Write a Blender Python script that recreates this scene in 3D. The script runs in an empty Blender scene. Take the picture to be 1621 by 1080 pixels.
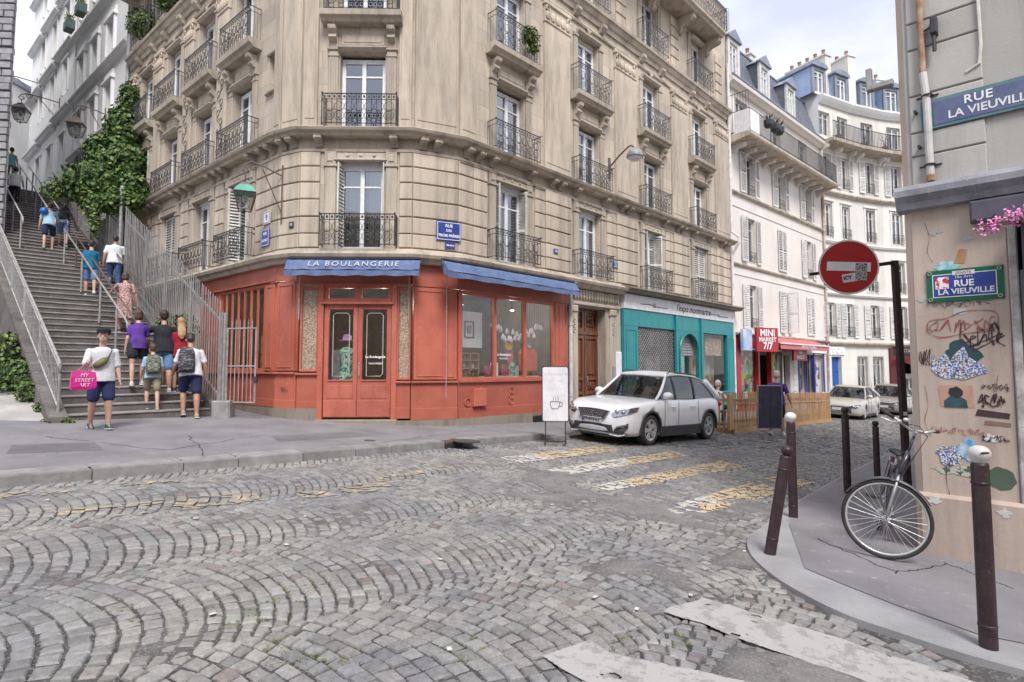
import bpy,bmesh,math,random
from mathutils import Matrix,Vector,noise as mnoise
R_=math.radians
rnd=random.Random(7)
SC=bpy.context.scene
COL=SC.collection
CAMH=1.65;FPX=920.0;PITCH=R_(3.6);SHY=-12.9
cam_d=bpy.data.cameras.new('camera');cam=bpy.data.objects.new('camera',cam_d);COL.objects.link(cam)
cam.location=(0,0,CAMH);cam.rotation_euler=(R_(90)+PITCH,0,0)
cam_d.sensor_width=36.0;cam_d.lens=36.0*FPX/1621.0;cam_d.shift_y=SHY/1621.0
cam_d.clip_start=0.05;cam_d.clip_end=2000
SC.camera=cam
world=bpy.data.worlds.new('World');SC.world=world;world.use_nodes=True
wn=world.node_tree;wn.nodes.clear()
def wnode(t,**k):
 n=wn.nodes.new(t)
 for a,b in k.items():setattr(n,a,b)
 return n
w_out=wnode('ShaderNodeOutputWorld');w_bg=wnode('ShaderNodeBackground');w_add=wnode('ShaderNodeAddShader')
w_bg2=wnode('ShaderNodeBackground');w_sky=wnode('ShaderNodeTexSky')
w_sky.sky_type='NISHITA';w_sky.sun_disc=False;w_sky.sun_elevation=R_(52);w_sky.sun_rotation=R_(168)
w_bg.inputs['Strength'].default_value=0.03
wn.links.new(w_sky.outputs[0],w_bg.inputs[0])
w_tc=wnode('ShaderNodeTexCoord');w_map=wnode('ShaderNodeMapping');w_map.inputs['Scale'].default_value=(1.0,1.0,2.6)
w_ns=wnode('ShaderNodeTexNoise');w_ns.inputs['Scale'].default_value=2.3;w_ns.inputs['Detail'].default_value=7;w_ns.inputs['Roughness'].default_value=0.55
w_rp=wnode('ShaderNodeValToRGB')
w_rp.color_ramp.elements[0].position=0.36;w_rp.color_ramp.elements[0].color=(0.64,0.64,0.72,1)
w_rp.color_ramp.elements[1].position=0.62;w_rp.color_ramp.elements[1].color=(1.0,0.98,1.0,1)
wn.links.new(w_tc.outputs['Generated'],w_map.inputs[0]);wn.links.new(w_map.outputs[0],w_ns.inputs[0])
wn.links.new(w_ns.outputs[0],w_rp.inputs[0]);wn.links.new(w_rp.outputs[0],w_bg2.inputs[0])
w_bg2.inputs['Strength'].default_value=0.395
wn.links.new(w_bg.outputs[0],w_add.inputs[0]);wn.links.new(w_bg2.outputs[0],w_add.inputs[1]);wn.links.new(w_add.outputs[0],w_out.inputs[0])
sun_d=bpy.data.lights.new('sun','SUN');sun=bpy.data.objects.new('sun',sun_d);COL.objects.link(sun)
sun_d.energy=1.5;sun_d.angle=R_(20);sun_d.color=(1.0,0.97,0.94)
_sd=Vector((math.sin(R_(168))*math.cos(R_(52)),math.cos(R_(168))*math.cos(R_(52)),math.sin(R_(52))))
sun.rotation_euler=_sd.to_track_quat('Z','Y').to_euler()
SC.view_settings.view_transform='Standard';SC.view_settings.look='None'
SC.view_settings.gamma=1.0;SC.view_settings.exposure=1.42
SC.view_settings.use_curve_mapping=False
SC.render.engine='CYCLES';SC.cycles.max_bounces=7;SC.cycles.diffuse_bounces=4;SC.cycles.glossy_bounces=3
SC.cycles.transmission_bounces=4;SC.cycles.transparent_max_bounces=10
def newmat(name):
 m=bpy.data.materials.new(name);m.use_nodes=True
 nt=m.node_tree;b=nt.nodes['Principled BSDF']
 return m,nt,b
def nd(nt,t,**k):
 n=nt.nodes.new(t)
 for a,v in k.items():
  if a.startswith('i_'):n.inputs[a[2:].replace('_',' ')].default_value=v
  else:setattr(n,a,v)
 return n
def coords(nt,scale=(1,1,1),rand=True,world=False):
 tc=nd(nt,'ShaderNodeTexCoord')
 if world:
  g=nd(nt,'ShaderNodeNewGeometry');src=g.outputs['Position']
 else:src=tc.outputs['Object']
 mp=nd(nt,'ShaderNodeMapping');mp.inputs['Scale'].default_value=scale
 nt.links.new(src,mp.inputs[0])
 if rand:
  oi=nd(nt,'ShaderNodeObjectInfo');mu=nd(nt,'ShaderNodeMath',operation='MULTIPLY');mu.inputs[1].default_value=37.0
  nt.links.new(oi.outputs['Random'],mu.inputs[0])
  cb=nd(nt,'ShaderNodeCombineXYZ')
  for i in range(3):nt.links.new(mu.outputs[0],cb.inputs[i])
  nt.links.new(cb.outputs[0],mp.inputs['Location'])
 return mp.outputs[0]
def rgba(c):return(c[0],c[1],c[2],1)
def ramp(nt,src,p0,p1,c0=(0,0,0),c1=(1,1,1)):
 r=nd(nt,'ShaderNodeValToRGB');e=r.color_ramp.elements
 e[0].position=p0;e[0].color=rgba(c0);e[1].position=p1;e[1].color=rgba(c1)
 nt.links.new(src,r.inputs[0]);return r.outputs[0]
def mixc(nt,fac,a,b,mode='MIX'):
 m=nd(nt,'ShaderNodeMix',data_type='RGBA',blend_type=mode)
 if isinstance(fac,float):m.inputs[0].default_value=fac
 else:nt.links.new(fac,m.inputs[0])
 for i,v in((6,a),(7,b)):
  if isinstance(v,tuple):m.inputs[i].default_value=rgba(v)
  else:nt.links.new(v,m.inputs[i])
 return m.outputs[2]
def noise(nt,vec,scale,detail=4,rough=.6,dist=0):
 n=nd(nt,'ShaderNodeTexNoise');n.inputs['Scale'].default_value=scale;n.inputs['Detail'].default_value=detail
 n.inputs['Roughness'].default_value=rough;n.inputs['Distortion'].default_value=dist
 nt.links.new(vec,n.inputs['Vector']);return n.outputs[0]
def bump(nt,b,h,strength,dist=.01):
 n=nd(nt,'ShaderNodeBump');n.inputs['Strength'].default_value=strength;n.inputs['Distance'].default_value=dist
 nt.links.new(h,n.inputs['Height']);nt.links.new(n.outputs[0],b.inputs['Normal'])
def pm(name,c1,c2=None,scale=6,rough=.6,bmp=.2,metal=0.0,bscale=None,stretch=(1,1,1),lo=.35,hi=.65,spec=.5,c3=None,coat=0):
 """two-tone noise material, optional third tone as fine specks/wear"""
 m,nt,b=newmat(name);v=coords(nt,stretch)
 c2=c2 or tuple(x*.75 for x in c1)
 f=ramp(nt,noise(nt,v,scale),lo,hi)
 col=mixc(nt,f,c1,c2)
 if c3:
  f3=ramp(nt,noise(nt,v,scale*7,6,.7),.60,.68)
  col=mixc(nt,f3,col,c3)
 oi=nd(nt,'ShaderNodeObjectInfo');mr=nd(nt,'ShaderNodeMapRange');mr.inputs[3].default_value=.86;mr.inputs[4].default_value=1.12;nt.links.new(oi.outputs['Random'],mr.inputs[0]);col=mixc(nt,1.0,col,mr.outputs[0],'MULTIPLY')
 nt.links.new(col,b.inputs['Base Color'])
 b.inputs['Roughness'].default_value=rough;b.inputs['Metallic'].default_value=metal
 b.inputs['Specular IOR Level'].default_value=spec
 if coat:b.inputs['Coat Weight'].default_value=coat;b.inputs['Coat Roughness'].default_value=.06
 if bmp:bump(nt,b,noise(nt,v,bscale or scale*8,5,.65),bmp)
 return m
def stone_mat(name,c,cdark,brick=None,joint=None,soot=.5,speck=True):
 m,nt,b=newmat(name);v=coords(nt,(1,1,1),rand=False)
 big=ramp(nt,noise(nt,v,.55,5,.6),.35,.68)
 vs=coords(nt,(2.2,2.2,.25),rand=False);streak=ramp(nt,noise(nt,vs,1.4,6,.7),.47,.72)
 fine=noise(nt,v,38,6,.75)
 col=mixc(nt,big,c,tuple(a*.62+d*.38 for a,d in zip(c,cdark)))
 s2=nd(nt,'ShaderNodeMath',operation='MULTIPLY');s2.inputs[1].default_value=soot;nt.links.new(streak,s2.inputs[0])
 col=mixc(nt,s2.outputs[0],col,cdark)
 hgt=fine
 if brick:
  sep=nd(nt,'ShaderNodeSeparateXYZ');nt.links.new(v,sep.inputs[0]);cb=nd(nt,'ShaderNodeCombineXYZ')
  nt.links.new(sep.outputs[0],cb.inputs[0]);nt.links.new(sep.outputs[2],cb.inputs[1])
  bk=nd(nt,'ShaderNodeTexBrick');bk.inputs['Scale'].default_value=1;bk.inputs['Mortar Size'].default_value=.006
  bk.inputs['Brick Width'].default_value=brick[0];bk.inputs['Row Height'].default_value=brick[1]
  bk.inputs['Color1'].default_value=(1.08,1.06,1.02,1);bk.inputs['Color2'].default_value=(.86,.85,.84,1);bk.inputs['Mortar'].default_value=rgba(joint or(.68,.66,.64))
  nt.links.new(cb.outputs[0],bk.inputs['Vector'])
  col=mixc(nt,1.0,col,bk.outputs[0],'MULTIPLY')
 if speck:
  f3=ramp(nt,noise(nt,v,11,8,.8),.60,.72);f3m=nd(nt,'ShaderNodeMath',operation='MULTIPLY');f3m.inputs[1].default_value=.62
  nt.links.new(f3,f3m.inputs[0]);col=mixc(nt,f3m.outputs[0],col,cdark)
  f4=ramp(nt,fine,.62,.7);f4m=nd(nt,'ShaderNodeMath',operation='MULTIPLY');f4m.inputs[1].default_value=.5
  nt.links.new(f4,f4m.inputs[0]);col=mixc(nt,f4m.outputs[0],col,tuple(min(1,a*1.35)for a in c))
  # tone differs at random from object to object
 oi=nd(nt,'ShaderNodeObjectInfo');mr=nd(nt,'ShaderNodeMapRange');mr.inputs[3].default_value=.88;mr.inputs[4].default_value=1.08;nt.links.new(oi.outputs['Random'],mr.inputs[0]);col=mixc(nt,1.0,col,mr.outputs[0],'MULTIPLY')
 nt.links.new(col,b.inputs['Base Color']);b.inputs['Roughness'].default_value=.88;b.inputs['Specular IOR Level'].default_value=.25
 bump(nt,b,hgt,.35,.008)
 return m
def glass_mat(name,tint=(.75,.8,.8),refl=.25,rough=.02,fm=.75):
 m=bpy.data.materials.new(name);m.use_nodes=True;nt=m.node_tree;nt.nodes.clear()
 o=nd(nt,'ShaderNodeOutputMaterial');t=nd(nt,'ShaderNodeBsdfTransparent');g=nd(nt,'ShaderNodeBsdfGlossy');mx=nd(nt,'ShaderNodeMixShader')
 t.inputs[0].default_value=rgba(tint);g.inputs['Roughness'].default_value=rough;g.inputs[0].default_value=(.95,.97,1,1)
 lw=nd(nt,'ShaderNodeLayerWeight');lw.inputs[0].default_value=.35
 ad=nd(nt,'ShaderNodeMath',operation='MULTIPLY_ADD',use_clamp=True);ad.inputs[1].default_value=fm;ad.inputs[2].default_value=refl
 nt.links.new(lw.outputs['Fresnel'],ad.inputs[0]);nt.links.new(ad.outputs[0],mx.inputs[0])
 nt.links.new(t.outputs[0],mx.inputs[1]);nt.links.new(g.outputs[0],mx.inputs[2]);nt.links.new(mx.outputs[0],o.inputs[0])
 bn=nd(nt,'ShaderNodeBump');bn.inputs['Strength'].default_value=.05;bn.inputs['Distance'].default_value=.02
 v=coords(nt);nt.links.new(noise(nt,v,2.2,1),bn.inputs['Height']);nt.links.new(bn.outputs[0],g.inputs['Normal'])
 return m
M={}
M['stone']=stone_mat('limestone_ashlar',(.58,.505,.42),(.21,.19,.17),brick=(.85,.39))
M['stone_block']=stone_mat('limestone_block',(.57,.485,.39),(.19,.17,.145),soot=.75)
M['stone_trim']=stone_mat('limestone_trim',(.53,.455,.37),(.17,.155,.135),soot=.8)
M['stone_dark']=stone_mat('weathered_stone',(.27,.235,.19),(.09,.08,.07),soot=.7)
M['plaster_pink']=stone_mat('pinkish_plaster',(.70,.645,.60),(.45,.41,.37),soot=.28,speck=False)
M['plaster_cream']=stone_mat('cream_plaster',(.70,.67,.62),(.44,.41,.38),soot=.3,speck=False)
M['plaster_white']=stone_mat('white_plaster',(.82,.82,.81),(.55,.54,.53),soot=.25,speck=False)
M['render_grey']=stone_mat('grey_render',(.50,.485,.455),(.24,.22,.20),soot=.6)
M['render_beige']=stone_mat('beige_render',(.57,.465,.395),(.28,.22,.18),soot=.55)
M['white_paint']=pm('white_paint',(.74,.75,.76),(.60,.61,.62),9,.45,.05)
M['old_white']=pm('weathered_white_paint',(.66,.65,.62),(.48,.46,.43),5,.6,.1)
M['shutter']=pm('pale_shutter_paint',(.72,.70,.67),(.56,.54,.52),4,.6,.1)
M['iron']=pm('black_ironwork',(.022,.022,.026),(.045,.043,.045),12,.45,.1,spec=.6)
M['grey_metal']=pm('grey_painted_metal',(.30,.31,.32),(.20,.20,.20),7,.5,.15,c3=(.22,.13,.08))
M['pale_metal']=pm('pale_galvanised_metal',(.40,.39,.385),(.26,.245,.24),9,.45,.15,c3=(.22,.13,.09))
M['rail_brown']=pm('brown_painted_rail',(.085,.055,.05),(.15,.10,.09),12,.45,.15,c3=(.3,.25,.22))
M['bollard']=pm('brown_bollard_paint',(.028,.016,.019),(.045,.028,.031),10,.42,.12,c3=(.10,.09,.09),spec=.35)
M['glass']=glass_mat('window_glass',(.55,.58,.6),.22)
M['shop_glass']=glass_mat('shop_glass',(.9,.93,.93),.05,fm=.45)
M['car_glass']=glass_mat('car_glass',(.30,.33,.34),.07,fm=.5)
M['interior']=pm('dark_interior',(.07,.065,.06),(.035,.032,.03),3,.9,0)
M['interior_warm']=pm('shop_interior',(.30,.26,.22),(.18,.155,.13),2,.9,0)
M['curtain']=pm('white_curtain',(.72,.72,.70),(.60,.60,.58),5,.9,0)
M['red']=pm('brick_red_paint',(.45,.132,.088),(.37,.10,.066),1.6,.5,.12,c3=(.50,.19,.14),spec=.35)
M['red_door']=pm('worn_red_door_paint',(.46,.14,.10),(.37,.10,.07),3,.5,.15,c3=(.5,.2,.14),spec=.35)
M['blue_cloth']=pm('blue_awning_cloth',(.07,.115,.23),(.11,.155,.27),5,.8,.25,c3=(.2,.25,.35))
M['teal']=pm('teal_paint',(.012,.21,.22),(.010,.17,.185),3,.42,.08)
M['sign_white']=pm('white_sign_board',(.72,.71,.73),(.60,.59,.61),4,.5,.05)
M['ink']=pm('black_lettering',(.03,.03,.035),None,5,.6,0)
M['white_ink']=pm('white_lettering',(.80,.80,.82),(.7,.7,.72),5,.5,0)
M['pale_red_ink']=pm('faded_red_lettering',(.6,.35,.36),(.7,.6,.65),9,.6,0)
M['enamel_blue']=pm('blue_enamel',(.03,.05,.26),(.04,.07,.30),5,.3,.02)
M['enamel_green']=pm('green_enamel',(.008,.15,.07),(.01,.12,.055),5,.3,.02)
M['fade_blue']=pm('faded_blue_painted_sign',(.07,.09,.19),(.12,.14,.23),5,.6,.15)
M['fade_teal']=pm('faded_teal_sign_border',(.07,.16,.19),(.12,.2,.22),6,.6,.15)
M['door_wood']=pm('varnished_oak',(.20,.075,.032),(.11,.038,.018),2.2,.38,.12,stretch=(6,6,.6))
M['fence_wood']=pm('raw_pine',(.46,.27,.125),(.33,.18,.08),2.2,.65,.15,stretch=(8,8,.8))
M['zinc']=pm('zinc_roof',(.26,.29,.34),(.19,.215,.26),2,.4,.05,metal=.35)
M['slate']=pm('slate_tile',(.085,.09,.12),(.14,.145,.18),6,.5,.2)
M['blue_board']=pm('blue_grey_cladding',(.34,.43,.60),(.26,.34,.50),2,.5,.05)
M['pot']=pm('terracotta',(.32,.18,.14),(.22,.12,.09),8,.8,.2)
M['asphalt']=pm('pavement_asphalt',(.21,.202,.21),(.15,.145,.152),1.1,.85,.45,bscale=90,c3=(.26,.25,.25))
M['concrete']=pm('pale_concrete',(.42,.40,.37),(.30,.28,.26),1.5,.85,.3,bscale=40)
M['granite']=pm('granite_kerb',(.30,.29,.285),(.19,.182,.178),3.5,.7,.4,bscale=70,c3=(.13,.13,.13))
M['step']=pm('stair_stone',(.15,.135,.125),(.08,.072,.068),2.6,.85,.4,bscale=50,c3=(.29,.27,.25))
M['nosing']=pm('step_nosing',(.34,.32,.30),(.24,.22,.20),4,.8,.3)
M['brick_grey']=pm('grey_brick',(.31,.30,.31),(.22,.215,.225),5,.85,.3)
class MB:
 def __init__(s):s.v=[];s.f=[];s.m=[];s.sm=[];s.X=Matrix.Identity(4);s.mi=0;s.smooth=False
 def add(s,vs,fs):
  o=len(s.v)
  X=s.X
  for v in vs:
   p=X@Vector(v);s.v.append((p.x,p.y,p.z))
  for f in fs:s.f.append(tuple(i+o for i in f));s.m.append(s.mi);s.sm.append(s.smooth)
 def box(s,x0,x1,y0,y1,z0,z1):
  s.add([(x0,y0,z0),(x1,y0,z0),(x1,y1,z0),(x0,y1,z0),(x0,y0,z1),(x1,y0,z1),(x1,y1,z1),(x0,y1,z1)],[(0,3,2,1),(4,5,6,7),(0,1,5,4),(1,2,6,5),(2,3,7,6),(3,0,4,7)])
  return s
 def bev(s,x0,x1,y0,y1,z0,z1,c=.01):
  """box whose front (-y) face edges are chamfered"""
  s.add([(x0,y1,z0),(x1,y1,z0),(x1,y1,z1),(x0,y1,z1),(x0,y0+c,z0),(x1,y0+c,z0),(x1,y0+c,z1),(x0,y0+c,z1),(x0+c,y0,z0+c),(x1-c,y0,z0+c),(x1-c,y0,z1-c),(x0+c,y0,z1-c)],[(0,3,2,1),(0,1,5,4),(1,2,6,5),(2,3,7,6),(3,0,4,7),(4,5,9,8),(5,6,10,9),(6,7,11,10),(7,4,8,11),(8,9,10,11)])
  return s
 def quad(s,a,b,c,d):s.add([a,b,c,d],[(0,1,2,3)]);return s
 def prism(s,poly,axis,a,b):
  """poly 2D points; axis 'x': poly is (y,z), 'y': (x,z), 'z': (x,y); extruded a..b"""
  def P(p,t):return{'x':(t,p[0],p[1]),'y':(p[0],t,p[1]),'z':(p[0],p[1],t)}[axis]
  n=len(poly);s.add([P(p,a)for p in poly]+[P(p,b)for p in poly],[tuple(range(n)),tuple(range(2*n-1,n-1,-1))]+[(i,n+i,n+(i+1)%n,(i+1)%n)for i in range(n)])
  return s
 def tube(s,pts,r,n=6,cap=True,closed=False):
  pts=[Vector(p)for p in pts];rs=r if isinstance(r,(list,tuple))else[r]*len(pts)
  N=len(pts);vs=[];fs=[];up=None
  for i,p in enumerate(pts):
   if closed:d=pts[(i+1)%N]-pts[i-1]
   else:d=pts[min(i+1,N-1)]-pts[max(i-1,0)]
   if d.length<1e-9:d=Vector((0,0,1))
   d.normalize()
   if up is None:
    up=Vector((0,0,1))if abs(d.z)<.9 else Vector((1,0,0))
   a=up-d*up.dot(d)
   if a.length<1e-4:a=d.orthogonal()
   a.normalize();up=a;b=d.cross(a)
   for k in range(n):
    t=2*math.pi*k/n;vs.append(p+(a*math.cos(t)+b*math.sin(t))*rs[i])
  M_=N if closed else N-1
  for i in range(M_):
   j=(i+1)%N
   for k in range(n):
    l=(k+1)%n;fs.append((i*n+k,i*n+l,j*n+l,j*n+k))
  if cap and not closed:fs.append(tuple(range(n-1,-1,-1)));fs.append(tuple(range((N-1)*n,N*n)))
  s.add(vs,fs);return s
 def ring(s,c,r,th,axis='y',n=12,k=4):
  pts=[]
  for i in range(n):
   t=2*math.pi*i/n;a,b=r*math.cos(t),r*math.sin(t)
   pts.append({'y':(c[0]+a,c[1],c[2]+b),'x':(c[0],c[1]+a,c[2]+b),'z':(c[0]+a,c[1]+b,c[2])}[axis])
  return s.tube(pts,th,k,closed=True)
 def lathe(s,prof,c=(0,0,0),axis='z',n=16,cap=True):
  """prof: (radius, height) pairs"""
  vs=[];fs=[]
  for(r,h)in prof:
   for k in range(n):
    t=2*math.pi*k/n;a,b=r*math.cos(t),r*math.sin(t)
    vs.append({'z':(c[0]+a,c[1]+b,c[2]+h),'y':(c[0]+a,c[1]+h,c[2]-b),'x':(c[0]+h,c[1]+a,c[2]+b)}[axis])
  N=len(prof)
  for i in range(N-1):
   for k in range(n):
    l=(k+1)%n;fs.append((i*n+k,i*n+l,(i+1)*n+l,(i+1)*n+k))
  if cap:fs.append(tuple(range(n-1,-1,-1)));fs.append(tuple(range((N-1)*n,N*n)))
  s.add(vs,fs);return s
 def ell(s,c,r,n=12,m=8):
  prof=[]
  vs=[];fs=[]
  for i in range(m+1):
   ph=math.pi*i/m
   for k in range(n):
    t=2*math.pi*k/n
    vs.append((c[0]+r[0]*math.sin(ph)*math.cos(t),c[1]+r[1]*math.sin(ph)*math.sin(t),c[2]-r[2]*math.cos(ph)))
  for i in range(m):
   for k in range(n):
    l=(k+1)%n;fs.append((i*n+k,i*n+l,(i+1)*n+l,(i+1)*n+k))
  s.add(vs,fs);return s
 def loft(s,rings,cap=True):
  n=len(rings[0]);vs=[p for r in rings for p in r];fs=[]
  for i in range(len(rings)-1):
   for k in range(n):
    l=(k+1)%n;fs.append((i*n+k,i*n+l,(i+1)*n+l,(i+1)*n+k))
  if cap:fs.append(tuple(range(n-1,-1,-1)));fs.append(tuple(range((len(rings)-1)*n,len(rings)*n)))
  s.add(vs,fs);return s
 def mesh(s,name,mats):
  me=bpy.data.meshes.new(name);me.from_pydata(s.v,[],s.f)
  for mt in(mats if isinstance(mats,(list,tuple))else[mats]):me.materials.append(mt)
  if any(s.m):me.polygons.foreach_set('material_index',s.m)
  if any(s.sm):me.polygons.foreach_set('use_smooth',s.sm)
  me.update();return me
WM={}
def put(name,me,parent=None,X=None):
 """link mesh (or Empty when me is None) with world matrix X under parent"""
 o=bpy.data.objects.new(name,me);COL.objects.link(o)
 X=X if X is not None else Matrix.Identity(4)
 WM[o.name]=X
 if parent is not None:
  o.parent=parent;o.matrix_local=WM[parent.name].inverted()@X
 else:o.matrix_local=X
 return o
def tag(o,label=None,cat=None,group=None,kind=None):
 if label:o['label']=label
 if cat:o['category']=cat
 if group:o['group']=group
 if kind:o['kind']=kind
 return o
def thing(name,label,cat,loc=(0,0,0),rz=0,group=None,X=None):
 o=put(name,None,None,X if X is not None else Matrix.Translation(loc)@Matrix.Rotation(rz,4,'Z'))
 return tag(o,label,cat,group)
def struct(name,me,parent=None,X=None):
 o=put(name,me,parent,X)
 o['kind']='structure';return o
def dup(root,X,label=None,group=None):
 def cp(o,par):
  c=o.copy();COL.objects.link(c);c.parent=par
  for ch in o.children:cp(ch,c)
  return c
 r=cp(root,None);r.matrix_local=X;WM[r.name]=X
 if label:r['label']=label
 if group:r['group']=group
 return r
T=Matrix.Translation
def RZ(a):return Matrix.Rotation(a,4,'Z')
def RX(a):return Matrix.Rotation(a,4,'X')
def RY(a):return Matrix.Rotation(a,4,'Y')
# temporary scene for evaluating text, remeshes and booleans
TMP=bpy.data.scenes.new('workbench')
def evaluated(o):
 TMP.collection.objects.link(o);vl=TMP.view_layers[0];vl.update();dg=vl.depsgraph
 me=bpy.data.meshes.new_from_object(o.evaluated_get(dg),preserve_all_data_layers=False,depsgraph=dg)
 TMP.collection.objects.unlink(o);bpy.data.objects.remove(o)
 return me
def text_mesh(s,size,mat,ext=.003,align='CENTER',bold=0.0,shear=0.0,space=1.0,res=3):
 c=bpy.data.curves.new('text','FONT');c.body=s;c.size=size;c.extrude=ext;c.align_x=align;c.align_y='CENTER'
 c.offset=bold;c.shear=shear;c.space_character=space;c.resolution_u=res
 o=bpy.data.objects.new('text',c);me=evaluated(o)
 me.materials.clear();me.materials.append(mat);return me
UPX=RX(R_(90))
def gz(x,y):return-.055*x+.012*y
class Fac:
 def __init__(s,ox,oy,dx,dy):
  l=math.hypot(dx,dy);s.o=(ox,oy);s.d=(dx/l,dy/l)
  s.X=T((ox,oy,0))@RZ(math.atan2(dy,dx))
 def pt(s,a,t=0):return(s.o[0]+s.d[0]*a+s.d[1]*t,s.o[1]+s.d[1]*a-s.d[0]*t)
 def at(s,a,t=0,z=0):return s.X@T((a,-t,z))
FR=Fac(-1.28,13.49,.691,.723);FL=Fac(-5.35,13.24,.761,-.648);FF=Fac(-4.80,12.97,2.53,.06)
FBR=Fac(-2.27,13.03,.99,.46);FBL=Fac(-5.35,13.24,.55,-.27)
RLEN=15.35;LLEN=11.0;FLEN=2.531;BRLEN=1.092;BLLEN=.613
def ray(px,py):
 cp,sp=math.cos(PITCH),math.sin(PITCH);a=(px-810.5)/FPX;b=-(py-540-SHY)/FPX
 return(a,cp-b*sp,sp+b*cp)
def gp(px,py,off=0):
 r=ray(px,py);t=(off-CAMH)/(r[2]+.055*r[0]-.012*r[1]);return Vector((r[0]*t,r[1]*t,CAMH+r[2]*t))
def cell_wall(mb,s0,s1,z0,z1,holes,depth=.24,inner=True,roomd=.9,zb=None):
 """front wall plane y=0 with rectangular holes (a,b,c,d); reveals and a dark room behind; zb: bottom z as function of s"""
 xs=sorted({s0,s1,*[h[0]for h in holes],*[h[1]for h in holes]});zs=sorted({z0,z1,*[h[2]for h in holes],*[h[3]for h in holes]})
 mb.mi=0
 for i in range(len(xs)-1):
  for j in range(len(zs)-1):
   cx=(xs[i]+xs[i+1])/2;cz=(zs[j]+zs[j+1])/2
   if any(h[0]<cx<h[1]and h[2]<cz<h[3]for h in holes):continue
   mb.quad((xs[i],0,zs[j]),(xs[i+1],0,zs[j]),(xs[i+1],0,zs[j+1]),(xs[i],0,zs[j+1]))
 for a,b,c,d in holes:
  mb.mi=0
  mb.quad((a,0,c),(a,0,d),(a,depth,d),(a,depth,c));mb.quad((b,0,c),(b,depth,c),(b,depth,d),(b,0,d))
  mb.quad((a,0,c),(a,depth,c),(b,depth,c),(b,0,c));mb.quad((a,0,d),(b,0,d),(b,depth,d),(a,depth,d))
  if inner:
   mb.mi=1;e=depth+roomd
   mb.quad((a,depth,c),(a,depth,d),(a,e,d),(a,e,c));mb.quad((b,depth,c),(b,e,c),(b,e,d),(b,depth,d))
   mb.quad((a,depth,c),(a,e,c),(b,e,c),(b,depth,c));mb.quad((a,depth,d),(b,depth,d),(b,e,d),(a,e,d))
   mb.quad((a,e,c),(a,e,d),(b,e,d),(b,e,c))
 mb.mi=0
def sweep(mb,path,prof,cap=True):
 """extrude closed profile (t outward, z) along open xy path with mitred corners"""
 n=len(path);P=[Vector(p)for p in path];rings=[]
 for i in range(n):
  d0=(P[i]-P[i-1]).normalized()if i>0 else(P[1]-P[0]).normalized()
  d1=(P[i+1]-P[i]).normalized()if i<n-1 else d0
  n0=Vector((d0.y,-d0.x));n1=Vector((d1.y,-d1.x));m=(n0+n1);m=m/max(.2,m.dot(n1))
  rings.append([(P[i].x+m.x*t,P[i].y+m.y*t,z)for t,z in prof])
 mb.loft(rings,cap)
PEND_L=FL.pt(-LLEN);PEND_R=FR.pt(RLEN)
PERIM=[PEND_L,(-5.35,13.24),(-4.80,12.97),(-2.27,13.03),(-1.28,13.49),PEND_R]
_cache={}
def cached(key,fn):
 if key not in _cache:_cache[key]=fn()
 return _cache[key]
def win_meshes(w,h,tr=.76,style='white',panel=.0):
 def fn():
  mb=MB();fw=.05;d0,d1=0,.06
  mb.box(-w/2,-w/2+fw,d0,d1,0,h);mb.box(w/2-fw,w/2,d0,d1,0,h)
  mb.box(-w/2+fw,w/2-fw,d0,d1,h-fw,h);mb.box(-w/2+fw,w/2-fw,d0,d1,0,fw+.02)
  mb.box(-.045,.045,d0-.012,d1,fw+.02,h-fw)
  for sx in(-1,1):
   a,b=sorted((sx*.045,sx*(w/2-fw)))
   if tr:mb.box(a,b,d0+.008,d1-.004,h*tr-.018,h*tr+.018)
   o=b-.035 if sx>0 else a;mb.box(o,o+.035,d0+.004,d1-.002,fw+.02,h-fw)
   mb.box(a,b,d0+.006,d1-.006,fw+.021,fw+.08);mb.box(a,b,d0+.006,d1-.006,h-fw-.05,h-fw-.001)
   if panel:mb.box(a,b,d0+.01,d1-.01,fw+.08,fw+.08+panel)
  fr=mb.mesh('window',M['white_paint' if style=='white' else 'old_white'])
  p=MB();p.quad((.045,.035,fw),(w/2-fw,.035,fw),(w/2-fw,.035,h-fw),(.045,.035,h-fw));pane=p.mesh('pane',M['glass'])
  c=MB();c.smooth=True;N=10;cw=(w/2-fw-.05)*.8
  for k in range(N):
   xa=.07+cw*k/N;xb=.07+cw*(k+1)/N;ya=.12+.02*math.sin(k*2.1);yb=.12+.02*math.sin((k+1)*2.1)
   c.quad((xa+.12,ya,.1),(xb+.12,yb,.1),(xb+.12,yb,h-.08),(xa+.12,ya,h-.08))
  cur=c.mesh('curtain',M['curtain'])
  return fr,pane,cur
 return cached(('win',w,h,tr,style,panel),fn)
def window(parent,X,w,h,tr=.76,style='white',curtain=0,panel=0.0,panes=True):
 fr,pane,cur=win_meshes(w,h,tr,style,panel);o=put('window',fr,parent,X)
 if panes:
  for sx in(0,1):
   put('pane',pane,o,X@(T((-w/2,0,0))if sx else Matrix.Identity(4)))
   if curtain&(1<<sx):put('curtain',cur,o,X@T((-w/2 if sx else-.06,0,0)))
 return o
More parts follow.
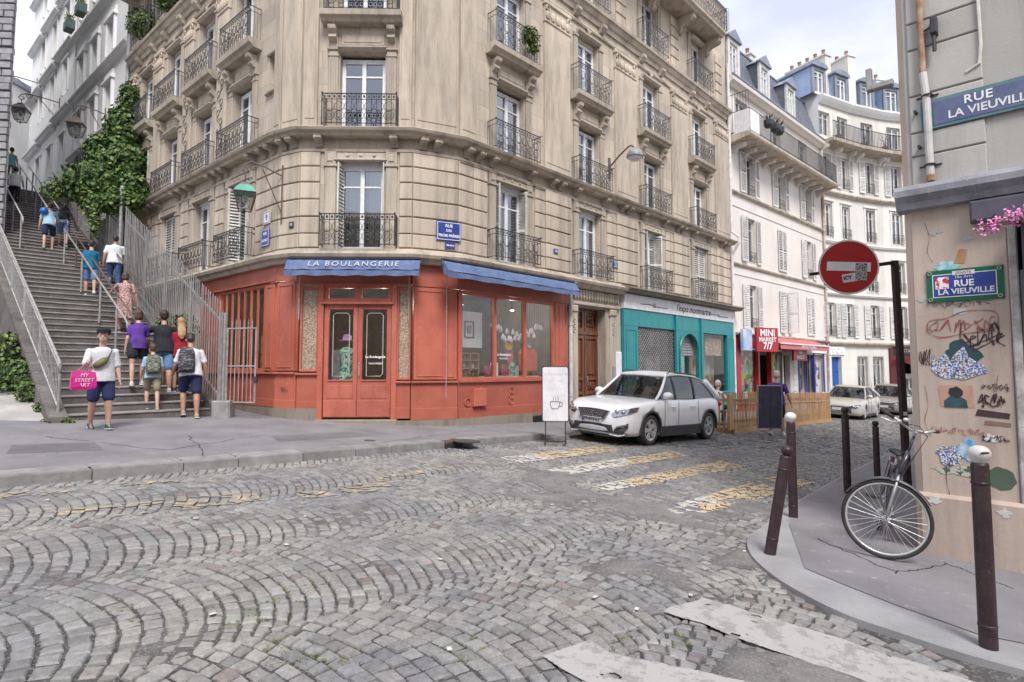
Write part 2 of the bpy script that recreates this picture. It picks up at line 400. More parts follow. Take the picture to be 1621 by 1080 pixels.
def balc_mesh(w,h,d=.28):
 def fn():
  mb=MB();r=.009
  for z in(h,.04,h-.13):mb.tube([(-w/2,0,z),(-w/2,-d,z),(w/2,-d,z),(w/2,0,z)],.014 if z==h else r,5)
  n=max(6,int(w/.105));st=w/n
  for i in range(n+1):
   x=-w/2+st*i
   mb.tube([(x,-d,0),(x,-d,h)],r*(.8 if 0<i<n else 1.4),4)
  for sx in(-1,1):
   for y in(-.09,-.18):mb.tube([(sx*w/2,y,.04),(sx*w/2,y,h)],r*.8,4)
   mb.tube([(sx*w/2,0,0),(sx*w/2,0,h)],r,4)
   mb.ell((sx*w/2,-d,h+.02),(.022,.022,.022),6,4)
  st2=st*2;m=int(w/st2+.01)
  for i in range(m):
   x=-w/2+st2*(i+.5)+(w-m*st2)/2
   mb.ring((x,-d,h*.60),st*.96,.0065,n=12,k=3)
   mb.ring((x,-d,h*.30),st*.96,.0065,n=12,k=3)
   mb.ring((x,-d,h*.30),st*.45,.006,n=8,k=3)
   mb.ring((x,-d,.10),st*.5,.006,n=8,k=3)
   mb.ell((x,-d,h*.45),(.018,.018,.018),6,4)
  for i in range(n):
   x=-w/2+st*(i+.5)
   mb.ell((x,-d,h-.065),(.030,.010,.036),6,4)
   mb.tube([(x-st*.35,-d,h*.45),(x,-d,h*.52),(x+st*.35,-d,h*.45)],.005,3)
  mb.tube([(w/2,-d,h),(w/2+.02,-d-.05,h+.03),(w/2+.03,-d-.06,h)],.008,4)
  return mb.mesh('balcony',M['iron'])
 return cached(('balc',w,h,d),fn)
def corbel_mesh(w,h,d,key='stone_trim'):
 def fn():
  mb=MB();pr=[(0,0),(-d*.18,.02*h),(-d*.30,h*.15),(-d*.28,h*.32),(-d*.45,h*.45),(-d*.85,h*.52),(-d,h*.66),(-d,h*.84),(-d*.9,h*.9),(-d,h*.93),(-d,h),(0,h)]
  mb.prism([(y,z)for y,z in pr][::-1],'x',-w/2,w/2)
  for k in(-.27,0,.27):mb.box(w*k-.012,w*k+.012,-d-.012,-d+.01,h*.64,h*.86)
  mb.tube([(-w/2-.01,-d*.83,h*.7),(w/2+.01,-d*.83,h*.7)],d*.14,8)
  return mb.mesh('corbel',M[key])
 return cached(('corb',w,h,d,key),fn)
 # ================================================================== ground
def grid_sheet(x0,x1,y0,y1,n,m,zf):
 mb=MB();vs=[(x0+(x1-x0)*i/n,y0+(y1-y0)*j/m)for j in range(m+1)for i in range(n+1)]
 mb.add([(x,y,zf(x,y))for x,y in vs],[(j*(n+1)+i,j*(n+1)+i+1,(j+1)*(n+1)+i+1,(j+1)*(n+1)+i)for j in range(m)for i in range(n)])
 return mb
cl=lambda v,a,b:max(a,min(b,v))
M['earth']=pm('ground_earth',(.15,.135,.12),(.10,.09,.08),.8,.9,.3)
struct('ground',grid_sheet(-300,300,-200,400,60,60,lambda x,y:gz(cl(x,-20,20),cl(y,-10,30))-.12).mesh('ground',M['earth']))
def fill(x,y):
 """0 open joints .. 1 stones buried, more of it towards the near right corner"""
 a=cl((x+1.0+.25*(y-6))/3.0,0,1)*cl((11-y)/4.0,0,1)
 n=mnoise.fractal(Vector((x*.9,y*.9,3.1)),1,2,4)*.5+.5
 return cl((n-(.60-.26*a))*3.5,0,1)
def bedz(x,y):return gz(x,y)-.015+.026*fill(x,y)+.004*mnoise.noise(Vector((x*6,y*6,0)))
def road_mat():
 m,nt,b=newmat('road_bed_tar_and_grit');v=coords(nt,rand=False,world=True)
 at=nd(nt,'ShaderNodeAttribute',attribute_name='tone');f=ramp(nt,noise(nt,v,2.3,6,.7),.35,.65);c=mixc(nt,f,(.125,.12,.118),(.24,.232,.222));c=mixc(nt,1.0,c,at.outputs['Color'],'MULTIPLY')
 f2=ramp(nt,noise(nt,v,45,6,.85),.52,.62);c=mixc(nt,f2,c,(.34,.325,.31));f3=ramp(nt,noise(nt,v,5,5,.8),.55,.66);c=mixc(nt,f3,c,(.10,.095,.095))
 nt.links.new(c,b.inputs['Base Color']);b.inputs['Roughness'].default_value=.8;bump(nt,b,noise(nt,v,60,6,.85),1.0,.012);return m
M['bed']=road_mat()
_g=grid_sheet(-12,9,2.0,16,300,200,bedz);_m=_g.mesh('road',M['bed']);_a=_m.color_attributes.new('tone','FLOAT_COLOR','POINT');_b=[]
for v_ in _g.v:k_=.30+.70*fill(v_[0],v_[1]);_b+=[k_,k_,k_,1]
_a.data.foreach_set('color',_b);road=struct('road',_m)
mbx=grid_sheet(-12,40,16,60,40,40,lambda x,y:gz(x,y)-.012);mbx2=grid_sheet(9,40,2,16,30,14,lambda x,y:gz(x,y)-.012);mbx3=grid_sheet(-12,40,-12,2,30,14,lambda x,y:gz(x,y)-.012)
for k_ in(mbx2,mbx3):mbx.add(k_.v,k_.f)
_m=mbx.mesh('road_far',M['bed']);_a=_m.color_attributes.new('tone','FLOAT_COLOR','POINT');_a.data.foreach_set('color',[.5,.5,.5,1]*len(mbx.v));struct('road',_m)
# cobbles laid in segmental arcs
def cob_mat():
 m,nt,b=newmat('granite_cobble');v=coords(nt,rand=False,world=True)
 at=nd(nt,'ShaderNodeAttribute',attribute_name='tone')
 n1=ramp(nt,noise(nt,v,26,5,.75),.3,.7,(.66,.66,.66),(1.25,1.24,1.22));c=mixc(nt,1.0,at.outputs['Color'],n1,'MULTIPLY')
 n3=ramp(nt,noise(nt,v,.7,4,.6),.4,.62,(.86,.86,.90),(1.1,1.08,1.02));c=mixc(nt,1.0,c,n3,'MULTIPLY')
 n2=ramp(nt,noise(nt,v,150,2,.8),.60,.72);m2=nd(nt,'ShaderNodeMath',operation='MULTIPLY');m2.inputs[1].default_value=.4;nt.links.new(n2,m2.inputs[0])
 c=mixc(nt,m2.outputs[0],c,(.42,.40,.38))
 nt.links.new(c,b.inputs['Base Color']);b.inputs['Roughness'].default_value=.58;b.inputs['Specular IOR Level'].default_value=.4
 bump(nt,b,noise(nt,v,70,5,.8),.5,.006);return m
M['cobble']=cob_mat()
SW_PX=[(1621,1062),(1527,1036),(1425,1003),(1343,975),(1274,942),(1221,909),(1188,877),(1184,852),(1204,836)]
def crom(P,n=5):
 Q=[]
 for i in range(len(P)-1):
  p0,p1,p2,p3=P[max(i-1,0)],P[i],P[i+1],P[min(i+2,len(P)-1)]
  for k in range(n):
   t=k/n;Q.append(.5*((2*p1)+(p2-p0)*t+(2*p0-5*p1+4*p2-p3)*t*t+(3*p1-p0-3*p2+p3)*t**3))
 return Q+[P[-1]]
se_out=crom([gp(*p,.03)for p in SW_PX])
se_out=[Vector((se_out[0].x+1.6,se_out[0].y-1.0,0))]+se_out
_a=gp(1250,800,.03);_b=gp(1335,752,.03);_c=gp(1440,702,.03);se_north=[_a,_b,_c,_c+(_c-_b).normalized()*12]
se_poly=[(p.x,p.y)for p in se_out+se_north]+[(30,9),(9,1)]
def inpoly(x,y,P):
 c=False;n=len(P)
 for i in range(n):
  a,b=P[i],P[(i+1)%n]
  if(a[1]>y)!=(b[1]>y)and x<(b[0]-a[0])*(y-a[1])/(b[1]-a[1])+a[0]:c=not c
 return c
stripes=[('white','crosswalk_stripe',[(788,725),(826,733.5),(988,713),(953,706)]),('white','s',[(864,744),(888,754),(1092,722),(1064,714.5)]),('white','s',[(938,770),(964,778),(1185,739),(1143,730)]),('white','s',[(1047,805),(1085,822),(1292,765),(1233,752.5)])]
ylines=[('y','',[(0,783),(0,790),(48,783),(48,777)]),('y','',[(64,780),(64,785),(132,778),(130,774)]),('y','',[(80,808),(110,826),(200,816),(180,800)]),('y','',[(190,798),(215,818),(420,792),(400,780)]),('y','',[(465,780),(480,790),(535,786),(520,774)]),('y','',[(530,770),(545,782),(640,775),(625,760)]),('y','',[(596,755),(600,760),(722,745),(718,738)]),('y','',[(190,765),(190,770),(285,764),(283,760)])]
SPOLY=[[(q.x,q.y)for q in(gp(*p,.0)for p in P)]for _,_,P in stripes]
YPOLY=[[(q.x,q.y)for q in(gp(*p,.0)for p in P)]for _,_,P in ylines]
def clip(sub,P):
# orient clip polygon counter-clockwise
 A=sum(P[i][0]*P[(i+1)%len(P)][1]-P[(i+1)%len(P)][0]*P[i][1]for i in range(len(P)))
 if A<0:P=P[::-1]
 out=sub
 for i in range(len(P)):
  a,b=P[i],P[(i+1)%len(P)];inp=out;out=[]
  if not inp:return[]
  side=lambda p:(b[0]-a[0])*(p[1]-a[1])-(b[1]-a[1])*(p[0]-a[0])
  for j in range(len(inp)):
   p,q=inp[j-1],inp[j];sp_,sq=side(p),side(q)
   if(sp_>=0)!=(sq>=0):
    t=sp_/(sp_-sq);out.append(tuple(p[k]+(q[k]-p[k])*t for k in range(3)))
   if sq>=0:out.append(q)
 return out
cr=random.Random(11);ANG=math.atan2(.723,.691)
vd=(math.cos(ANG),math.sin(ANG));ud=(-vd[1],vd[0])
def W2(u,v):return(u*ud[0]+v*vd[0],u*ud[1]+v*vd[1])
FW=1.55;RR=FW/1.18;PIT=.112;near=[];far=[]
kerbu=None
def tone():
 r=cr.random();k=cr.uniform(.78,1.2)
 if r<.035:c=(.205,.178,.172)
 elif r<.14:c=(.265,.257,.245)
 elif r<.30:c=(.228,.229,.229)
 else:c=(.252,.249,.245)
 return tuple(a*k*.95 for a in c)
def ok_area(x,y):
 if y<2.5 or y>42:return False
 X_,Y_=x+1.28,y-13.49
 t=X_*.723-Y_*.691
 if t<1.80:return False
 px=810+920*x/y
 if px<-400 or px>1500:return False
 if y<2.9:return False
 return not inpoly(x,y,se_poly)
def warp(x,y):return(x+.07*mnoise.noise(Vector((x*.7,y*.7,1))),y+.07*mnoise.noise(Vector((x*.7,y*.7,9))))
umin,umax=-26,10;ncol=int((umax-umin)/FW)+1
for ccol in range(ncol):
 uc=umin+(ccol+.5)*FW;voff=cr.uniform(0,.12)
 for j in range(-20,420):
  v0=j*PIT+voff;th0=math.asin(min(.999,FW/2/RR));th=-th0+cr.uniform(-.01,0)
  if v0<-4:pass
  xq,yq=W2(uc,v0)
  if yq<-.5 or yq>44:continue
  pj=PIT*cr.uniform(.97,1.03)
  while th<th0-.02:
   dth=cr.uniform(.085,.135)/RR;t1=min(th+dth,th0)
   if th0-t1<.04:t1=th0
   def C(t,k):
    t_=t+k*PIT*math.sin(t)/RR;t_=cl(t_,-th0,th0)
    return(uc+RR*math.sin(t_),v0+(RR*math.cos(t_)-RR)*.92+k*pj)
   g=.0042;cs=[C(th,0),C(t1,0),C(t1,1),C(th,1)];th=t1
   cx,cy=sum(c[0]for c in cs)/4,sum(c[1]for c in cs)/4
   x,y=W2(cx,cy)
   if not ok_area(x,y):continue
   P=[];jit=.008+.009*cl((x+1.0+.25*(y-6))/3.0,0,1)*cl((12-y)/5,0,1)
   for c in cs:
    a,b=c[0]-cx,c[1]-cy;l=math.hypot(a,b)+1e-6;s=max(.3,1-g/l*1.7)*cr.uniform(.97,1.02)
    P.append(warp(*W2(cx+a*s+cr.uniform(-jit,jit),cy+b*s+cr.uniform(-jit,jit))))
   if sum(P[i][0]*P[(i+1)%4][1]-P[(i+1)%4][0]*P[i][1]for i in range(4))<0:P=P[::-1]
   dz=cr.uniform(-.007,.006);tx,ty=cr.uniform(-.06,.06),cr.uniform(-.06,.06)
   Q=[(p[0],p[1],gz(*p)+dz+(p[0]-x)*tx+(p[1]-y)*ty)for p in P]
   (near if y<13 else far).append((y,x,Q,tone()))
def stone_geo(Q,bev=.009,dep=.022):
 cx=sum(q[0]for q in Q)/4;cy=sum(q[1]for q in Q)/4
 vs=[(q[0],q[1],q[2]-dep)for q in Q]+[(q[0]+(cx-q[0])*.07,q[1]+(cy-q[1])*.07,q[2]-.008)for q in Q]+[(q[0]+(cx-q[0])*.24,q[1]+(cy-q[1])*.24,q[2]+.001)for q in Q]
 fs=[(i,(i+1)%4,4+(i+1)%4,4+i)for i in range(4)]+[(4+i,4+(i+1)%4,8+(i+1)%4,8+i)for i in range(4)]
 cz=sum(q[2]for q in Q)/4+.003
 vs.append((cx,cy,cz));fs+=[(8+i,8+(i+1)%4,12)for i in range(4)]
 return vs,fs
def tone_attr(me,cols):
 a=me.color_attributes.new('tone','FLOAT_COLOR','POINT');buf=[]
 for c in cols:buf+=[c[0],c[1],c[2],1.0]
 a.data.foreach_set('color',buf)
near.sort(key=lambda s:s[0]);inview=[];rest=[]
for s in near:
 px=810+920*s[1]/s[0]
 (inview if(0<px<1621 and s[0]>3.05 and len(inview)<300 and fill(s[1],s[0])<.6)else rest).append(s)
for y,x,Q,c in inview:
 mb=MB();vs,fs=stone_geo(Q);mb.add([(a-x,b-y,d)for a,b,d in vs],fs);me=mb.mesh('cobblestone',M['cobble']);tone_attr(me,[c]*len(vs))
 put('cobblestone',me,road,T((x,y,0)))
mb=MB();cols=[]
for y,x,Q,c in rest:vs,fs=stone_geo(Q);mb.add(vs,fs);cols+=[c]*len(vs)
mb.smooth=False
for y,x,Q,c in far:mb.add(Q,[(0,1,2,3)]);cols+=[c]*4
me=mb.mesh('road_cobbles',M['cobble']);tone_attr(me,cols);tag(put('cobbles',me,road),kind='stuff')
# paint lies on the stones: each stone's top is painted where a stripe crosses it
def paint_mat(name,c,worn,thr):
 m,nt,b=newmat(name);v=coords(nt,rand=False,world=True)
 n=noise(nt,v,7,7,.8);f=ramp(nt,n,thr-.03,thr+.03);col=mixc(nt,f,c,worn)
 yl=ramp(nt,noise(nt,v,1.1,2,.5),.45,.60);nt.links.new(col,b.inputs['Base Color']);b.inputs['Roughness'].default_value=.75
 bump(nt,b,n,.3);return m
M['paint_white']=paint_mat('worn_white_road_paint',(.50,.475,.43),(.32,.30,.28),.55)
M['paint_yellow']=paint_mat('worn_yellow_road_paint',(.50,.385,.235),(.33,.28,.23),.53)
M['paint_yellow2']=paint_mat('very_worn_yellow_road_paint',(.50,.38,.20),(.25,.235,.21),.45)
def painted(P,name,label,group,mats,split=None,thr=-9,rmin=0):
 mb=MB()
 bx=(min(p[0]for p in P)-.2,max(p[0]for p in P)+.2,min(p[1]for p in P)-.2,max(p[1]for p in P)+.2)
 for y,x,Q,c in near+far:
  if not(bx[0]<x<bx[1]and bx[2]<y<bx[3]):continue
  if cr.random()<rmin:continue
  if mnoise.noise(Vector((x*3,y*3,7)))<thr:continue
  R2=clip([(q[0],q[1],q[2]+.0075)for q in Q],P)
  if len(R2)<3:continue
  mb.mi=0
  if split is not None:
   px=810+920*x/y;mb.mi=1 if px+60*mnoise.noise(Vector((x*2,y*2,1)))>split else 0
  mb.add(R2,[tuple(range(len(R2)))])
 if mb.v:o=put(name,mb.mesh(name,mats),None);tag(o,label,'road marking',group);o['kind']='structure'
for P,lb,sp_ in zip(SPOLY,('zebra stripe nearest the white car, half yellow','second zebra stripe from the white car','third zebra stripe from the white car, mostly bright yellow','zebra stripe nearest the leaning bollard, worn ochre'),(870,1000,1010,1110)):
 painted(P,'crosswalk_stripe',lb,'far zebra crossing stripes',[M['paint_white'],M['paint_yellow']],sp_,-.75)
for P in YPOLY:painted(P,'yellow_marking','worn patch of yellow parking line on the cobbles near the kerb','worn yellow line patches on the cobbles',[M['paint_yellow2']],None,-.12)
# two thick near stripes of thermoplastic bridging the joints
def thick_stripe(PX,label):
 P=[gp(*p,0)for p in PX];P2=[(p.x,p.y)for p in P];xs=[p[0]for p in P2];ys=[p[1]for p in P2]
 st=.0085;mb=MB();idx={}
 nx=int((max(xs)-min(xs))/st)+2;ny=int((max(ys)-min(ys))/st)+2
 def vert(i,j):
  if(i,j)not in idx:
   x,y=min(xs)+i*st,min(ys)+j*st;jx=.3*st*mnoise.noise(Vector((x*30,y*30,0)))
   idx[i,j]=len(mb.v);mb.v.append((x+jx,y-jx,gz(x,y)+.0125+.002*mnoise.noise(Vector((x*9,y*9,4)))))
  return idx[i,j]
 for i in range(nx):
  for j in range(ny):
   x,y=min(xs)+(i+.5)*st,min(ys)+(j+.5)*st
   wx=.035*mnoise.noise(Vector((x*5,y*5,2)));wy=.035*mnoise.noise(Vector((x*5,y*5,8)))
   if not inpoly(x+wx,y+wy,P2):continue
   if mnoise.fractal(Vector((x*7,y*7,5)),1,2,3)>.62:continue
   mb.f.append((vert(i,j),vert(i+1,j),vert(i+1,j+1),vert(i,j+1)));mb.m.append(0);mb.sm.append(True)
 o=put('crosswalk_stripe',mb.mesh('stripe',M['paint_near']));tag(o,label,'road marking','near zebra crossing stripes','structure')
M['paint_near']=paint_mat('thick_white_road_paint',(.36,.35,.338),(.25,.243,.235),.53)
thick_stripe([(1052,971),(1107,947),(1240,986),(1420,1043),(1660,1122),(1480,1122),(1314,1062),(1210,1028),(1120,995)],'long pale stripe along the near right kerb')
thick_stripe([(855,1043),(934,1016),(968,1036),(1003,1043),(1166,1080),(1300,1120),(1000,1120),(929,1080)],'short broken pale stripe cut by the bottom of the picture')
def kt(s,t):return FR.pt(s,t)
KT=1.74
pav=[kt(-13,KT+.02),kt(0.3,KT+.02),kt(2.5,KT+.02),kt(40,KT+.02),kt(40,-1.0),kt(4,-1),(-3,14.6),(-7.4,15.8),(-9.5,13.0),(-20,14),(-20,2)]
mb=MB()
def sheet(mb,P,off,h=None):
 bm=bmesh.new();vs=[bm.verts.new((x,y,0))for x,y in P];bm.faces.new(vs)
 for k in range(90):
  n_=len(bm.verts)
 geom=bm.faces[:]+bm.edges[:]+bm.verts[:]
 for ax in(0,1):
  lo=min(p[ax]for p in P);hi=max(p[ax]for p in P);c=lo+1.0
  while c<hi:
   co=[0,0,0];co[ax]=c;no=[0,0,0];no[ax]=1
   bmesh.ops.bisect_plane(bm,geom=bm.faces[:]+bm.edges[:]+bm.verts[:],plane_co=co,plane_no=no);c+=1.0
 bm.normal_update()
 bmesh.ops.triangulate(bm,faces=[f for f in bm.faces if len(f.verts)>4])
 for v in bm.verts:v.co.z=(h(v.co.x,v.co.y)if h else gz(v.co.x,v.co.y)+off)
 bm.normal_update()
 up=sum(f.normal.z for f in bm.faces)
 if up<0:bmesh.ops.reverse_faces(bm,faces=bm.faces)
 o=len(mb.v);bm.verts.index_update()
 for v in bm.verts:mb.v.append(tuple(v.co))
 for f in bm.faces:mb.f.append(tuple(v.index+o for v in f.verts));mb.m.append(mb.mi);mb.sm.append(False)
 bm.free()
def pavh(x,y):
 s=(x+1.28)*.691+(y-13.49)*.723;t=(x+1.28)*.723-(y-13.49)*.691
 d=.13 if s<0 else(.13-.10*cl((s-0)/1.6,0,1)*cl((t-.2)/1.2,0,1))
 return gz(x,y)+d
sheet(mb,pav,.13,pavh);pave=struct('pavement',mb.mesh('pavement',M['asphalt']))
kpx=[-200,-60,150,291,376,476,558,614,697]
def ks(px):
 r=(px-810.5)/920
 ox,oy=FR.pt(0,KT);k=(ox-r*oy)/(r*.723-.691);return k
kgap=ks(724)
kss=[ks(p)for p in kpx]+[x_*1.0 for x_ in(kgap,.9,2.4,3.4,4.5,5.6,6.7,7.8,9,10.2,11.4,12.6)]
for a,b in zip(kss[:-1],kss[1:]):
 mb=MB();mid=(a+b)/2;c=FR.pt(mid,KT)
 if a==kss[8]:continue
 low=mid>0
 vs=[];
 for s,t,dz in((a+.006,KT-.16,0),(b-.006,KT-.16,0),(b-.006,KT+.15,0),(a+.006,KT+.15,0)):
  x,y=FR.pt(s,t);vs.append((x,y,gz(x,y)))
 ins=[]
 hh=.135 if not low else .035
 base=[(x,y,z-.15)for x,y,z in vs];mid_=[(x,y,z+hh-.018)for x,y,z in vs];cxk=sum(v[0]for v in vs)/4;cyk=sum(v[1]for v in vs)/4
 top=[]
 for(x,y,z)in vs:
  l=math.hypot(cxk-x,cyk-y);top.append((x+(cxk-x)/l*.022,y+(cyk-y)/l*.022,z+hh+.003))
 mb.add(base+mid_+top,[(0,1,5,4),(1,2,6,5),(2,3,7,6),(3,0,4,7),(4,5,9,8),(5,6,10,9),(6,7,11,10),(7,4,8,11),(8,9,10,11)])
 put('kerb_stone',mb.mesh('kerb_stone',M['granite']),pave,T((0,0,rnd.uniform(-.006,.006))))
 # drain inlet in the kerb gap, service covers
x,y=FR.pt((kss[8]+kgap)/2,KT);X=T((x,y,gz(x,y)+.03))@RZ(ANG)
simple_box=MB().bev(-(kgap-kss[8])/2-.005,(kgap-kss[8])/2+.005,-.165,.17,-.20,.10,.02);dr=thing('drain_inlet','rusty iron drain inlet set in the gap of the kerb','drain',X=X)
put('drain_body',simple_box.mesh('drain_body',pm('rusted_iron',(.11,.06,.045),(.07,.05,.045),14,.8,.3)),dr,X)
mb=MB();mb.box(-.22,.22,-.175,-.16,-.02,.05);put('opening',mb.mesh('opening',M['iron']),dr,X)
for px,py,r,lb in((738,698,.26,'round cast iron cover in the pavement behind the drain'),(585,697,.10,'small round cover in the pavement before the red door'),(815,687,.16,'dark round cover in the pavement near the menu board')):
 p=gp(px,py,.135);X=T((p.x,p.y,pavh(p.x,p.y)+.003))@RY(math.atan(.055));c=thing('manhole_cover',lb,'manhole cover',X=X)
 put('rim',MB().lathe([(r,-.01),(r,.003),(r*.9,.003),(r*.9,.001)],n=24).mesh('rim',M['iron']),c,X)
 mb=MB();mb.lathe([(r*.88,-.01),(r*.88,.004)],n=24)
 for k in range(-3,4):mb.box(-r*.6,r*.6,k*r*.2-.008,k*r*.2+.008,.004,.007)
 put('lid',mb.mesh('lid',pm('cast_iron_%d'%px,(.12,.11,.105),(.07,.065,.065),20,.6,.3)),c,X)
inn=[gp(*p,.03)for p in((1551,1007),(1425,962),(1343,930),(1274,901),(1249,832))]
inn=[Vector((inn[0].x+2.0,inn[0].y-.9,0))]+inn
mb=MB();sheet(mb,[(p.x,p.y)for p in inn]+[(p.x+.04,p.y-.02)for p in se_north]+[(30,9),(9,1)],.040)
pr=struct('pavement',mb.mesh('pavement_right',M['asphalt']))
mb=MB();sheet(mb,se_poly,.034);
N_=len(se_out)
for i in range(N_-1+4):
 P_=se_out+se_north;a,b=P_[i],P_[i+1]
 mb.quad((a.x,a.y,gz(a.x,a.y)-.08),(b.x,b.y,gz(b.x,b.y)-.08),(b.x,b.y,gz(b.x,b.y)+.034),(a.x,a.y,gz(a.x,a.y)+.034))
M['granite_band']=pm('granite_band',(.30,.295,.30),(.235,.23,.237),3,.7,.35,bscale=110,c3=(.22,.22,.23))
struct('granite_edge',mb.mesh('granite_edge',M['granite_band']))
# gutter of flat setts along the far edge of the right pavement
# moss and weeds in the joints
wd=MB();wr=random.Random(5)
for k in range(330):
 px=wr.choice([wr.uniform(150,640),wr.uniform(350,520),wr.uniform(640,1100)]);py=wr.uniform(900,1075)if px<640 else wr.uniform(1000,1075)
 if mnoise.noise(Vector((px*.012,py*.02,3)))<.05:continue
 p=gp(px,py,-.004)
 for j in range(wr.randint(6,16)):
  a=wr.uniform(0,6.28);r=wr.uniform(0,.03);l=wr.uniform(.008,.025);x,y=p.x+r*math.cos(a)*1.8,p.y+r*math.sin(a)
  d=wr.uniform(0,6.28);w=.004;z=gz(x,y)-.006
  wd.add([(x-w*math.sin(d),y+w*math.cos(d),z),(x+w*math.sin(d),y-w*math.cos(d),z),(x+l*math.cos(d),y+l*math.sin(d),z+l*.7)],[(0,1,2)])
M['moss']=pm('joint_moss',(.10,.15,.035),(.16,.18,.05),9,.8,0)
tag(put('moss',wd.mesh('moss',M['moss'])),'green moss and tiny weeds growing in the cobble joints at the bottom of the picture','moss',kind='stuff')
# repaired asphalt patches laid flush in the left pavement, and cracks
M['patch']=pm('newer_asphalt_patch',(.15,.147,.15),(.11,.108,.11),2.5,.85,.5,bscale=90,c3=(.22,.21,.21))
for k,(PX,lb)in enumerate((([(20,704),(150,700),(165,712),(10,718)],'a'),([(430,690),(560,683),(590,690),(440,699)],'b'))):
 P_=[gp(*q,.135)for q in PX];mb=MB();mb.add([(p.x,p.y,pavh(p.x,p.y)+.003)for p in P_],[(3,2,1,0)]);struct('pavement_patch',mb.mesh('pavement_patch',M['patch']))
ck=MB();kr=random.Random(77)
def crack(a,b,off,n=14,amp=.05):
 pts=[];
 for i in range(n+1):
  t=i/n;x=a[0]+(b[0]-a[0])*t+kr.uniform(-amp,amp);y=a[1]+(b[1]-a[1])*t+kr.uniform(-amp,amp);pts.append((x,y,off(x,y)))
 for p,q in zip(pts[:-1],pts[1:]):
  d=Vector((q[0]-p[0],q[1]-p[1])).normalized()*kr.uniform(.003,.008);ck.add([(p[0]-d.y,p[1]+d.x,p[2]),(p[0]+d.y,p[1]-d.x,p[2]),(q[0]+d.y,q[1]-d.x,q[2]),(q[0]-d.y,q[1]+d.x,q[2])],[(0,1,2,3)])
lo_=lambda x,y:pavh(x,y)+.0045
for a,b in(((60,690),(260,712)),((260,712),(420,688)),((300,690),(330,722)),((520,676),(640,690)),((600,700),(760,680))):
 p,q=gp(*a,.135),gp(*b,.135);crack((p.x,p.y),(q.x,q.y),lo_)
ro_=lambda x,y:gz(x,y)+.0425
for a,b in(((1290,850),(1420,905)),((1420,905),(1500,890)),((1500,890),(1600,930))):
 p,q=gp(*a,.05),gp(*b,.05);crack((p.x,p.y),(q.x,q.y),ro_,16,.03)
struct('pavement_cracks',ck.mesh('pavement_cracks',M['bed']));
bld=thing('apartment_building','tan limestone corner apartment building with ironwork balconies above the red shop','building',(-3.5,13.4,.45))
F1,F2,F3,F4=(4.30,6.40),(7.13,8.95),(9.82,11.75),(12.88,14.75)
COLS_R=[1.8,5.22,8.9,12.55];COLS_L=[-2.05,-4.4,-6.85,-9.25]
ROWS=[F1,F2,F3,F4]
def holes(cols,w=1.04):return[(c-w/2,c+w/2,a,b)for c in cols for a,b in ROWS]
for nm,fr,s0,s1,cols in(('L',FL,-LLEN,0,COLS_L),('R',FR,0,RLEN,COLS_R),('F',FF,0,FLEN,[1.36]),('BR',FBR,0,BRLEN,[]),('BL',FBL,0,BLLEN,[])):
 mb=MB();hl=holes(cols)
 if nm=='L':hl.append((-.72,-.42,8.35,9.25))
 cell_wall(mb,s0,s1,4.1,17.2,hl)
 put('wall',mb.mesh('facade_wall',[M['stone'],M['interior']]),bld,fr.X)
 # side, back and roof of the block
mb=MB();bk=[(PEND_R[0]-8,PEND_R[1]+6.5),(PEND_L[0]+7,PEND_L[1]+9)]
mb.prism([p for p in PERIM[::-1]][::-1]+bk,'z',17.2,17.5)
for a,b in((PEND_R,bk[0]),(bk[0],bk[1]),(bk[1],PEND_L)):mb.quad((*a,-2),(*b,-2),(*b,17.2),(*a,17.2))
put('roof',mb.mesh('roof_slab',M['stone_dark']),bld)
# ground storey masonry: stone on the left flank, door bay on the right
mb=MB();cell_wall(mb,-LLEN,-4.2,-1,4.1,[]);put('wall',mb.mesh('flank_wall',[M['stone']]),bld,FL.X)
mb=MB();cell_wall(mb,4.08,6.85,-1.2,4.1,[(4.62,6.02,.26,3.48)],depth=.38,roomd=.1);put('wall',mb.mesh('door_bay',[M['stone_trim'],M['interior']]),bld,FR.X)
# entry door
dx0,dx1,dz0,dz1=4.62,6.02,.28,3.48;dm=(dx0+dx1)/2
mb=MB();mb.box(dx0,dx1,.34,.40,dz0,dz1);mb.box(dx0,dx1,.27,.34,dz0+2.42,dz0+2.52)
door=put('door',mb.mesh('carriage_door',M['door_wood']),bld,FR.X)
for k,(a,b)in enumerate(((dx0+.02,dm-.015),(dm+.015,dx1-.02))):
 mb=MB();mb.box(a,a+.09,.29,.34,dz0,dz1-.02);mb.box(b-.09,b,.29,.34,dz0,dz1-.02)
 for z in(dz0,dz0+.62,dz0+1.05,dz0+2.30,dz0+2.52,dz1-.1):mb.box(a+.09,b-.09,.295,.34,z,z+.09)
 for z0,z1 in((.12,.58),(.75,1.0),(1.2,2.25),(2.66,3.0)):mb.bev(a+.14,b-.14,.31,.345,dz0+z0,dz0+z1,.03)
 for z in(.88,2.83):
  c=(a+b)/2
  mb.ring((c,.30,dz0+z),.07,.018,n=12,k=5);mb.ell((c,.30,dz0+z),(.035,.03,.035),8,5)
  for sx in(-1,1):mb.ring((c+sx*.12,.30,dz0+z),.04,.014,n=10,k=4)
 lf=put('door_leaf',mb.mesh('door_leaf',M['door_wood']),door,FR.X)
mb=MB();mb.tube([(dm+.06,.25,1.25),(dm+.06,.22,1.27),(dm+.06,.22,1.42),(dm+.06,.25,1.44)],.012,6);put('handle',mb.mesh('handle',M['grey_metal']),door,FR.X)
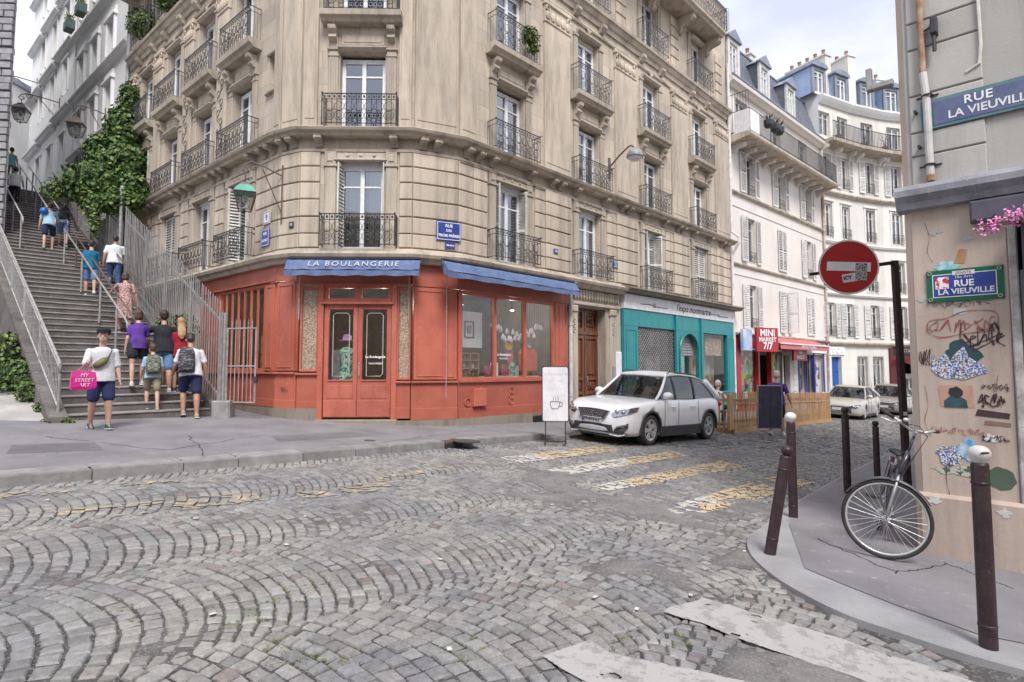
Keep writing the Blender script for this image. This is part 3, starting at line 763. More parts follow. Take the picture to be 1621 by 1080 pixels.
# carved lintel over the door, with its frieze of leaves
mb=MB();mb.bev(4.30,6.72,-.10,.02,3.52,3.62,.02);mb.bev(4.2,6.8,-.16,.02,4.0,4.10,.03)
for i in range(17):
 x=4.42+i*.137;mb.prism([(x-.055,3.97),(x+.055,3.97),(x+.05,3.78),(x,3.68),(x-.05,3.78)],'y',-.085,.01)
put('lintel',mb.mesh('door_lintel',M['stone_trim']),bld,FR.X)
for s0 in(4.2,6.2):
 mb=MB();mb.bev(s0,s0+.3,-.07,.02,.1,3.5,.03);mb.bev(s0-.03,s0+.33,-.11,.02,3.3,3.5,.03)
 for k in range(3):mb.ring((s0+.15,-.08,3.05-k*.14),.05,.016,n=10,k=4)
 put('pilaster',mb.mesh('door_pilaster',M['stone_trim']),bld,FR.X)
mb=MB();mb.bev(6.5,6.84,-.05,.02,.15,2.2,.02);put('wall_panel',mb.mesh('pale_panel',M['sign_white']),bld,FR.X)
mb=MB();mb.bev(6.25,6.42,-.10,.0,1.3,1.75,.01);put('intercom',mb.mesh('intercom',M['grey_metal']),bld,FR.X)
mb=MB();mb.tube([(4.13,-.12,.1),(4.13,-.12,3.9),(4.13,-.30,4.12)],.055,10)
for z in(.9,1.9,2.9):mb.ring((4.13,-.12,z),.058,.012,axis='z',n=12)
put('downpipe',mb.mesh('pipe',M['old_white']),bld,FR.X)
# mouldings running round the whole building
def moulding(name,prof,mat,path=PERIM):
 mb=MB();sweep(mb,path,prof);return put(name,mb.mesh(name,M[mat]),bld)
moulding('cornice',[(-.05,4.02),(.20,4.02),(.24,4.10),(.33,4.13),(.36,4.20),(.30,4.215),(.28,4.27),(.12,4.30),(.10,4.36),(.0,4.38),(-.05,4.38)],'stone_trim',[*PERIM[:5],FR.pt(6.82)])
mb=MB();P_=[(-.05,4.10),(.38,4.10),(.42,4.17),(.50,4.2),(.50,4.25),(.12,4.33),(-.05,4.33)];sweep(mb,[FR.pt(6.70),FR.pt(RLEN+.15)],P_)
put('cornice',mb.mesh('shop_cornice',M['stone_dark']),bld)
moulding('string_course',[(-.05,6.60),(.045,6.60),(.06,6.66),(-.0,6.68),(-.05,6.68)],'stone_trim')
moulding('cornice',[(-.05,6.92),(.22,6.92),(.25,6.98),(.33,7.0),(.36,7.055),(.33,7.075),(.1,7.12),(-.05,7.12)],'stone_trim')
moulding('cornice',[(-.05,12.38),(.06,12.38),(.08,12.52),(.14,12.55),(.2,12.66),(.26,12.68),(.28,12.76),(.0,12.82),(-.05,12.82)],'stone_trim')
moulding('string_course',[(-.05,12.05),(.05,12.05),(.07,12.1),(.05,12.15),(-.05,12.15)],'stone_trim')
moulding('balcony_slab',[(-.05,15.0),(.75,15.0),(.8,15.06),(.88,15.1),(.9,15.2),(-.05,15.22)],'stone_trim',[*PERIM[:5],FR.pt(13.4)])
# rusticated blocks of the first storey
COURSES=[(4.385,4.71),(4.71,5.10),(5.10,5.50),(5.50,5.89),(5.89,6.26),(6.26,6.60)]
_blk={}
def block(fr,s0,s1,z0,z1,proud=.05):
 k=(round(s1-s0,2),round(z1-z0,2),proud)
 if k not in _blk:
  mb=MB();mb.bev(-k[0]/2,k[0]/2,-proud,.01,.014,k[1]-.014,.014);_blk[k]=mb.mesh('stone_block',M['stone_block'])
 put('stone_block',_blk[k],bld,fr.at((s0+s1)/2,0,z0)@T((0,rnd.uniform(-.004,.004),0)))
SEGS=[(FF,0.0,.44),(FF,2.24,2.53),(FBR,0,BRLEN),(FBL,0,BLLEN),(FR,0,.48),(FR,.48,.93),(FR,2.72,3.12),(FR,6.12,6.62),(FR,9.78,10.32),(FR,13.42,13.9),(FR,14.5,15.35),(FL,-.6,0),(FL,-1.15,-.6),(FL,-3.48,-2.98),(FL,-5.85,-5.35),(FL,-8.25,-7.8),(FL,-10.9,-10.2)]
for fr,a,b in SEGS:
 for z0,z1 in COURSES:block(fr,a,b,z0,z1)
PIL=[(FR,3.12,4.25),(FR,6.62,7.85),(FR,10.32,11.5)]
for fr,a,b in PIL+[(FR,13.9,14.5)]:
 for z0,z1 in COURSES:block(fr,a,b,z0,z1,.09)
 # paired consoles under the string cornice
cm=corbel_mesh(.16,.24,.26)
for fr,ss in((FF,(.42,2.12)),(FBR,(.22,.55)),(FBL,(.12,.42)),(FR,(.25,.62,1.08,2.5,3.42,3.78,4.5,5.95,6.95,7.3,8.2,9.62,10.65,11.0,11.85,13.25,14.4,14.75)),(FL,(-.35,-.75,-1.32,-2.8,-3.2,-3.65,-5.1,-5.6,-6.1,-7.6,-8.0,-8.5,-10.0,-10.5))):
 for s in ss:put('corbel',cm,bld,fr.at(s,0,6.69))
 # window surrounds
def surround1():
 mb=MB();h=2.30
 for sx in(-1,1):
  a,b=sorted((sx*.56,sx*.82));mb.bev(a,b,-.045,.01,.02,h-.35,.012)
  a2,b2=sorted((sx*.53,sx*.84));mb.bev(a2,b2,-.075,.01,h-.35,h-.29,.012);mb.bev(a,b,-.06,.01,h-.29,h+.0,.012);mb.bev(*sorted((sx*.62,sx*.76)),-.085,-.06,h-.24,h-.06,.02)
 mb.bev(-.56,.56,-.05,.01,h-.18,h-.02,.015);mb.bev(-.60,.60,-.09,.01,h-.21,h-.17,.012)
 for k in(-1,0,1):mb.ell((k*.3,-.05,h-.09),(.05,.03,.035),8,5)
 return mb.mesh('window_surround',M['stone_trim'])
def surround2(h,pan=True,cons=True):
 mb=MB()
 for sx in(-1,1):
  a,b=sorted((sx*.55,sx*.78));mb.bev(a,b,-.055,.01,0,h+.03,.012)
  for k in(.61,.665,.72):mb.bev(*sorted((sx*k-.008,sx*k+.008)),-.068,-.05,.15,h-.1,.004)
  mb.bev(*sorted((sx*.53,sx*.80)),-.09,.01,h+.03,h+.08,.015);mb.bev(*sorted((sx*.54,sx*.79)),-.075,.01,h-.12,h-.07,.012)
  if cons:
   mb.bev(*sorted((sx*.56,sx*.77)),-.07,.01,h+.08,h+.34,.012)
   mb.prism([(0,h+.18),(-.12,h+.22),(-.2,h+.28),(-.16,h+.38),(-.26,h+.44),(-.28,h+.52),(0,h+.52)][::-1],'x',sx*.665-.085,sx*.665+.085)
   mb.tube([(sx*.665-.09,-.2,h+.46),(sx*.665+.09,-.2,h+.46)],.045,8)
 mb.prism([(0,h-.02),(-.06,h-.0),(-.12,h+.05),(-.14,h+.07),(-.14,h+.10),(0,h+.12)][::-1],'x',-.55,.55)
 if pan:
  mb.bev(-.5,.5,-.03,.01,h+.17,h+.44,.01);mb.bev(-.44,.44,-.045,-.03,h+.22,h+.39,.015)
 return mb.mesh('window_surround',M['stone_trim'])
def slab_mesh():
 mb=MB();mb.prism([(.0,.0),(-.22,0),(-.26,.06),(-.34,.1),(-.36,.22),(0,.24)][::-1],'x',-.92,.92);return mb.mesh('balcony_slab',M['stone_trim'])
def hood_mesh():
 mb=MB()
 for sx in(-1,1):
  mb.bev(*sorted((sx*.55,sx*.74)),-.05,.01,0,1.9,.012);mb.bev(*sorted((sx*.53,sx*.76)),-.08,.01,1.78,1.86,.012)
  mb.prism([(0,2.36),(-.1,2.4),(-.22,2.52),(-.22,2.62),(0,2.66)][::-1],'x',sx*.66-.1,sx*.66+.1)
  mb.tube([(sx*.66-.11,-.17,2.55),(sx*.66+.11,-.17,2.55)],.06,8)
 mb.prism([(0,1.92),(-.05,1.92),(-.12,1.98),(-.12,2.02),(0,2.04)][::-1],'x',-.58,.58)
 mb.ell((0,-.03,2.18),(.09,.05,.10),8,6)
 for k in(-1,1):mb.tube([(0,-.04,2.1),(k*.08,-.06,2.2),(k*.16,-.04,2.28)],[.03,.025,.01],5)
 return mb.mesh('window_surround',M['stone_trim'])
S1,S2,S3,S4,SL=surround1(),surround2(F2[1]-F2[0]),hood_mesh(),surround2(F4[1]-F4[0],pan=False,cons=False),slab_mesh()
def louvre_mesh(w,h,folded=False,mat='shutter'):
 def fn():
  mb=MB();f=.045
  mb.box(0,f,-.03,0,0,h);mb.box(w-f,w,-.03,0,0,h)
  for z in(0,h*.47,h-.07):mb.box(f,w-f,-.03,0,z,z+.07)
  n=int(h/.085)
  for i in range(n):
   z=.07+i*(h-.14)/n
   if abs(z-h*.49)<.06:continue
   mb.add([(f,-.028,z),(w-f,-.028,z),(w-f,-.004,z+.05),(f,-.004,z+.05),(f,-.034,z+.006),(w-f,-.034,z+.006)],[(0,1,2,3),(4,5,2,3),(0,4,5,1)])
  return mb.mesh('shutter',M[mat])
 return cached(('louv',w,h,mat),fn)
win_i=0
def bay(fr,c,lvl,balcony=True):
 global win_i
 win_i+=1
 z0,z1=ROWS[lvl];h=z1-z0;r=random.Random(win_i*31+lvl)
 X=fr.at(c,0,z0);hh=h if lvl!=0 else h
 wh={0:2.0,1:1.72,2:1.80,3:1.78}[lvl]
 window(bld,X@T((0,.16,.02)),1.02,wh,curtain=r.choice([0,1,2,3,3,1]),panel=.0)
 if wh<h-.06:
  mb=cached(('blind',round(h-wh,2)),lambda:(lambda m:(m.box(-.51,.51,.12,.22,wh+.02,h),m)[1].mesh('blind_box',M['stone_trim' if lvl else 'white_paint']))(MB()))
  put('blind_box',mb,bld,X)
 put('window_surround',(S1,S2,S3,S4)[lvl],bld,X)
 if lvl>=2 and lvl==2:put('balcony_slab',SL,bld,X@T((0,0,-.25)))
 bz={0:4.375,1:7.12,2:9.80,3:12.84}[lvl]
 if balcony:put('balcony',balc_mesh(1.66,.72 if lvl<2 else .84,.30),bld,fr.at(c,0,bz))
for c in COLS_R:
 for l in range(4):bay(FR,c,l)
for c in COLS_L:
 for l in range(4):bay(FL,c,l)
for l in range(4):bay(FF,1.36,l)
# wooden shutters folded against the reveals of some first storey windows
for fr,c,l,full in((FF,1.36,0,0),(FR,1.8,0,0),(FL,-2.05,0,0),(FR,8.9,0,1),(FR,12.55,0,2),(FL,-6.85,0,2),(FL,-9.25,1,0)):
 z0=ROWS[l][0]
 lm=louvre_mesh(.50,2.02 if l==0 else 1.75,mat='old_white')
 if full==2:
  put('shutter',lm,bld,fr.at(c-.5,-.10,z0+.02));put('shutter',lm,bld,fr.at(c+.0,-.10,z0+.02))
 else:
  put('shutter',lm,bld,fr.at(c-.51,.10,z0+.02)@RZ(R_(78))@T((0,0,0)))
  put('shutter',lm,bld,fr.at(c+.51,.10,z0+.02)@RZ(R_(102 if not full else 140)))
  # little slit window left of the corner
window(bld,FL.at(-.57,-.14,8.37),.28,.86,tr=0,panes=True)
mb=MB();mb.bev(-.24,.24,-.08,.02,-.08,0,.02);mb.bev(-.22,.22,-.06,.02,.9,.97,.02);put('window_sill',mb.mesh('slit_sill',M['stone_trim']),bld,FL.at(-.57,0,8.35))
# upper pilasters with carved capitals
def pil_up(w,cap=True):
 def fn():
  mb=MB();mb.bev(-w/2,w/2,-.07,.01,7.13,12.04,.015)
  mb.bev(-w/2+.05,w/2-.05,-.085,-.06,7.35,11.3,.015)
  if cap:
   mb.bev(-w/2-.04,w/2+.04,-.12,.01,11.9,12.03,.02);mb.bev(-w/2-.02,w/2+.02,-.10,.01,11.40,11.46,.01)
   for k in range(5):
    x=-w/2+w*(k+.5)/5;mb.ell((x,-.09,11.62),(w/11,.05,.14),6,5)
   for sx in(-1,1):mb.ring((sx*w*.42,-.11,11.8),.07,.025,n=10,k=5)
  return mb.mesh('pilaster',M['stone_block'])
 return cached(('pil',round(w,2),cap),fn)
for fr,a,b in PIL+[(FR,13.95,15.3),(FR,.02,.55),(FL,-.35,-.02),(FL,-3.6,-2.95),(FL,-5.95,-5.3),(FL,-8.4,-7.75),(FL,-10.95,-10.25)]:
 put('pilaster',pil_up(b-a),bld,fr.at((a+b)/2,0,0))
for fr,a,b in((FF,.02,.35),(FF,2.2,2.5),(FBR,.02,BRLEN-.02),(FBL,.01,BLLEN-.01)):
 put('pilaster',pil_up(b-a,False),bld,fr.at((a+b)/2,0,0))
 # blocks flanking the fourth storey windows
for fr,ss in((FR,(3.1,6.75,10.4,14.2)),(FL,(-3.3,-5.6,-8.05))):
 for s in ss:
  for k in range(5):put('stone_block',cached('b4',lambda:MB().bev(-.3,.3,-.06,.01,.015,.37,.014).mesh('stone_block',M['stone_block'])),bld,fr.at(s+.3,0,12.95+k*.4))
  # big brackets and railing of the fifth storey balcony
cb=corbel_mesh(.22,.62,.72)
for s in(7.0,9.0,11.0,13.2):put('corbel',cb,bld,FR.at(s,0,14.38))
for s in(-10.6,-8.9,-7.4,-5.9):put('corbel',cb,bld,FL.at(s,0,14.38))
for s in(6.97,8.81,10.65,12.49):put('balcony',balc_mesh(1.84,.95,.06),bld,FR.at(s,.82,15.2))
put('balcony',balc_mesh(.9,.95,.03),bld,FR.X@T((13.38,-.45,15.2))@RZ(R_(90)))
# drainpipes and cables on the facade
mb=MB();mb.tube([(RLEN-.08,-.12,0),(RLEN-.08,-.12,6.5),(RLEN-.08,-.42,7.0),(RLEN-.08,-.42,7.25),(RLEN-.08,-.12,7.5),(RLEN-.08,-.12,14.9)],.06,8)
put('downpipe',mb.mesh('end_pipe',M['old_white']),bld,FR.X)
mb=MB();mb.tube([(2.98,-.02,4.4),(2.98,-.03,6.6)],.012,4);mb.tube([(0.02,-.06,6.55),(3.0,-.06,6.55),(6.3,-.06,6.55)],.008,4)
put('cable',mb.mesh('cable',M['iron']),bld,FR.X)
# carved scroll relief strips between the left windows
for c in(-3.28,-5.66):
 mb=MB();rr=random.Random(int(-c*10))
 for k in range(9):
  z=7.5+k*.27;sx=1 if k%2 else-1
  mb.ring((sx*.09,-.09,z),.085,.012,n=12,k=4);mb.ring((-sx*.10,-.09,z+.12),.055,.01,n=10,k=4)
  mb.tube([(sx*.09,-.09,z-.08),(0,-.09,z),(-sx*.12,-.09,z+.1)],.012,4)
 put('relief_scroll',mb.mesh('relief',M['stone_dark']),bld,FL.at(c,0,0))
def plate(name,label,cat,fr,s,z,w,h,t=.06,mats=('enamel_blue','white_ink'),lines=(),border=True,rot=0,group=None):
 X=fr.at(s,t,z)@RY(rot)
 th=thing(name,label,cat,X=X,group=group)
 mb=MB();mb.bev(-w/2,w/2,-.012,0.0,-h/2,h/2,.004);put('panel',mb.mesh('sign_panel',M[mats[0]]),th,X)
 if border:
  mb=MB();e=.012;a,b=w/2-.02,h/2-.02
  for x0,x1,z0,z1 in((-a,a,b-e,b),(-a,a,-b,-b+e),(-a,-a+e,-b+e,b-e),(a-e,a,-b+e,b-e)):mb.box(x0,x1,-.015,-.011,z0,z1)
  put('border',mb.mesh('sign_border',M[mats[1]]),th,X)
 for(txt,sz,dz)in lines:
  put('lettering',text_mesh(txt,sz,M[mats[1]],.002,bold=.002),th,X@T((0,-.0145,dz))@UPX)
 return th
plate('street_sign','blue enamel street sign on the stone corner right of the chamfer window','street sign',FBR,.85,5.10-.25,.60,.45,.075,lines=(('RUE',.10,.12),('DES',.08,.01),('TROIS FRÈRES',.085,-.11)))
plate('district_plate','small blue district plate hanging under the blue enamel street sign','street sign',FBR,.88,4.52,.24,.14,.075,lines=(('18e Arrt',.055,0),),border=False)
plate('street_sign','small blue sign reading rue Drevet on the stone left of the corner','street sign',FL,-.55,4.75,.40,.42,.075,lines=(('RUE',.09,.09),('DREVET',.085,-.07)))
plate('number_plate','square pale plate with a blue number on the left flank above the small blue sign','number plate',FL,-.5,5.22,.34,.30,.075,mats=('sign_white','enamel_blue'),lines=(('9',.2,0),))
plate('number_plate','tiny dark mosaic tile on the stone left of the chamfer window','number plate',FBL,.42,4.92,.14,.14,.065,mats=('ink','white_ink'),lines=(('11',.09,0),),border=False)
plate('number_plate','small blue house number on the pilaster above the blue awning end','number plate',FR,3.5,4.92,.2,.13,.11,lines=(('3 bis',.07,0),),border=False)
plate('number_plate','small blue house number beside the balcony over the wooden door','number plate',FR,6.5,4.95,.3,.2,.07,lines=(('5',.13,0),))
# cobra street lamp on the facade
X=FR.at(6.3,.0,8.05)@Matrix.Scale(.82,4);lamp=thing('wall_lamp','grey dome street lamp on a bent arm fixed to the stone facade between balconies','street lamp',X=X)
mb=MB();mb.bev(-.06,.06,-.05,.0,-.45,.35,.01);put('bracket',mb.mesh('bracket',M['rail_brown']),lamp,X)
mb=MB();mb.tube([(0,-.05,0),(.0,-.5,.34),(.0,-.85,.55),(0,-1.0,.58),(0,-1.1,.5)],.03,8);put('arm',mb.mesh('arm',M['rail_brown']),lamp,X)
mb=MB();mb.smooth=True;mb.lathe([(.03,.34),(.1,.32),(.22,.24),(.30,.1),(.31,0),(.30,-.02)],(0,-1.15,.1),n=20);put('lamp_shade',mb.mesh('shade',M['grey_metal']),lamp,X)
mb=MB();mb.smooth=True;mb.ell((0,-1.15,.08),(.26,.26,.14),16,8);put('diffuser',mb.mesh('diffuser',M['sign_white']),lamp,X)
# ================================================================== red bakery shopfront
def ledge(mb,a,b,z,t=.10,h=.05):mb.bev(a,b,-t,0.0,z,z+h,.01)
def panelled(mb,a,b,z0,z1,t=.05,rim=.07):
 """flat board with a raised rectangular moulding"""
 mb.bev(a,b,-t,.06,z0,z1,.004)
 x0,x1,y0,y1=a+rim,b-rim,z0+rim,z1-rim
 if x1-x0>.06:
  e=.022
  for q in((x0,x1,y1-e,y1),(x0,x1,y0,y0+e),(x0,x0+e,y0+e,y1-e),(x1-e,x1,y0+e,y1-e)):mb.bev(q[0],q[1],-t-.016,-t+.002,q[2],q[3],.006)
shop=thing('red_shopfront','brick red panelled shopfront of the bakery wrapping the building corner','shopfront',(-3.5,13.2,.45))
def sp(name,mb,fr,mat='red',par=None):return put(name,mb.mesh(name,M[mat]),par or shop,fr.X)
# left flank
mb=MB();panelled(mb,-4.2,-3.05,.85,3.68);sp('panel',mb,FL)
mb=MB();panelled(mb,-.46,-.06,1.62,3.62,.07);sp('pilaster',mb,FL)
mb=MB();mb.bev(-4.2,.03,-.06,.06,.80,1.54,.004);mb.bev(-4.2,.03,-.075,-.06,.80,.98,.006);ledge(mb,-4.2,.05,1.54,.12);sp('stall_riser',mb,FL)
mb=MB();mb.bev(-4.2,.03,-.08,.06,3.68,4.02,.004);mb.bev(-4.2,.04,-.11,-.07,3.66,3.70,.006);sp('fascia',mb,FL)
mb=MB()
for x in(-3.05,-.54):mb.bev(x,x+.08,-.06,.06,1.59,3.66,.006)
for z in(1.59,3.58):mb.bev(-2.97,-.54,-.05,.06,z,z+.08,.006)
wfl=sp('window',mb,FL)
for k in range(7):
 x=-2.62+k*.34;mb=MB();mb.bev(x-.022,x+.022,-.045,.0,1.67,3.58,.006);put('bar',mb.mesh('bar',M['red']),wfl,FL.X)
mb=MB();mb.quad((-2.97,.03,1.67),(-.54,.03,1.67),(-.54,.03,3.58),(-2.97,.03,3.58));put('pane',mb.mesh('pane',M['shop_glass']),wfl,FL.X)
# left bevel
mb=MB();panelled(mb,0.03,BLLEN-.03,1.62,3.62,.07);sp('pilaster',mb,FBL)
mb=MB();mb.bev(0.02,BLLEN+.03,-.06,.06,.78,1.54,.004);mb.bev(0.02,BLLEN+.03,-.075,-.06,.78,.97,.006);ledge(mb,0,BLLEN+.02,1.54,.12);mb.bev(0.0,BLLEN+.03,-.08,.06,3.66,4.02,.004);sp('panel',mb,FBL)
# chamfered front with the double door
mb=MB();mb.bev(0.03,.50,-.06,.06,.74,1.52,.004);mb.bev(.03,.50,-.075,-.06,.74,.94,.006);ledge(mb,0,.5,1.52,.12);sp('stall_riser',mb,FF)
mb=MB();mb.bev(2.22,2.53,-.06,.06,.56,1.34,.004);mb.bev(2.22,2.53,-.075,-.06,.56,.8,.006);ledge(mb,2.22,2.55,1.34,.12);sp('stall_riser',mb,FF)
mb=MB();mb.bev(0,2.53,-.08,.06,3.56,4.02,.004);mb.bev(0,2.53,-.11,-.07,3.54,3.58,.006);sp('fascia',mb,FF)
M['mosaic']=(lambda:None)
def mosaic_mat():
 m,nt,b=newmat('patterned_glass_panel');v=coords(nt,(1,1,1),rand=False)
 n1=noise(nt,v,9,6,.8,2.2);c=ramp(nt,n1,.38,.62,(.50,.42,.30),(.22,.13,.08))
 vo=nd(nt,'ShaderNodeTexVoronoi');vo.inputs['Scale'].default_value=38;nt.links.new(v,vo.inputs['Vector'])
 c2=ramp(nt,vo.outputs['Distance'],.25,.6,(.62,.56,.44),(.16,.10,.07))
 nt.links.new(mixc(nt,.5,c,c2),b.inputs['Base Color']);b.inputs['Roughness'].default_value=.25;bump(nt,b,n1,.4);return m
M['mosaic']=mosaic_mat()
for a,b,z0 in((.12,.44,1.60),(2.27,2.50,1.42)):
 mb=MB();e=.05
 for q in((a-e,a,z0,3.5),(b,b+min(e,.03),z0,3.5),(a,b,3.44,3.5),(a,b,z0,z0+.05)):mb.bev(q[0],q[1],-.06,.05,q[2],q[3],.006)
 fr_=sp('frame',mb,FF);mb=MB();mb.bev(a,b,-.02,.03,z0+.05,3.44,.004);put('patterned_panel',mb.mesh('patterned_panel',M['mosaic']),fr_,FF.X)
mb=MB()
for x0,x1 in((.48,.60),(2.11,2.23)):mb.bev(x0,x1,-.10,.06,.52,3.56,.008)
mb.bev(.60,2.11,-.09,.06,3.12,3.24,.01);mb.bev(.55,2.16,-.14,-.09,3.10,3.15,.008);mb.bev(.60,2.11,-.08,.06,3.47,3.56,.006);mb.bev(1.29,1.43,-.08,.06,3.24,3.47,.006)
mb.bev(.60,.69,-.06,.06,3.24,3.47,.006);mb.bev(2.02,2.11,-.06,.06,3.24,3.47,.006)
dfr=sp('door_frame',mb,FF)
for a,b in((.69,1.29),(1.43,2.02)):
 mb=MB();mb.quad((a,.02,3.24),(b,.02,3.24),(b,.02,3.47),(a,.02,3.47));put('pane',mb.mesh('transom_pane',M['glass']),dfr,FF.X)
for a,b,sx in((.61,1.352,1),(1.358,2.10,-1)):
 mb=MB();z0,z1=.58,3.11
 ga,gb=a+.10,b-.10
 mb.bev(a,ga,-.055,.02,z0,z1,.006);mb.bev(gb,b,-.055,.02,z0,z1,.006);mb.bev(ga,gb,-.055,.02,2.99,z1,.006);mb.bev(ga,gb,-.055,.02,z0,1.42,.006)
 mb.bev(a+.01,b-.01,-.075,-.05,z0+.02,z0+.38,.008)
 m_=(ga+gb)/2
 for q in((ga-.02,m_-.02),(m_+.02,gb+.02)):mb.bev(q[0],q[1],-.064,-.05,z0+.42,1.30,.01)
 mb.bev(ga,gb,-.075,-.05,1.385,1.42,.006)
 dl=sp('door',mb,FF,'red_door')
 mb=MB();mb.quad((ga,-.01,1.42),(gb,-.01,1.42),(gb,-.01,2.99),(ga,-.01,2.99));put('pane',mb.mesh('door_pane',M['shop_glass']),dl,FF.X)
 mb=MB();q=[(ga+.09,-.014,1.5),(ga+.09,-.014,2.86),(ga+.14,-.014,2.91),(gb-.14,-.014,2.91),(gb-.09,-.014,2.86),(gb-.09,-.014,1.55),(gb-.14,-.014,1.5)]
 mb.tube(q,.006,4,closed=True);put('etched_line',mb.mesh('etched_line',M['white_ink']),dl,FF.X)
 if sx<0:
  mb=MB();mb.tube([(a+.05,-.06,1.5),(a+.05,-.10,1.52),(a+.05,-.10,1.78),(a+.05,-.06,1.8)],.012,6);put('handle',mb.mesh('handle',M['pale_metal']),dl,FF.X)
  put('lettering',text_mesh('La Boulangerie',.075,M['white_ink'],.001,bold=.002),dl,FF.at(m_+.02,.014,1.93)@UPX)
  put('lettering',text_mesh('TROIS FRÈRES',.05,M['white_ink'],.001,bold=.001),dl,FF.at(m_+.02,.014,1.78)@UPX)
  # right bevel and right flank
mb=MB();panelled(mb,.05,BRLEN-.3,1.42,3.5,.07);panelled(mb,BRLEN-.3,BRLEN-.02,1.42,3.5,.05,.05);sp('pilaster',mb,FBR)
mb=MB();mb.bev(.0,BRLEN,-.06,.06,.52,1.34,.004);mb.bev(0,BRLEN,-.075,-.06,.52,.78,.006);ledge(mb,0,BRLEN,1.34,.12);mb.bev(0,BRLEN,-.08,.06,3.52,4.02,.004);sp('panel',mb,FBR)
mb=MB();mb.bev(0,4.05,-.08,.06,3.52,4.02,.004);mb.bev(0,4.05,-.11,-.07,3.50,3.54,.006);sp('fascia',mb,FR)
mb=MB();mb.bev(0,4.05,-.06,.06,.46,1.34,.004);mb.bev(0,4.05,-.075,-.06,.46,.74,.006);ledge(mb,0,4.05,1.34,.12,.06)
mb.ring((.28,-.075,.88),.09,.012,n=16,k=4)
for z in(.85,1.0,1.12):mb.ring((1.75,-.075,z),.08,.010,n=14,k=4)
sp('stall_riser',mb,FR)
mb=MB();mb.bev(.42,.82,-.16,-.05,.78,1.20,.012);sp('meter_box',mb,FR)
mb=MB();mb.bev(0.0,.06,-.07,.06,1.4,3.5,.004);mb.bev(3.52,3.60,-.07,.06,1.4,3.5,.004);panelled(mb,3.60,4.05,1.4,3.5,.07);sp('pilaster',mb,FR)
mb=MB();mb.bev(.06,3.52,-.05,.06,3.42,3.5,.006);mb.bev(.06,3.52,-.05,.06,1.4,1.46,.006);mb.bev(.06,.13,-.05,.06,1.46,3.42,.006);mb.bev(3.45,3.52,-.05,.06,1.46,3.42,.006)
for x in(1.22,2.32):mb.bev(x-.04,x+.04,-.045,.06,1.46,3.42,.006)
wfr=sp('window',mb,FR)
for a,b in((.13,1.18),(1.26,2.28),(2.36,3.45)):
 mb=MB();mb.quad((a,.02,1.46),(b,.02,1.46),(b,.02,3.42),(a,.02,3.42));put('pane',mb.mesh('pane',M['shop_glass']),wfr,FR.X)
 # stickers and lettering on the big window
put('lettering',text_mesh('La Boulangerie',.085,M['white_ink'],.001,bold=.002),wfr,FR.at(1.58,-.012,2.02)@UPX)
put('lettering',text_mesh('TROIS FRÈRES',.05,M['white_ink'],.001),wfr,FR.at(1.56,-.012,1.92)@UPX)
# stone plinth under the shop
mb=MB()
sweep(mb,[FL.pt(-4.2),PERIM[1],PERIM[2],FF.pt(.5)],[(-.05,-.4),(.085,-.4),(.085,.79),(-.05,.79)])
sweep(mb,[FF.pt(2.2),PERIM[3],PERIM[4],FR.pt(4.2)],[(-.05,-.6),(.095,-.6),(.085,.52),(-.05,.52)])
mb.X=FF.X;mb.bev(.46,2.26,-.16,.1,-.2,.545,.02)
put('plinth',mb.mesh('plinth',M['stone_dark']),bld)
mb=MB();mb.box(2.55,3.05,-.10,-.09,.22,.44)
for k in range(6):mb.box(2.56,3.04,-.115,-.10,.235+k*.034,.25+k*.034)
put('vent_grille',mb.mesh('vent_grille',M['iron']),bld,FR.X)
# shop room seen through the glass
mb=MB();inner=[FL.pt(-4.2,-.3),(-5.2,13.7),(-4.7,13.4),(-2.35,13.45),(-1.5,13.8),FR.pt(4.0,-.3),FR.pt(4.0,-3.6),(-3.0,17.6),FL.pt(-4.2,-3.0)]
mb.prism(inner,'z',.55,.6);mb.prism(inner,'z',3.9,3.95)
for i in(5,6,7,8):
 a,b=inner[i],inner[(i+1)%9];mb.quad((*a,.5),(*b,.5),(*b,3.95),(*a,3.95))
put('shop_room',mb.mesh('shop_room',M['interior_warm']),bld)
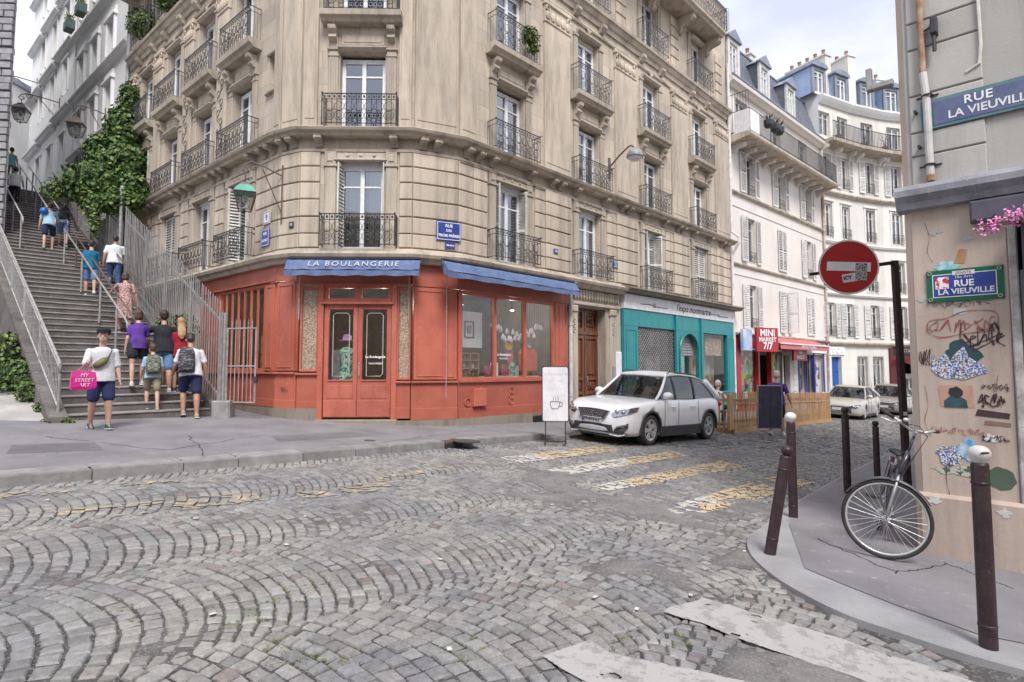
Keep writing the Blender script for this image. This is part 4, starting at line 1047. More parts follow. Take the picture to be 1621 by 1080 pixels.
# awnings
M['faded_ink']=pm('faded_white_lettering',(.62,.60,.66),(.42,.36,.44),16,.7,0)
def awning(label,fr,s0,s1,name='awning',txt=None):
 X=fr.at((s0+s1)/2,0,3.7);a=thing(name,label,'awning',X=X);w=(s1-s0)/2
 mb=MB();N=40;pr=[(-.34,.36),(-.45,.27),(-.55,.12),(-.58,.085)]
 for j in range(3):
  for i in range(N):
   def q(i,j):
    x=-w+2*w*i/N;y,z=pr[j];f=.010*math.sin(i*1.7)*(j/3)+.006*math.sin(i*4.1+j)
    return(x,y+f,z-.008*(j==3)*math.sin(i*.9)+.02)
   mb.quad(q(i,j+1),q(i+1,j+1),q(i+1,j),q(i,j))
 for i in range(N):
  x0,x1=-w+2*w*i/N,-w+2*w*(i+1)/N;zz=lambda i:-.03-.010*math.sin(i*.8)
  mb.quad((x0,-.585+.012*math.sin(i*1.1),zz(i)),(x1,-.585+.012*math.sin((i+1)*1.1),zz(i+1)),(x1,-.58,.085),(x0,-.58,.085))
 mb.smooth=False
 for sx in(-w,w):mb.add([(sx,-.34,.38),(sx,-.45,.29),(sx,-.58,.1),(sx,-.58,-.02),(sx,-.40,.06)],[(0,1,2,3,4)])
 put('canopy',mb.mesh('canopy',M['blue_cloth']),a,X)
 mb=MB();mb.tube([(-w,-.36,.22),(w,-.36,.22)],.055,8);mb.box(-w,w,-.40,-.30,.37,.40)
 for sx in(-.9,.9):mb.tube([(w*sx,-.10,.25),(w*sx,-.40,.2),(w*sx,-.57,.0)],.02,6)
 put('frame',mb.mesh('awning_frame',M['iron']),a,X)
 if txt:
  me=text_mesh(txt,.20,M['faded_ink'],.002,bold=.001,space=1.28)
  put('lettering',me,a,X@T((0.02,-.525,.235))@RX(R_(-35))@UPX)
 return a
awning('faded blue awning with white lettering folded over the red double door',FF,-.12,2.78,txt='LA BOULANGERIE')
awning('long plain blue awning folded above the big shop window',FR,-.75,3.98)
# awning crank rods
for fr,s,z0,par in((FF,.08,2.75,None),(FF,2.5,2.75,None),(FR,-.45,1.0,None)):
 X=fr.at(s,.16,z0);o=put('crank_rod',MB().tube([(0,0,0),(0,0,3.9-z0)],.011,5).mesh('rod',M['pale_metal']),shop,X)
 # goods inside
def simple(name,label,cat,mb,mat,X,group=None):
 o=put(name,mb.mesh(name,M[mat]if isinstance(mat,str)else mat),None,X);return tag(o,label,cat,group)
M['green_print']=pm('green_leaf_print',(.02,.25,.14),(.55,.7,.6),14,.8,.1,lo=.45,hi=.52)
M['lilac']=pm('lilac_felt',(.45,.28,.5),None,6,.9,.1)
M['orange']=pm('orange_paper',(.62,.14,.05),(.5,.1,.04),3,.7,.1)
M['yellow']=pm('ochre_paper',(.62,.33,.03),None,3,.7,.05)
M['pink_red']=pm('raspberry_paper',(.5,.06,.1),(.6,.2,.22),3,.7,.05)
X=FF.at(1.02,-.35,.6)
mn=thing('mannequin','shop mannequin in a green leaf print dress and lilac hat behind the door glass','mannequin',X=X)
mb=MB();mb.smooth=True;mb.lathe([(.19,.5),(.2,.7),(.17,.95),(.125,1.15),(.16,1.38),(.17,1.5),(.06,1.57)],n=16);put('dress',mb.mesh('dress',M['green_print']),mn,X)
mb=MB();mb.smooth=True;mb.lathe([(.05,1.55),(.05,1.62),(.04,1.66)],n=10);mb.tube([(0,0,0),(0,0,.5)],.02,6);mb.lathe([(.16,0),(.16,.02)],n=16);put('stand',mb.mesh('stand',M['fence_wood']),mn,X)
mb=MB();mb.smooth=True;mb.lathe([(.19,1.70),(.19,1.72),(.1,1.73),(.095,1.82),(.05,1.85)],n=16);put('hat',mb.mesh('hat',M['lilac']),mn,X)
X=FF.at(.78,-.45,.6);mb=MB()
simple('hanging_coat','grey coat hanging behind the left door glass beside the mannequin','coat',MB().loft([[(x*w,y*.08,z)for x,y in((-1,0),(-.5,-1),(.5,-1),(1,0),(.5,1),(-.5,1))]for z,w in((.5,.17),(1.2,.15),(1.45,.14),(1.5,.05))]),'grey_metal',X)
X=FR.at(.62,-.28,2.62);pic=thing('framed_poster','white panel with a small framed portrait hanging in the left pane','picture',X=X)
mb=MB();mb.bev(-.44,.44,-.01,.01,-.44,.44,.004);put('backing',mb.mesh('backing',M['sign_white']),pic,X)
mb=MB();a,b=.15,.2
for q in((-a,a,b-.02,b),(-a,a,-b,-b+.02),(-a,-a+.02,-b+.02,b-.02),(a-.02,a,-b+.02,b-.02)):mb.box(q[0],q[1],-.03,-.01,q[2],q[3])
put('frame',mb.mesh('frame',M['iron']),pic,X)
mb=MB();mb.box(-.07,.07,-.02,-.012,-.1,.1);put('print',mb.mesh('print',pm('sepia_print',(.5,.36,.28),(.2,.12,.1),14,.8,0)),pic,X)
rr=random.Random(3)
for i in range(26):
 s=1.35+i*.075;u=(s-2.25)/1.0;z=2.5+.46*u*u+rr.uniform(-.16,.12)
 mb=MB();mb.smooth=True;mb.lathe([(.001,-.085),(.035,-.07),(.05,-.03),(.032,.03),(.006,.09)],n=8);mb.tube([(0,0,.05),(0,0,3.5-z)],.0015,3)
 simple('paper_drop','white paper drop hanging on a thread in the big shop window','decoration',mb,'white_ink',FR.at(s,-.2,z),'white paper drops strung across the big shop window')
simple('ochre_disc','round ochre paper disc hanging in the middle pane','decoration',MB().lathe([(.14,-.01),(.14,.01)],axis='y',n=24),'yellow',FR.at(2.0,-.26,2.28))
simple('raspberry_fan','raspberry striped paper fan below the ochre disc in the window','decoration',MB().prism([(0,0)]+[(.26*math.cos(t),.26*math.sin(t))for t in[R_(a)for a in range(-70,120,10)]],'y',-.01,.01),'pink_red',FR.at(1.95,-.30,2.02))
simple('orange_bag','tall orange gift box with a green bow in the right pane','gift',MB().prism([(-.2,0),(.2,0),(.23,.45),(.15,.58),(-.15,.58),(-.23,.45)],'y',-.15,.15),'orange',FR.at(2.95,-.45,1.62))
mb=MB();rr=random.Random(5)
for k in range(7):mb.ell((rr.uniform(-.1,.1),rr.uniform(-.05,.05),rr.uniform(0,.08)),(.07,.05,.05),8,5)
simple('green_bow','crumpled green bow on top of the orange gift box','decoration',mb,'green_print',FR.at(2.95,-.45,2.24))
mb=MB();mb.box(-.3,.3,-.12,.12,0,.03)
for z in(.2,.4,.57):mb.box(-.3,.3,-.12,.12,z,z+.025)
for x in(-.3,0,.28):mb.box(x,x+.02,-.12,.12,.03,.595)
simple('display_shelf','small wooden display shelf at the bottom of the left pane','shelf',mb,'fence_wood',FR.at(.72,-.45,1.46))
for i in range(10):
 cx=(.5,.65,.82,.95,1.1)[i%5];zz=(1.49,1.685)[i//5]
 simple('ceramic_pot','%s little pot on the %s board of the wooden display shelf'%(('white','terracotta','green printed','grey')[i%4],('lower','upper')[i//5]),'pot',MB().lathe([(.04,0),(.05,.05),(.04,.1),(.03,.12)],n=10),('white_ink','pot','green_print','grey_metal')[i%4],FR.at(cx-.05,-.45,zz),'little pots on the display shelf')
simple('display_table','white display table inside the big window','table',MB().box(-.9,.9,-.3,.3,.82,.86).box(-.85,-.8,-.25,.25,0,.82).box(.8,.85,-.25,.25,0,.82),'sign_white',FR.at(2.35,-.6,.62))
for i,(s,h,m_)in enumerate(((1.5,.26,'pink_red'),(1.75,.34,'white_ink'),(2.2,.3,'pink_red'),(2.5,.42,'green_print'),(2.66,.26,'sign_white'),(3.25,.62,'yellow'))):
 simple('gift_box',('small raspberry box left of centre on the display table','tall white box on the display table','raspberry box under the paper fan','green patterned box left of the orange gift','small white box in front of the green box','narrow ochre box at the right end of the table')[i],'box',MB().bev(-.08,.08,-.07,.07,0,h,.006),m_,FR.at(s,-.5-.04*i,1.485))
X=FL.at(-1.3,-.5,1.0)
simple('magazine_rack','wooden rack with yellow spines seen through the barred left window','rack',MB().box(-.22,.22,-.1,.1,0,1.6).box(-.25,.25,-.14,-.1,.3,.33).box(-.25,.25,-.14,-.1,.8,.83).box(-.25,.25,-.14,-.1,1.25,1.28),'fence_wood',X)
for i in range(6):simple('magazine','ochre magazine leaning in the rack behind the barred window','magazine',MB().box(-.16,.16,-.02,.0,0,.2),'yellow',FL.at(-1.3,-.36,1.12+i*.23),'ochre magazines in the rack')
# ================================================================== teal shop
teal=thing('teal_shopfront','teal painted shopfront with a white sign board and an arched doorway','shopfront',(*FR.pt(11),-.1))
def tp(name,mb,mat='teal',par=None):return put(name,mb.mesh(name,M[mat]),par or teal,FR.X)
mb=MB();mb.bev(6.86,RLEN-.02,-.16,.05,3.60,4.08,.01);sign=tp('sign_board',mb,'sign_white')
put('lettering',text_mesh("l'expo montmartre",.36,M['ink'],.002,shear=.35,bold=.002),sign,FR.at(11.6,.165,3.86)@UPX)
for s0,d in((8.7,1),(13.7,1)):
 mb=MB();mb.tube([(s0-.9,-.165,3.80),(s0-.3,-.165,3.83),(s0+.2,-.165,3.77),(s0+.9,-.165,3.79)],.012,4);mb.ring((s0,-.165,3.81),.07,.008,n=10,k=3);put('ornament_stroke',mb.mesh('stroke',M['ink']),sign,FR.X)
def arch_wall(mb,s0,s1,z0,z1,a,b,zs,y0=-.12,y1=-.02,n=12):
 """wall with an arched doorway a..b springing at zs"""
 c,r=(a+b)/2,(b-a)/2
 mb.box(s0,a,y0,y1,z0,z1);mb.box(b,s1,y0,y1,z0,z1)
 pts=[(c-r*math.cos(math.pi*i/n),zs+r*math.sin(math.pi*i/n))for i in range(n+1)]
 for i in range(n):
  p,q=pts[i],pts[i+1];mb.prism([(p[0],p[1]),(q[0],q[1]),(q[0],z1),(p[0],z1)],'y',y0,y1)
mb=MB();mb.bev(6.86,RLEN-.02,-.12,-.02,3.05,3.6,.01)
for a,b in((6.86,7.70),(14.60,RLEN-.02)):panelled(mb,a,b,-.4,3.05,.12,.12)
mb.bev(7.70,10.15,-.12,-.02,-.5,.82,.008);mb.bev(12.25,14.60,-.12,-.02,-.6,.72,.008);mb.bev(7.66,10.15,-.17,-.1,.82,.88,.01);mb.bev(12.25,14.64,-.17,-.1,.72,.78,.01)
for x in(10.15,12.13):mb.bev(x,x+.14,-.19,-.1,-.4,3.6,.01)
tp('frame',mb)
mb=MB();arch_wall(mb,10.25,12.15,-.4,3.05,10.50,11.92,2.25);tp('arch_surround',mb)
mb=MB();c,r=11.21,.74;pts=[(c-r*math.cos(math.pi*i/16),-.14,2.25+r*math.sin(math.pi*i/16))for i in range(17)]
mb.tube([(c-r,-.14,-.2)]+pts+[(c+r,-.14,-.2)],.045,6);tp('arch_moulding',mb)
mb=MB();mb.box(10.5,11.92,.3,.35,-.2,3.0);mb.box(10.62,10.70,.2,.3,-.1,2.3);mb.box(11.7,11.78,.2,.3,-.1,2.3);tp('doorway',mb,'interior')
mb=MB()
for k in range(8):mb.bev(10.5,11.92,.05,.09,2.15+k*.1,2.24+k*.1,.015)
tp('roller_shutter',mb,'grey_metal')
mb=MB();mb.box(11.0,11.06,.1,.16,-.1,2.15);mb.box(11.06,11.7,.12,.14,-.1,2.15);tp('door',mb,'shop_glass')
for a,b,z0,grille in((7.70,10.15,.88,True),(12.25,14.60,.78,False)):
 mb=MB();mb.quad((a,-.03,z0),(b,-.03,z0),(b,-.03,3.05),(a,-.03,3.05));w_=tp('window',mb,'shop_glass')
 mb=MB();mb.quad((a,.5,z0),(b,.5,z0),(b,.5,3.05),(a,.5,3.05));put('window_backdrop',mb.mesh('backdrop',pm('shop_backdrop_%d'%int(a),(.42,.40,.38)if grille else(.52,.45,.38),(.10,.09,.09)if grille else(.30,.16,.10),1.9,.8,0,lo=.42,hi=.55)),w_,FR.X)
 if grille:
  mb=MB();st=.14;y=-.055;H_=3.05-z0;W_=b-a
  k=-H_
  while k<W_:
   x0,x1=max(0,k),min(W_,k+H_)
   if x1>x0:mb.tube([(a+x0,y,z0+x0-k),(a+x1,y,z0+x1-k)],.011,3);mb.tube([(b-x0,y-.012,z0+x0-k),(b-x1,y-.012,z0+x1-k)],.011,3)
   k+=st
  put('grille',mb.mesh('grille',M['pale_metal']),w_,FR.X)
mb=MB();mb.bev(13.0,14.5,.10,.14,2.2,2.9,.01);simple('hanging_board','brown painted board hung inside the right window of the teal shop','sign',mb,pm('brown_board',(.45,.25,.12),(.6,.5,.35),8,.8,0,lo=.5,hi=.56),FR.X)
# ceiling lamps: glimpsed behind the door, added behind the windows to brighten the shop
M['lamp_on']=newmat('lit_lamp')[0];_b=M['lamp_on'].node_tree.nodes['Principled BSDF'];_b.inputs['Emission Color'].default_value=(1,.85,.6,1);_b.inputs['Emission Strength'].default_value=8
for k,(fr,s,t,lb)in enumerate(((FF,.95,-.7,'small lit ceiling lamp behind the left door pane'),(FF,1.75,-.8,'small lit ceiling lamp behind the right door pane'),(FR,.9,-.9,'added ceiling lamp brightening the room behind the left window pane'),(FR,2.8,-.9,'added ceiling lamp brightening the room behind the right window pane'),(FL,-1.6,-.9,'small lit ceiling lamp behind the barred window'))):
 X=fr.at(s,t,3.3);th=thing('ceiling_lamp',lb,'lamp',X=X,group='lit lamps in the red shop');put('shade',MB().lathe([(.03,.6),(.03,.1),(.09,0),(.085,-.005),(.03,.08)],n=12).mesh('shade',M['iron']),th,X);put('bulb',MB().ell((0,0,.0),(.035,.035,.035),8,6).mesh('bulb',M['lamp_on']),th,X)
 ld=bpy.data.lights.new('lamp','POINT');ld.energy=9;ld.color=(1,.86,.68);ld.shadow_soft_size=.06;lo=bpy.data.objects.new('lamp_light',ld);COL.objects.link(lo);lo.parent=th;lo.location=(0,0,-.08)
 # the houses across the street behind the camera, seen only as reflections
ob_=thing('opposite_building','plain beige building across the street behind the viewpoint','building',(0,-13,0))
mb=MB();cell_wall(mb,-26,26,-1,12,[(x-.5,x+.5,z,z+1.9)for x in range(-24,26,3)for z in(1.0,4.2,7.4)],depth=.2);mb.quad((-26,0,12),(26,0,12),(26,6,14),(-26,6,14));put('wall',mb.mesh('wall',[M['stone'],M['interior']]),ob_,T((0,-13,0))@RZ(math.pi))
FB=Fac(*FR.pt(RLEN+.03),.733,.681);BLEN=10.9
b2=thing('apartment_building','pinkish plaster building with louvred shutters, slate mansard roof and pedimented dormers','building',(*FB.pt(5),-.3))
def bp(par,fr,name,mb,mat,X=None):return put(name,mb.mesh(name,M[mat]if isinstance(mat,str)else mat),par,X if X is not None else fr.X)
ROWB=[(3.42,5.42),(6.42,8.46),(9.50,11.33)];COLB=[1.98,5.35,8.75]
mb=MB();hl=[(c-.48,c+.48,a,b)for c in COLB for a,b in ROWB]+[(c-.6,c+.6,11.75,13.75)for c in(1.4,5.0,8.4)]
cell_wall(mb,0,BLEN,3.1,14.2,hl,depth=.22);put('wall',mb.mesh('wall',[M['plaster_pink'],M['interior']]),b2,FB.X)
mb=MB()
mb.quad((0,0,-1),(0,0,14.2),(0,8,14.2),(0,8,-1));mb.quad((BLEN,0,-1),(BLEN,8,-1),(BLEN,8,14.2),(BLEN,0,14.2));mb.quad((0,8,-1),(0,8,17),(BLEN,8,17),(BLEN,8,-1));bp(b2,FB,'side_wall',mb,'plaster_pink')
for z,t in((3.08,.22),(6.12,.10),(9.28,.13)):
 mb=MB();mb.prism([(0,0),(-t*.6,.02),(-t,.08),(-t,.14),(0,.18)][::-1],'x',0,BLEN);bp(b2,FB,'string_course',mb,'stone_trim',FB.at(0,0,z))
for z in(5.75,8.75):mb=MB();mb.bev(0,BLEN,-.03,.01,z,z+.06,.01);bp(b2,FB,'string_course',mb,'plaster_pink')
sh=louvre_mesh(.50,2.0)
states={(0,0):'o',(1,0):'h',(2,0):'c',(0,1):'o',(1,1):'c',(2,1):'o',(0,2):'o',(1,2):'o',(2,2):'o'}
for ci,c in enumerate(COLB):
 for ri,(a,b)in enumerate(ROWB):
  h=b-a;X=FB.at(c,0,a);window(b2,X@T((0,.14,0)),.94,h,style='old',curtain=(ci+ri)%4)
  lm=louvre_mesh(.48,h)
  st=states[ci,ri]
  if st=='c':put('shutter',lm,b2,FB.at(c-.48,.03,a));put('shutter',lm,b2,FB.at(c,.03,a))
  elif st=='h':put('shutter',lm,b2,FB.at(c-.48,.03,a)@RZ(R_(-15)));put('shutter',lm,b2,FB.at(c+.48,.03,a)@RZ(R_(-80)))
  else:put('shutter',lm,b2,FB.at(c-.99,.05,a)@RZ(R_(-6)));put('shutter',lm,b2,FB.at(c+.50,.05,a)@RZ(R_(4)))
  mb=cached('rail2',lambda:(lambda m:([m.tube([(-.45,-.04,z),(.45,-.04,z)],.012,4)for z in(.08,.5)],[m.tube([(-.4+.16*k,-.04,.08),(-.4+.16*k,-.04,.5)],.009,4)for k in range(6)],[m.ring((-.3+.2*k,-.04,.29),.08,.008,n=10,k=3)for k in range(4)],m)[-1].mesh('balustrade',M['iron']))(MB()))
  put('balustrade',mb,b2,X)
  # running balcony, its brackets and railing
mb=MB();mb.prism([(0,11.40),(-.75,11.52),(-.95,11.54),(-1.0,11.62),(-1.0,11.72),(0,11.74)][::-1],'x',.02,BLEN-.3);bp(b2,FB,'balcony_slab',mb,'stone_trim')
cb2=corbel_mesh(.2,.34,.62,'plaster_pink')
for k in range(11):put('corbel',cb2,b2,FB.at(.45+k*.98,0,11.12))
mb=MB()
for z in(11.82,12.72):mb.tube([(.05,0,z),(.05,-.95,z),(BLEN-.35,-.95,z)],.02,4)
bp(b2,FB,'railing',mb,'iron')
bar=MB().tube([(0,0,11.74),(0,0,12.72)],.015,4).mesh('bar',M['iron'])
for k in range(96):put('bar',bar,b2,FB.at(.12+k*.109,.95,0))
mb=MB();mb.box(.03,.06,-.95,-.3,11.75,12.7);mb.box(.1,.95,-.975,-.96,11.78,12.68);bp(b2,FB,'screen',mb,'sign_white')
mb=MB();[mb.tube([(.04,-.1-.12*k,11.75),(.04,-.1-.12*k,13.5)],.012,4)for k in range(8)];mb.tube([(.04,-.1,13.5),(.04,-.94,13.5)],.015,4);bp(b2,FB,'divider_grille',mb,'iron')
for c in(1.4,5.0,8.4):window(b2,FB.at(c,-.15,11.75),1.18,1.98,style='old')
# cornice and mansard
mb=MB();mb.prism([(.05,14.0),(-.12,14.02),(-.2,14.12),(-.32,14.2),(-.34,14.34),(-.2,14.42),(.05,14.44)][::-1],'x',-.02,BLEN);bp(b2,FB,'cornice',mb,'plaster_pink')
mb=MB();mb.tube([(0,-.30,14.44),(BLEN,-.30,14.44)],.055,6);bp(b2,FB,'gutter',mb,'zinc')
mb=MB();mb.quad((0,.0,14.42),(BLEN,.0,14.42),(BLEN,.75,16.9),(0,.75,16.9));mb.quad((0,.75,16.9),(BLEN,.75,16.9),(BLEN,4,17.6),(0,4,17.6));mb.box(0,BLEN,.68,.82,16.86,16.95);roof=bp(b2,FB,'roof',mb,'slate')
tl=MB().box(-.082,.082,-.012,.004,0,.155).mesh('slate',M['slate']);tl2=[]
mb=MB();L_=math.hypot(.75,2.48);nrow=17;ang=math.atan2(.75,2.48);r2=random.Random(8);cnt=0
for j in range(nrow):
 for i in range(int(BLEN/.17)):
  s=.09+i*.17+(.085 if j%2 else 0);u=j*L_/nrow
  if any(a-.15<s<b+.15 for a,b in((.1,1.1),(3.1,4.4),(6.2,7.4)))and u<1.7:continue
  if s>BLEN-.05:continue
  mb.X=T((s,u*math.sin(ang)-.006,14.42+u*math.cos(ang)))@RX(-ang+R_(-4)*-1);mb.box(-.080,.080,-.010-r2.uniform(0,.005),0,0,.165)
mb.X=Matrix.Identity(4);tag(put('slates',mb.mesh('slates',M['slate']),roof,FB.X),kind='stuff')
def dormer(par,fr,s,w,z0,h,mat_side,pediment=True,depth=1.6,y0=-.05,arch=False):
 X=fr.at(s,0,z0)
 mb=MB();mb.box(-w/2,-w/2+.03,y0+.02,depth,0,h);mb.box(w/2-.03,w/2,y0+.02,depth,0,h);mb.box(-w/2+.03,w/2-.03,depth-.05,depth,0,h)
 d=put('dormer',mb.mesh('dormer',M[mat_side]),par,X)
 mb=MB();mb.bev(-w/2-.02,-w/2+.16,y0-.04,y0+.08,0,h,.01);mb.bev(w/2-.16,w/2+.02,y0-.04,y0+.08,0,h,.01);mb.bev(-w/2+.16,w/2-.16,y0-.03,y0+.08,h-.18,h,.01)
 put('frame',mb.mesh('dormer_frame',M['old_white' if not arch else 'zinc']),d,X)
 mb=MB()
 if pediment:mb.prism([(-w/2-.12,h),(w/2+.12,h),(w/2+.12,h+.06),(0,h+.48),(-w/2-.12,h+.06)],'y',y0-.12,y0+.1);mb.prism([(-w/2-.1,h),(w/2+.1,h),(0,h+.42)],'y',y0+.1,depth+.4)
 else:
  P_=[(-w/2-.12,h)]+[((w/2+.12)*-math.cos(t),h+.08+.22*math.sin(t))for t in[math.pi*k/8 for k in range(9)]]+[(w/2+.12,h)]
  mb.prism(P_[::-1],'y',y0-.15,depth)
 put('dormer_roof',mb.mesh('dormer_roof',M['zinc']),d,X)
 fr_,pane,cur=win_meshes(round(w-.34,2),round(h-.22,2),.75,'white',0.0);put('window',fr_,d,X@T((0,y0+.04,.03)))
 mb=MB();mb.box(-w/2+.16,w/2-.16,y0+.1,y0+.12,.05,h-.2);put('pane',mb.mesh('pane',M['dark_pane']),d,X)
 return d
M['dark_pane']=pm('dark_window_pane',(.10,.11,.12),(.20,.21,.22),1.5,.08,0,spec=.8)
for s,w in((.62,1.05),(3.75,1.05),(6.85,1.05)):dormer(b2,FB,s,w,14.5,1.75,'slate')
def chimney(par,X,w,d,h,n,mat='plaster_cream',step=0):
 mb=MB();mb.box(-w/2,w/2,-d/2,d/2,0,h);mb.box(-w/2-.06,w/2+.06,-d/2-.06,d/2+.06,h,h+.1);c=put('chimney',mb.mesh('chimney',M[mat]),par,X)
 pot=cached('pot',lambda:MB().lathe([(.10,0),(.09,.3),(.11,.32),(.11,.38),(.08,.38)],n=8).mesh('chimney_pot',M['pot']))
 for k in range(n):put('chimney_pot',pot,c,X@T((0,-d/2+d*(k+.5)/n,h+.1)))
chimney(b2,FB.at(2.6,-1.9,16.4),.45,1.4,1.5,3);chimney(b2,FB.at(5.6,-2.4,16.4),.5,2.2,1.6,4)
# pots and planters hanging on the balcony
for k,s in enumerate((1.6,2.3,2.75)):
 mb=MB();mb.lathe([(.14,0),(.2,.1),(.22,.3),(.2,.32)],n=10);rr=random.Random(k)
 for j in range(60):
  a=rr.uniform(0,6.28);l=rr.uniform(.1,.35);mb.add([(0,0,.3),(.05*math.cos(a),.05*math.sin(a),.3+l*.5),(l*math.cos(a)*.7,l*math.sin(a)*.7,.3+l)],[(0,1,2)])
 simple('planter',('round dark planter hung at the left end of the long pink building balcony','round dark planter hung second on the long pink building balcony','round dark planter hung third on the long pink building balcony')[k],'planter',mb,'iron',FB.at(s,1.1,12.25),'dark planters on the long balcony')
 # shops at its foot
def text_on(par,fr,s,t,z,txt,size,mat,**k):return put('lettering',text_mesh(txt,size,M[mat],.004,**k),par,fr.at(s,t,z)@UPX)
M['shop_red']=pm('glossy_red_paint',(.36,.02,.03),(.28,.015,.025),3,.4,.05)
M['awn_red']=pm('faded_red_canvas',(.52,.16,.16),(.42,.10,.10),6,.8,.2)
mm=thing('mini_market','red fronted mini market with a crowded window and folded awning','shopfront',(*FB.pt(3.5),-.3))
mb=MB();mb.bev(.1,6.8,-.1,.05,2.6,3.08,.01);mb.bev(.1,.5,-.12,.1,-.8,2.6,.01);mb.bev(2.15,2.3,-.12,.1,-.8,2.6,.01);mb.bev(3.5,3.65,-.12,.1,-.8,2.6,.01);mb.bev(.5,2.15,-.1,.1,-.8,.2,.01);bp(mm,FB,'frame',mb,'shop_red')
def clutter(name,cs,sc):
 m,nt,b=newmat(name);v=coords(nt,rand=False);vo=nd(nt,'ShaderNodeTexVoronoi');vo.inputs['Scale'].default_value=sc;nt.links.new(v,vo.inputs['Vector'])
 r=nd(nt,'ShaderNodeValToRGB');r.color_ramp.interpolation='CONSTANT';e=r.color_ramp.elements
 while len(e)<len(cs):e.new(.5)
 for k,c in enumerate(cs):e[k].position=k/len(cs);e[k].color=rgba(c)
 sp_=nd(nt,'ShaderNodeSeparateColor');nt.links.new(vo.outputs['Color'],sp_.inputs[0]);nt.links.new(sp_.outputs[0],r.inputs[0]);nt.links.new(r.outputs[0],b.inputs['Base Color']);b.inputs['Roughness'].default_value=.6;return m
M['goods']=clutter('shelves_of_goods',[(.05,.05,.05),(.45,.42,.38),(.4,.06,.05),(.1,.3,.12),(.5,.45,.1),(.3,.3,.32),(.12,.09,.08)],5)
M['posters']=clutter('posters_behind_glass',[(.5,.48,.46),(.12,.1,.3),(.08,.08,.1),(.5,.35,.4),(.2,.2,.22)],3)
mb=MB();mb.quad((.5,.12,.2),(2.15,.12,.2),(2.15,.12,2.6),(.5,.12,2.6));mb.quad((3.65,.12,-.6),(5.0,.12,-.6),(5.0,.12,2.6),(3.65,.12,2.6));bp(mm,FB,'shelves',mb,'goods')
mb=MB();mb.quad((.5,.02,.2),(2.15,.02,.2),(2.15,.02,2.6),(.5,.02,2.6));bp(mm,FB,'pane',mb,'shop_glass')
mb=MB();mb.box(2.3,3.5,.5,.6,-.8,2.6);bp(mm,FB,'doorway',mb,'interior')
mb=MB();mb.add([(2.4,-.1,3.18),(8.3,-.1,3.18),(8.3,-1.0,2.80),(2.4,-1.0,2.80)],[(0,1,2,3)]);mb.add([(2.4,-1.0,2.80),(8.3,-1.0,2.80),(8.3,-1.02,2.56),(2.4,-1.02,2.56)],[(0,1,2,3)]);aw=bp(mm,FB,'awning',mb,'awn_red')
mb=MB();mb.box(2.4,8.3,-1.05,-.98,2.78,2.84);put('front_bar',mb.mesh('front_bar',M['sign_white']),aw,FB.X)
put('lettering',text_mesh('FRUITS ET LÉGUMES',.2,M['white_ink'],.003),aw,FB.at(5.6,1.03,2.68)@UPX)
text_on(mm,FB,3.6,.12,2.82,'MINI MARKET',.36,'white_ink')
mb=MB();mb.box(.6,4.6,-.16,-.12,2.50,2.57);bp(mm,FB,'light_strip',mb,'sign_white')
X=FB.at(1.6,.75,2.93)@RZ(R_(-20))
s_=thing('hanging_sign','red hanging sign reading MINI MARKET 7/7 above the terrace','sign',X=X)
put('panel',MB().bev(-.62,.62,-.06,.06,-.52,.52,.01).mesh('panel',M['shop_red']),s_,X)
for t_,sz,dz in(('MINI',.42,.28),('MARKET',.26,0),('7/7',.42,-.28)):put('lettering',text_mesh(t_,sz,M['white_ink'],.004,bold=.008),s_,X@T((0,-.066,dz))@UPX)
simple('poster_box','blue and white lit poster box left of the red hanging sign','sign',MB().bev(-.42,.42,-.06,.06,-.45,.45,.01),pm('blue_poster',(.20,.33,.55),(.6,.62,.68),1.2,.4,0),FB.at(.55,.35,2.9))
X=FB.at(5.55,.6,2.35);s_=thing('hanging_sign','small dark red sign with cream letters under the awning end','sign',X=X)
put('panel',MB().bev(-.8,.8,-.05,.05,-.28,.28,.01).mesh('panel',M['shop_red']),s_,X);put('lettering',text_mesh('MINI\nMARKET',.24,M['curtain'],.004,bold=.004),s_,X@T((0,-.056,.0))@UPX)
mb=MB();cell_wall(mb,5.0,BLEN,-1.2,3.1,[(5.15,5.9,-.8,2.35),(6.95,7.9,-.1,2.42),(8.05,9.0,-.8,2.42),(9.15,10.3,-.1,2.42)],depth=.25);put('wall',mb.mesh('wall',[M['plaster_cream'],M['interior']]),b2,FB.X)
for a,b,z0 in((6.95,7.9,-.1),(9.15,10.3,-.1)):
 mb=MB();mb.quad((a,.2,z0),(b,.2,z0),(b,.2,2.42),(a,.2,2.42));bp(b2,FB,'shop_window',mb,'posters')
M['blue_wood']=pm('indigo_painted_wood',(.06,.06,.26),(.05,.05,.2),4,.5,.1)
for a in(6.88,7.9,8.95,10.3):mb=MB();mb.bev(a,a+.12,-.05,.1,-.8,2.5,.01);bp(b2,FB,'window_post',mb,'blue_wood')
mb=MB();mb.bev(6.9,10.6,-.12,.02,2.5,2.98,.02);so=bp(b2,FB,'shop_fascia',mb,'plaster_white');put('lettering',text_mesh('LIBRAIRIE',.3,M['grey_metal'],.004),so,FB.at(8.8,.125,2.74)@UPX)
for k in range(12):put('quoin',cached('quoin',lambda:MB().bev(-.2,.2,-.04,.01,.01,.27,.012).mesh('quoin',M['plaster_cream'])),b2,FB.at(6.5+(.04 if k%2 else-.04),0,-.6+k*.29))
mb=MB();mb.tube([(BLEN-.05,-.1,-.5),(BLEN-.05,-.1,14.0)],.06,8);mb.tube([(BLEN-.05,-.1,8.5),(BLEN-.05,-.1,11.3)],.065,8);bp(b2,FB,'downpipe',mb,pm('rusty_pipe',(.35,.16,.12),(.55,.5,.45),2.5,.7,.1))
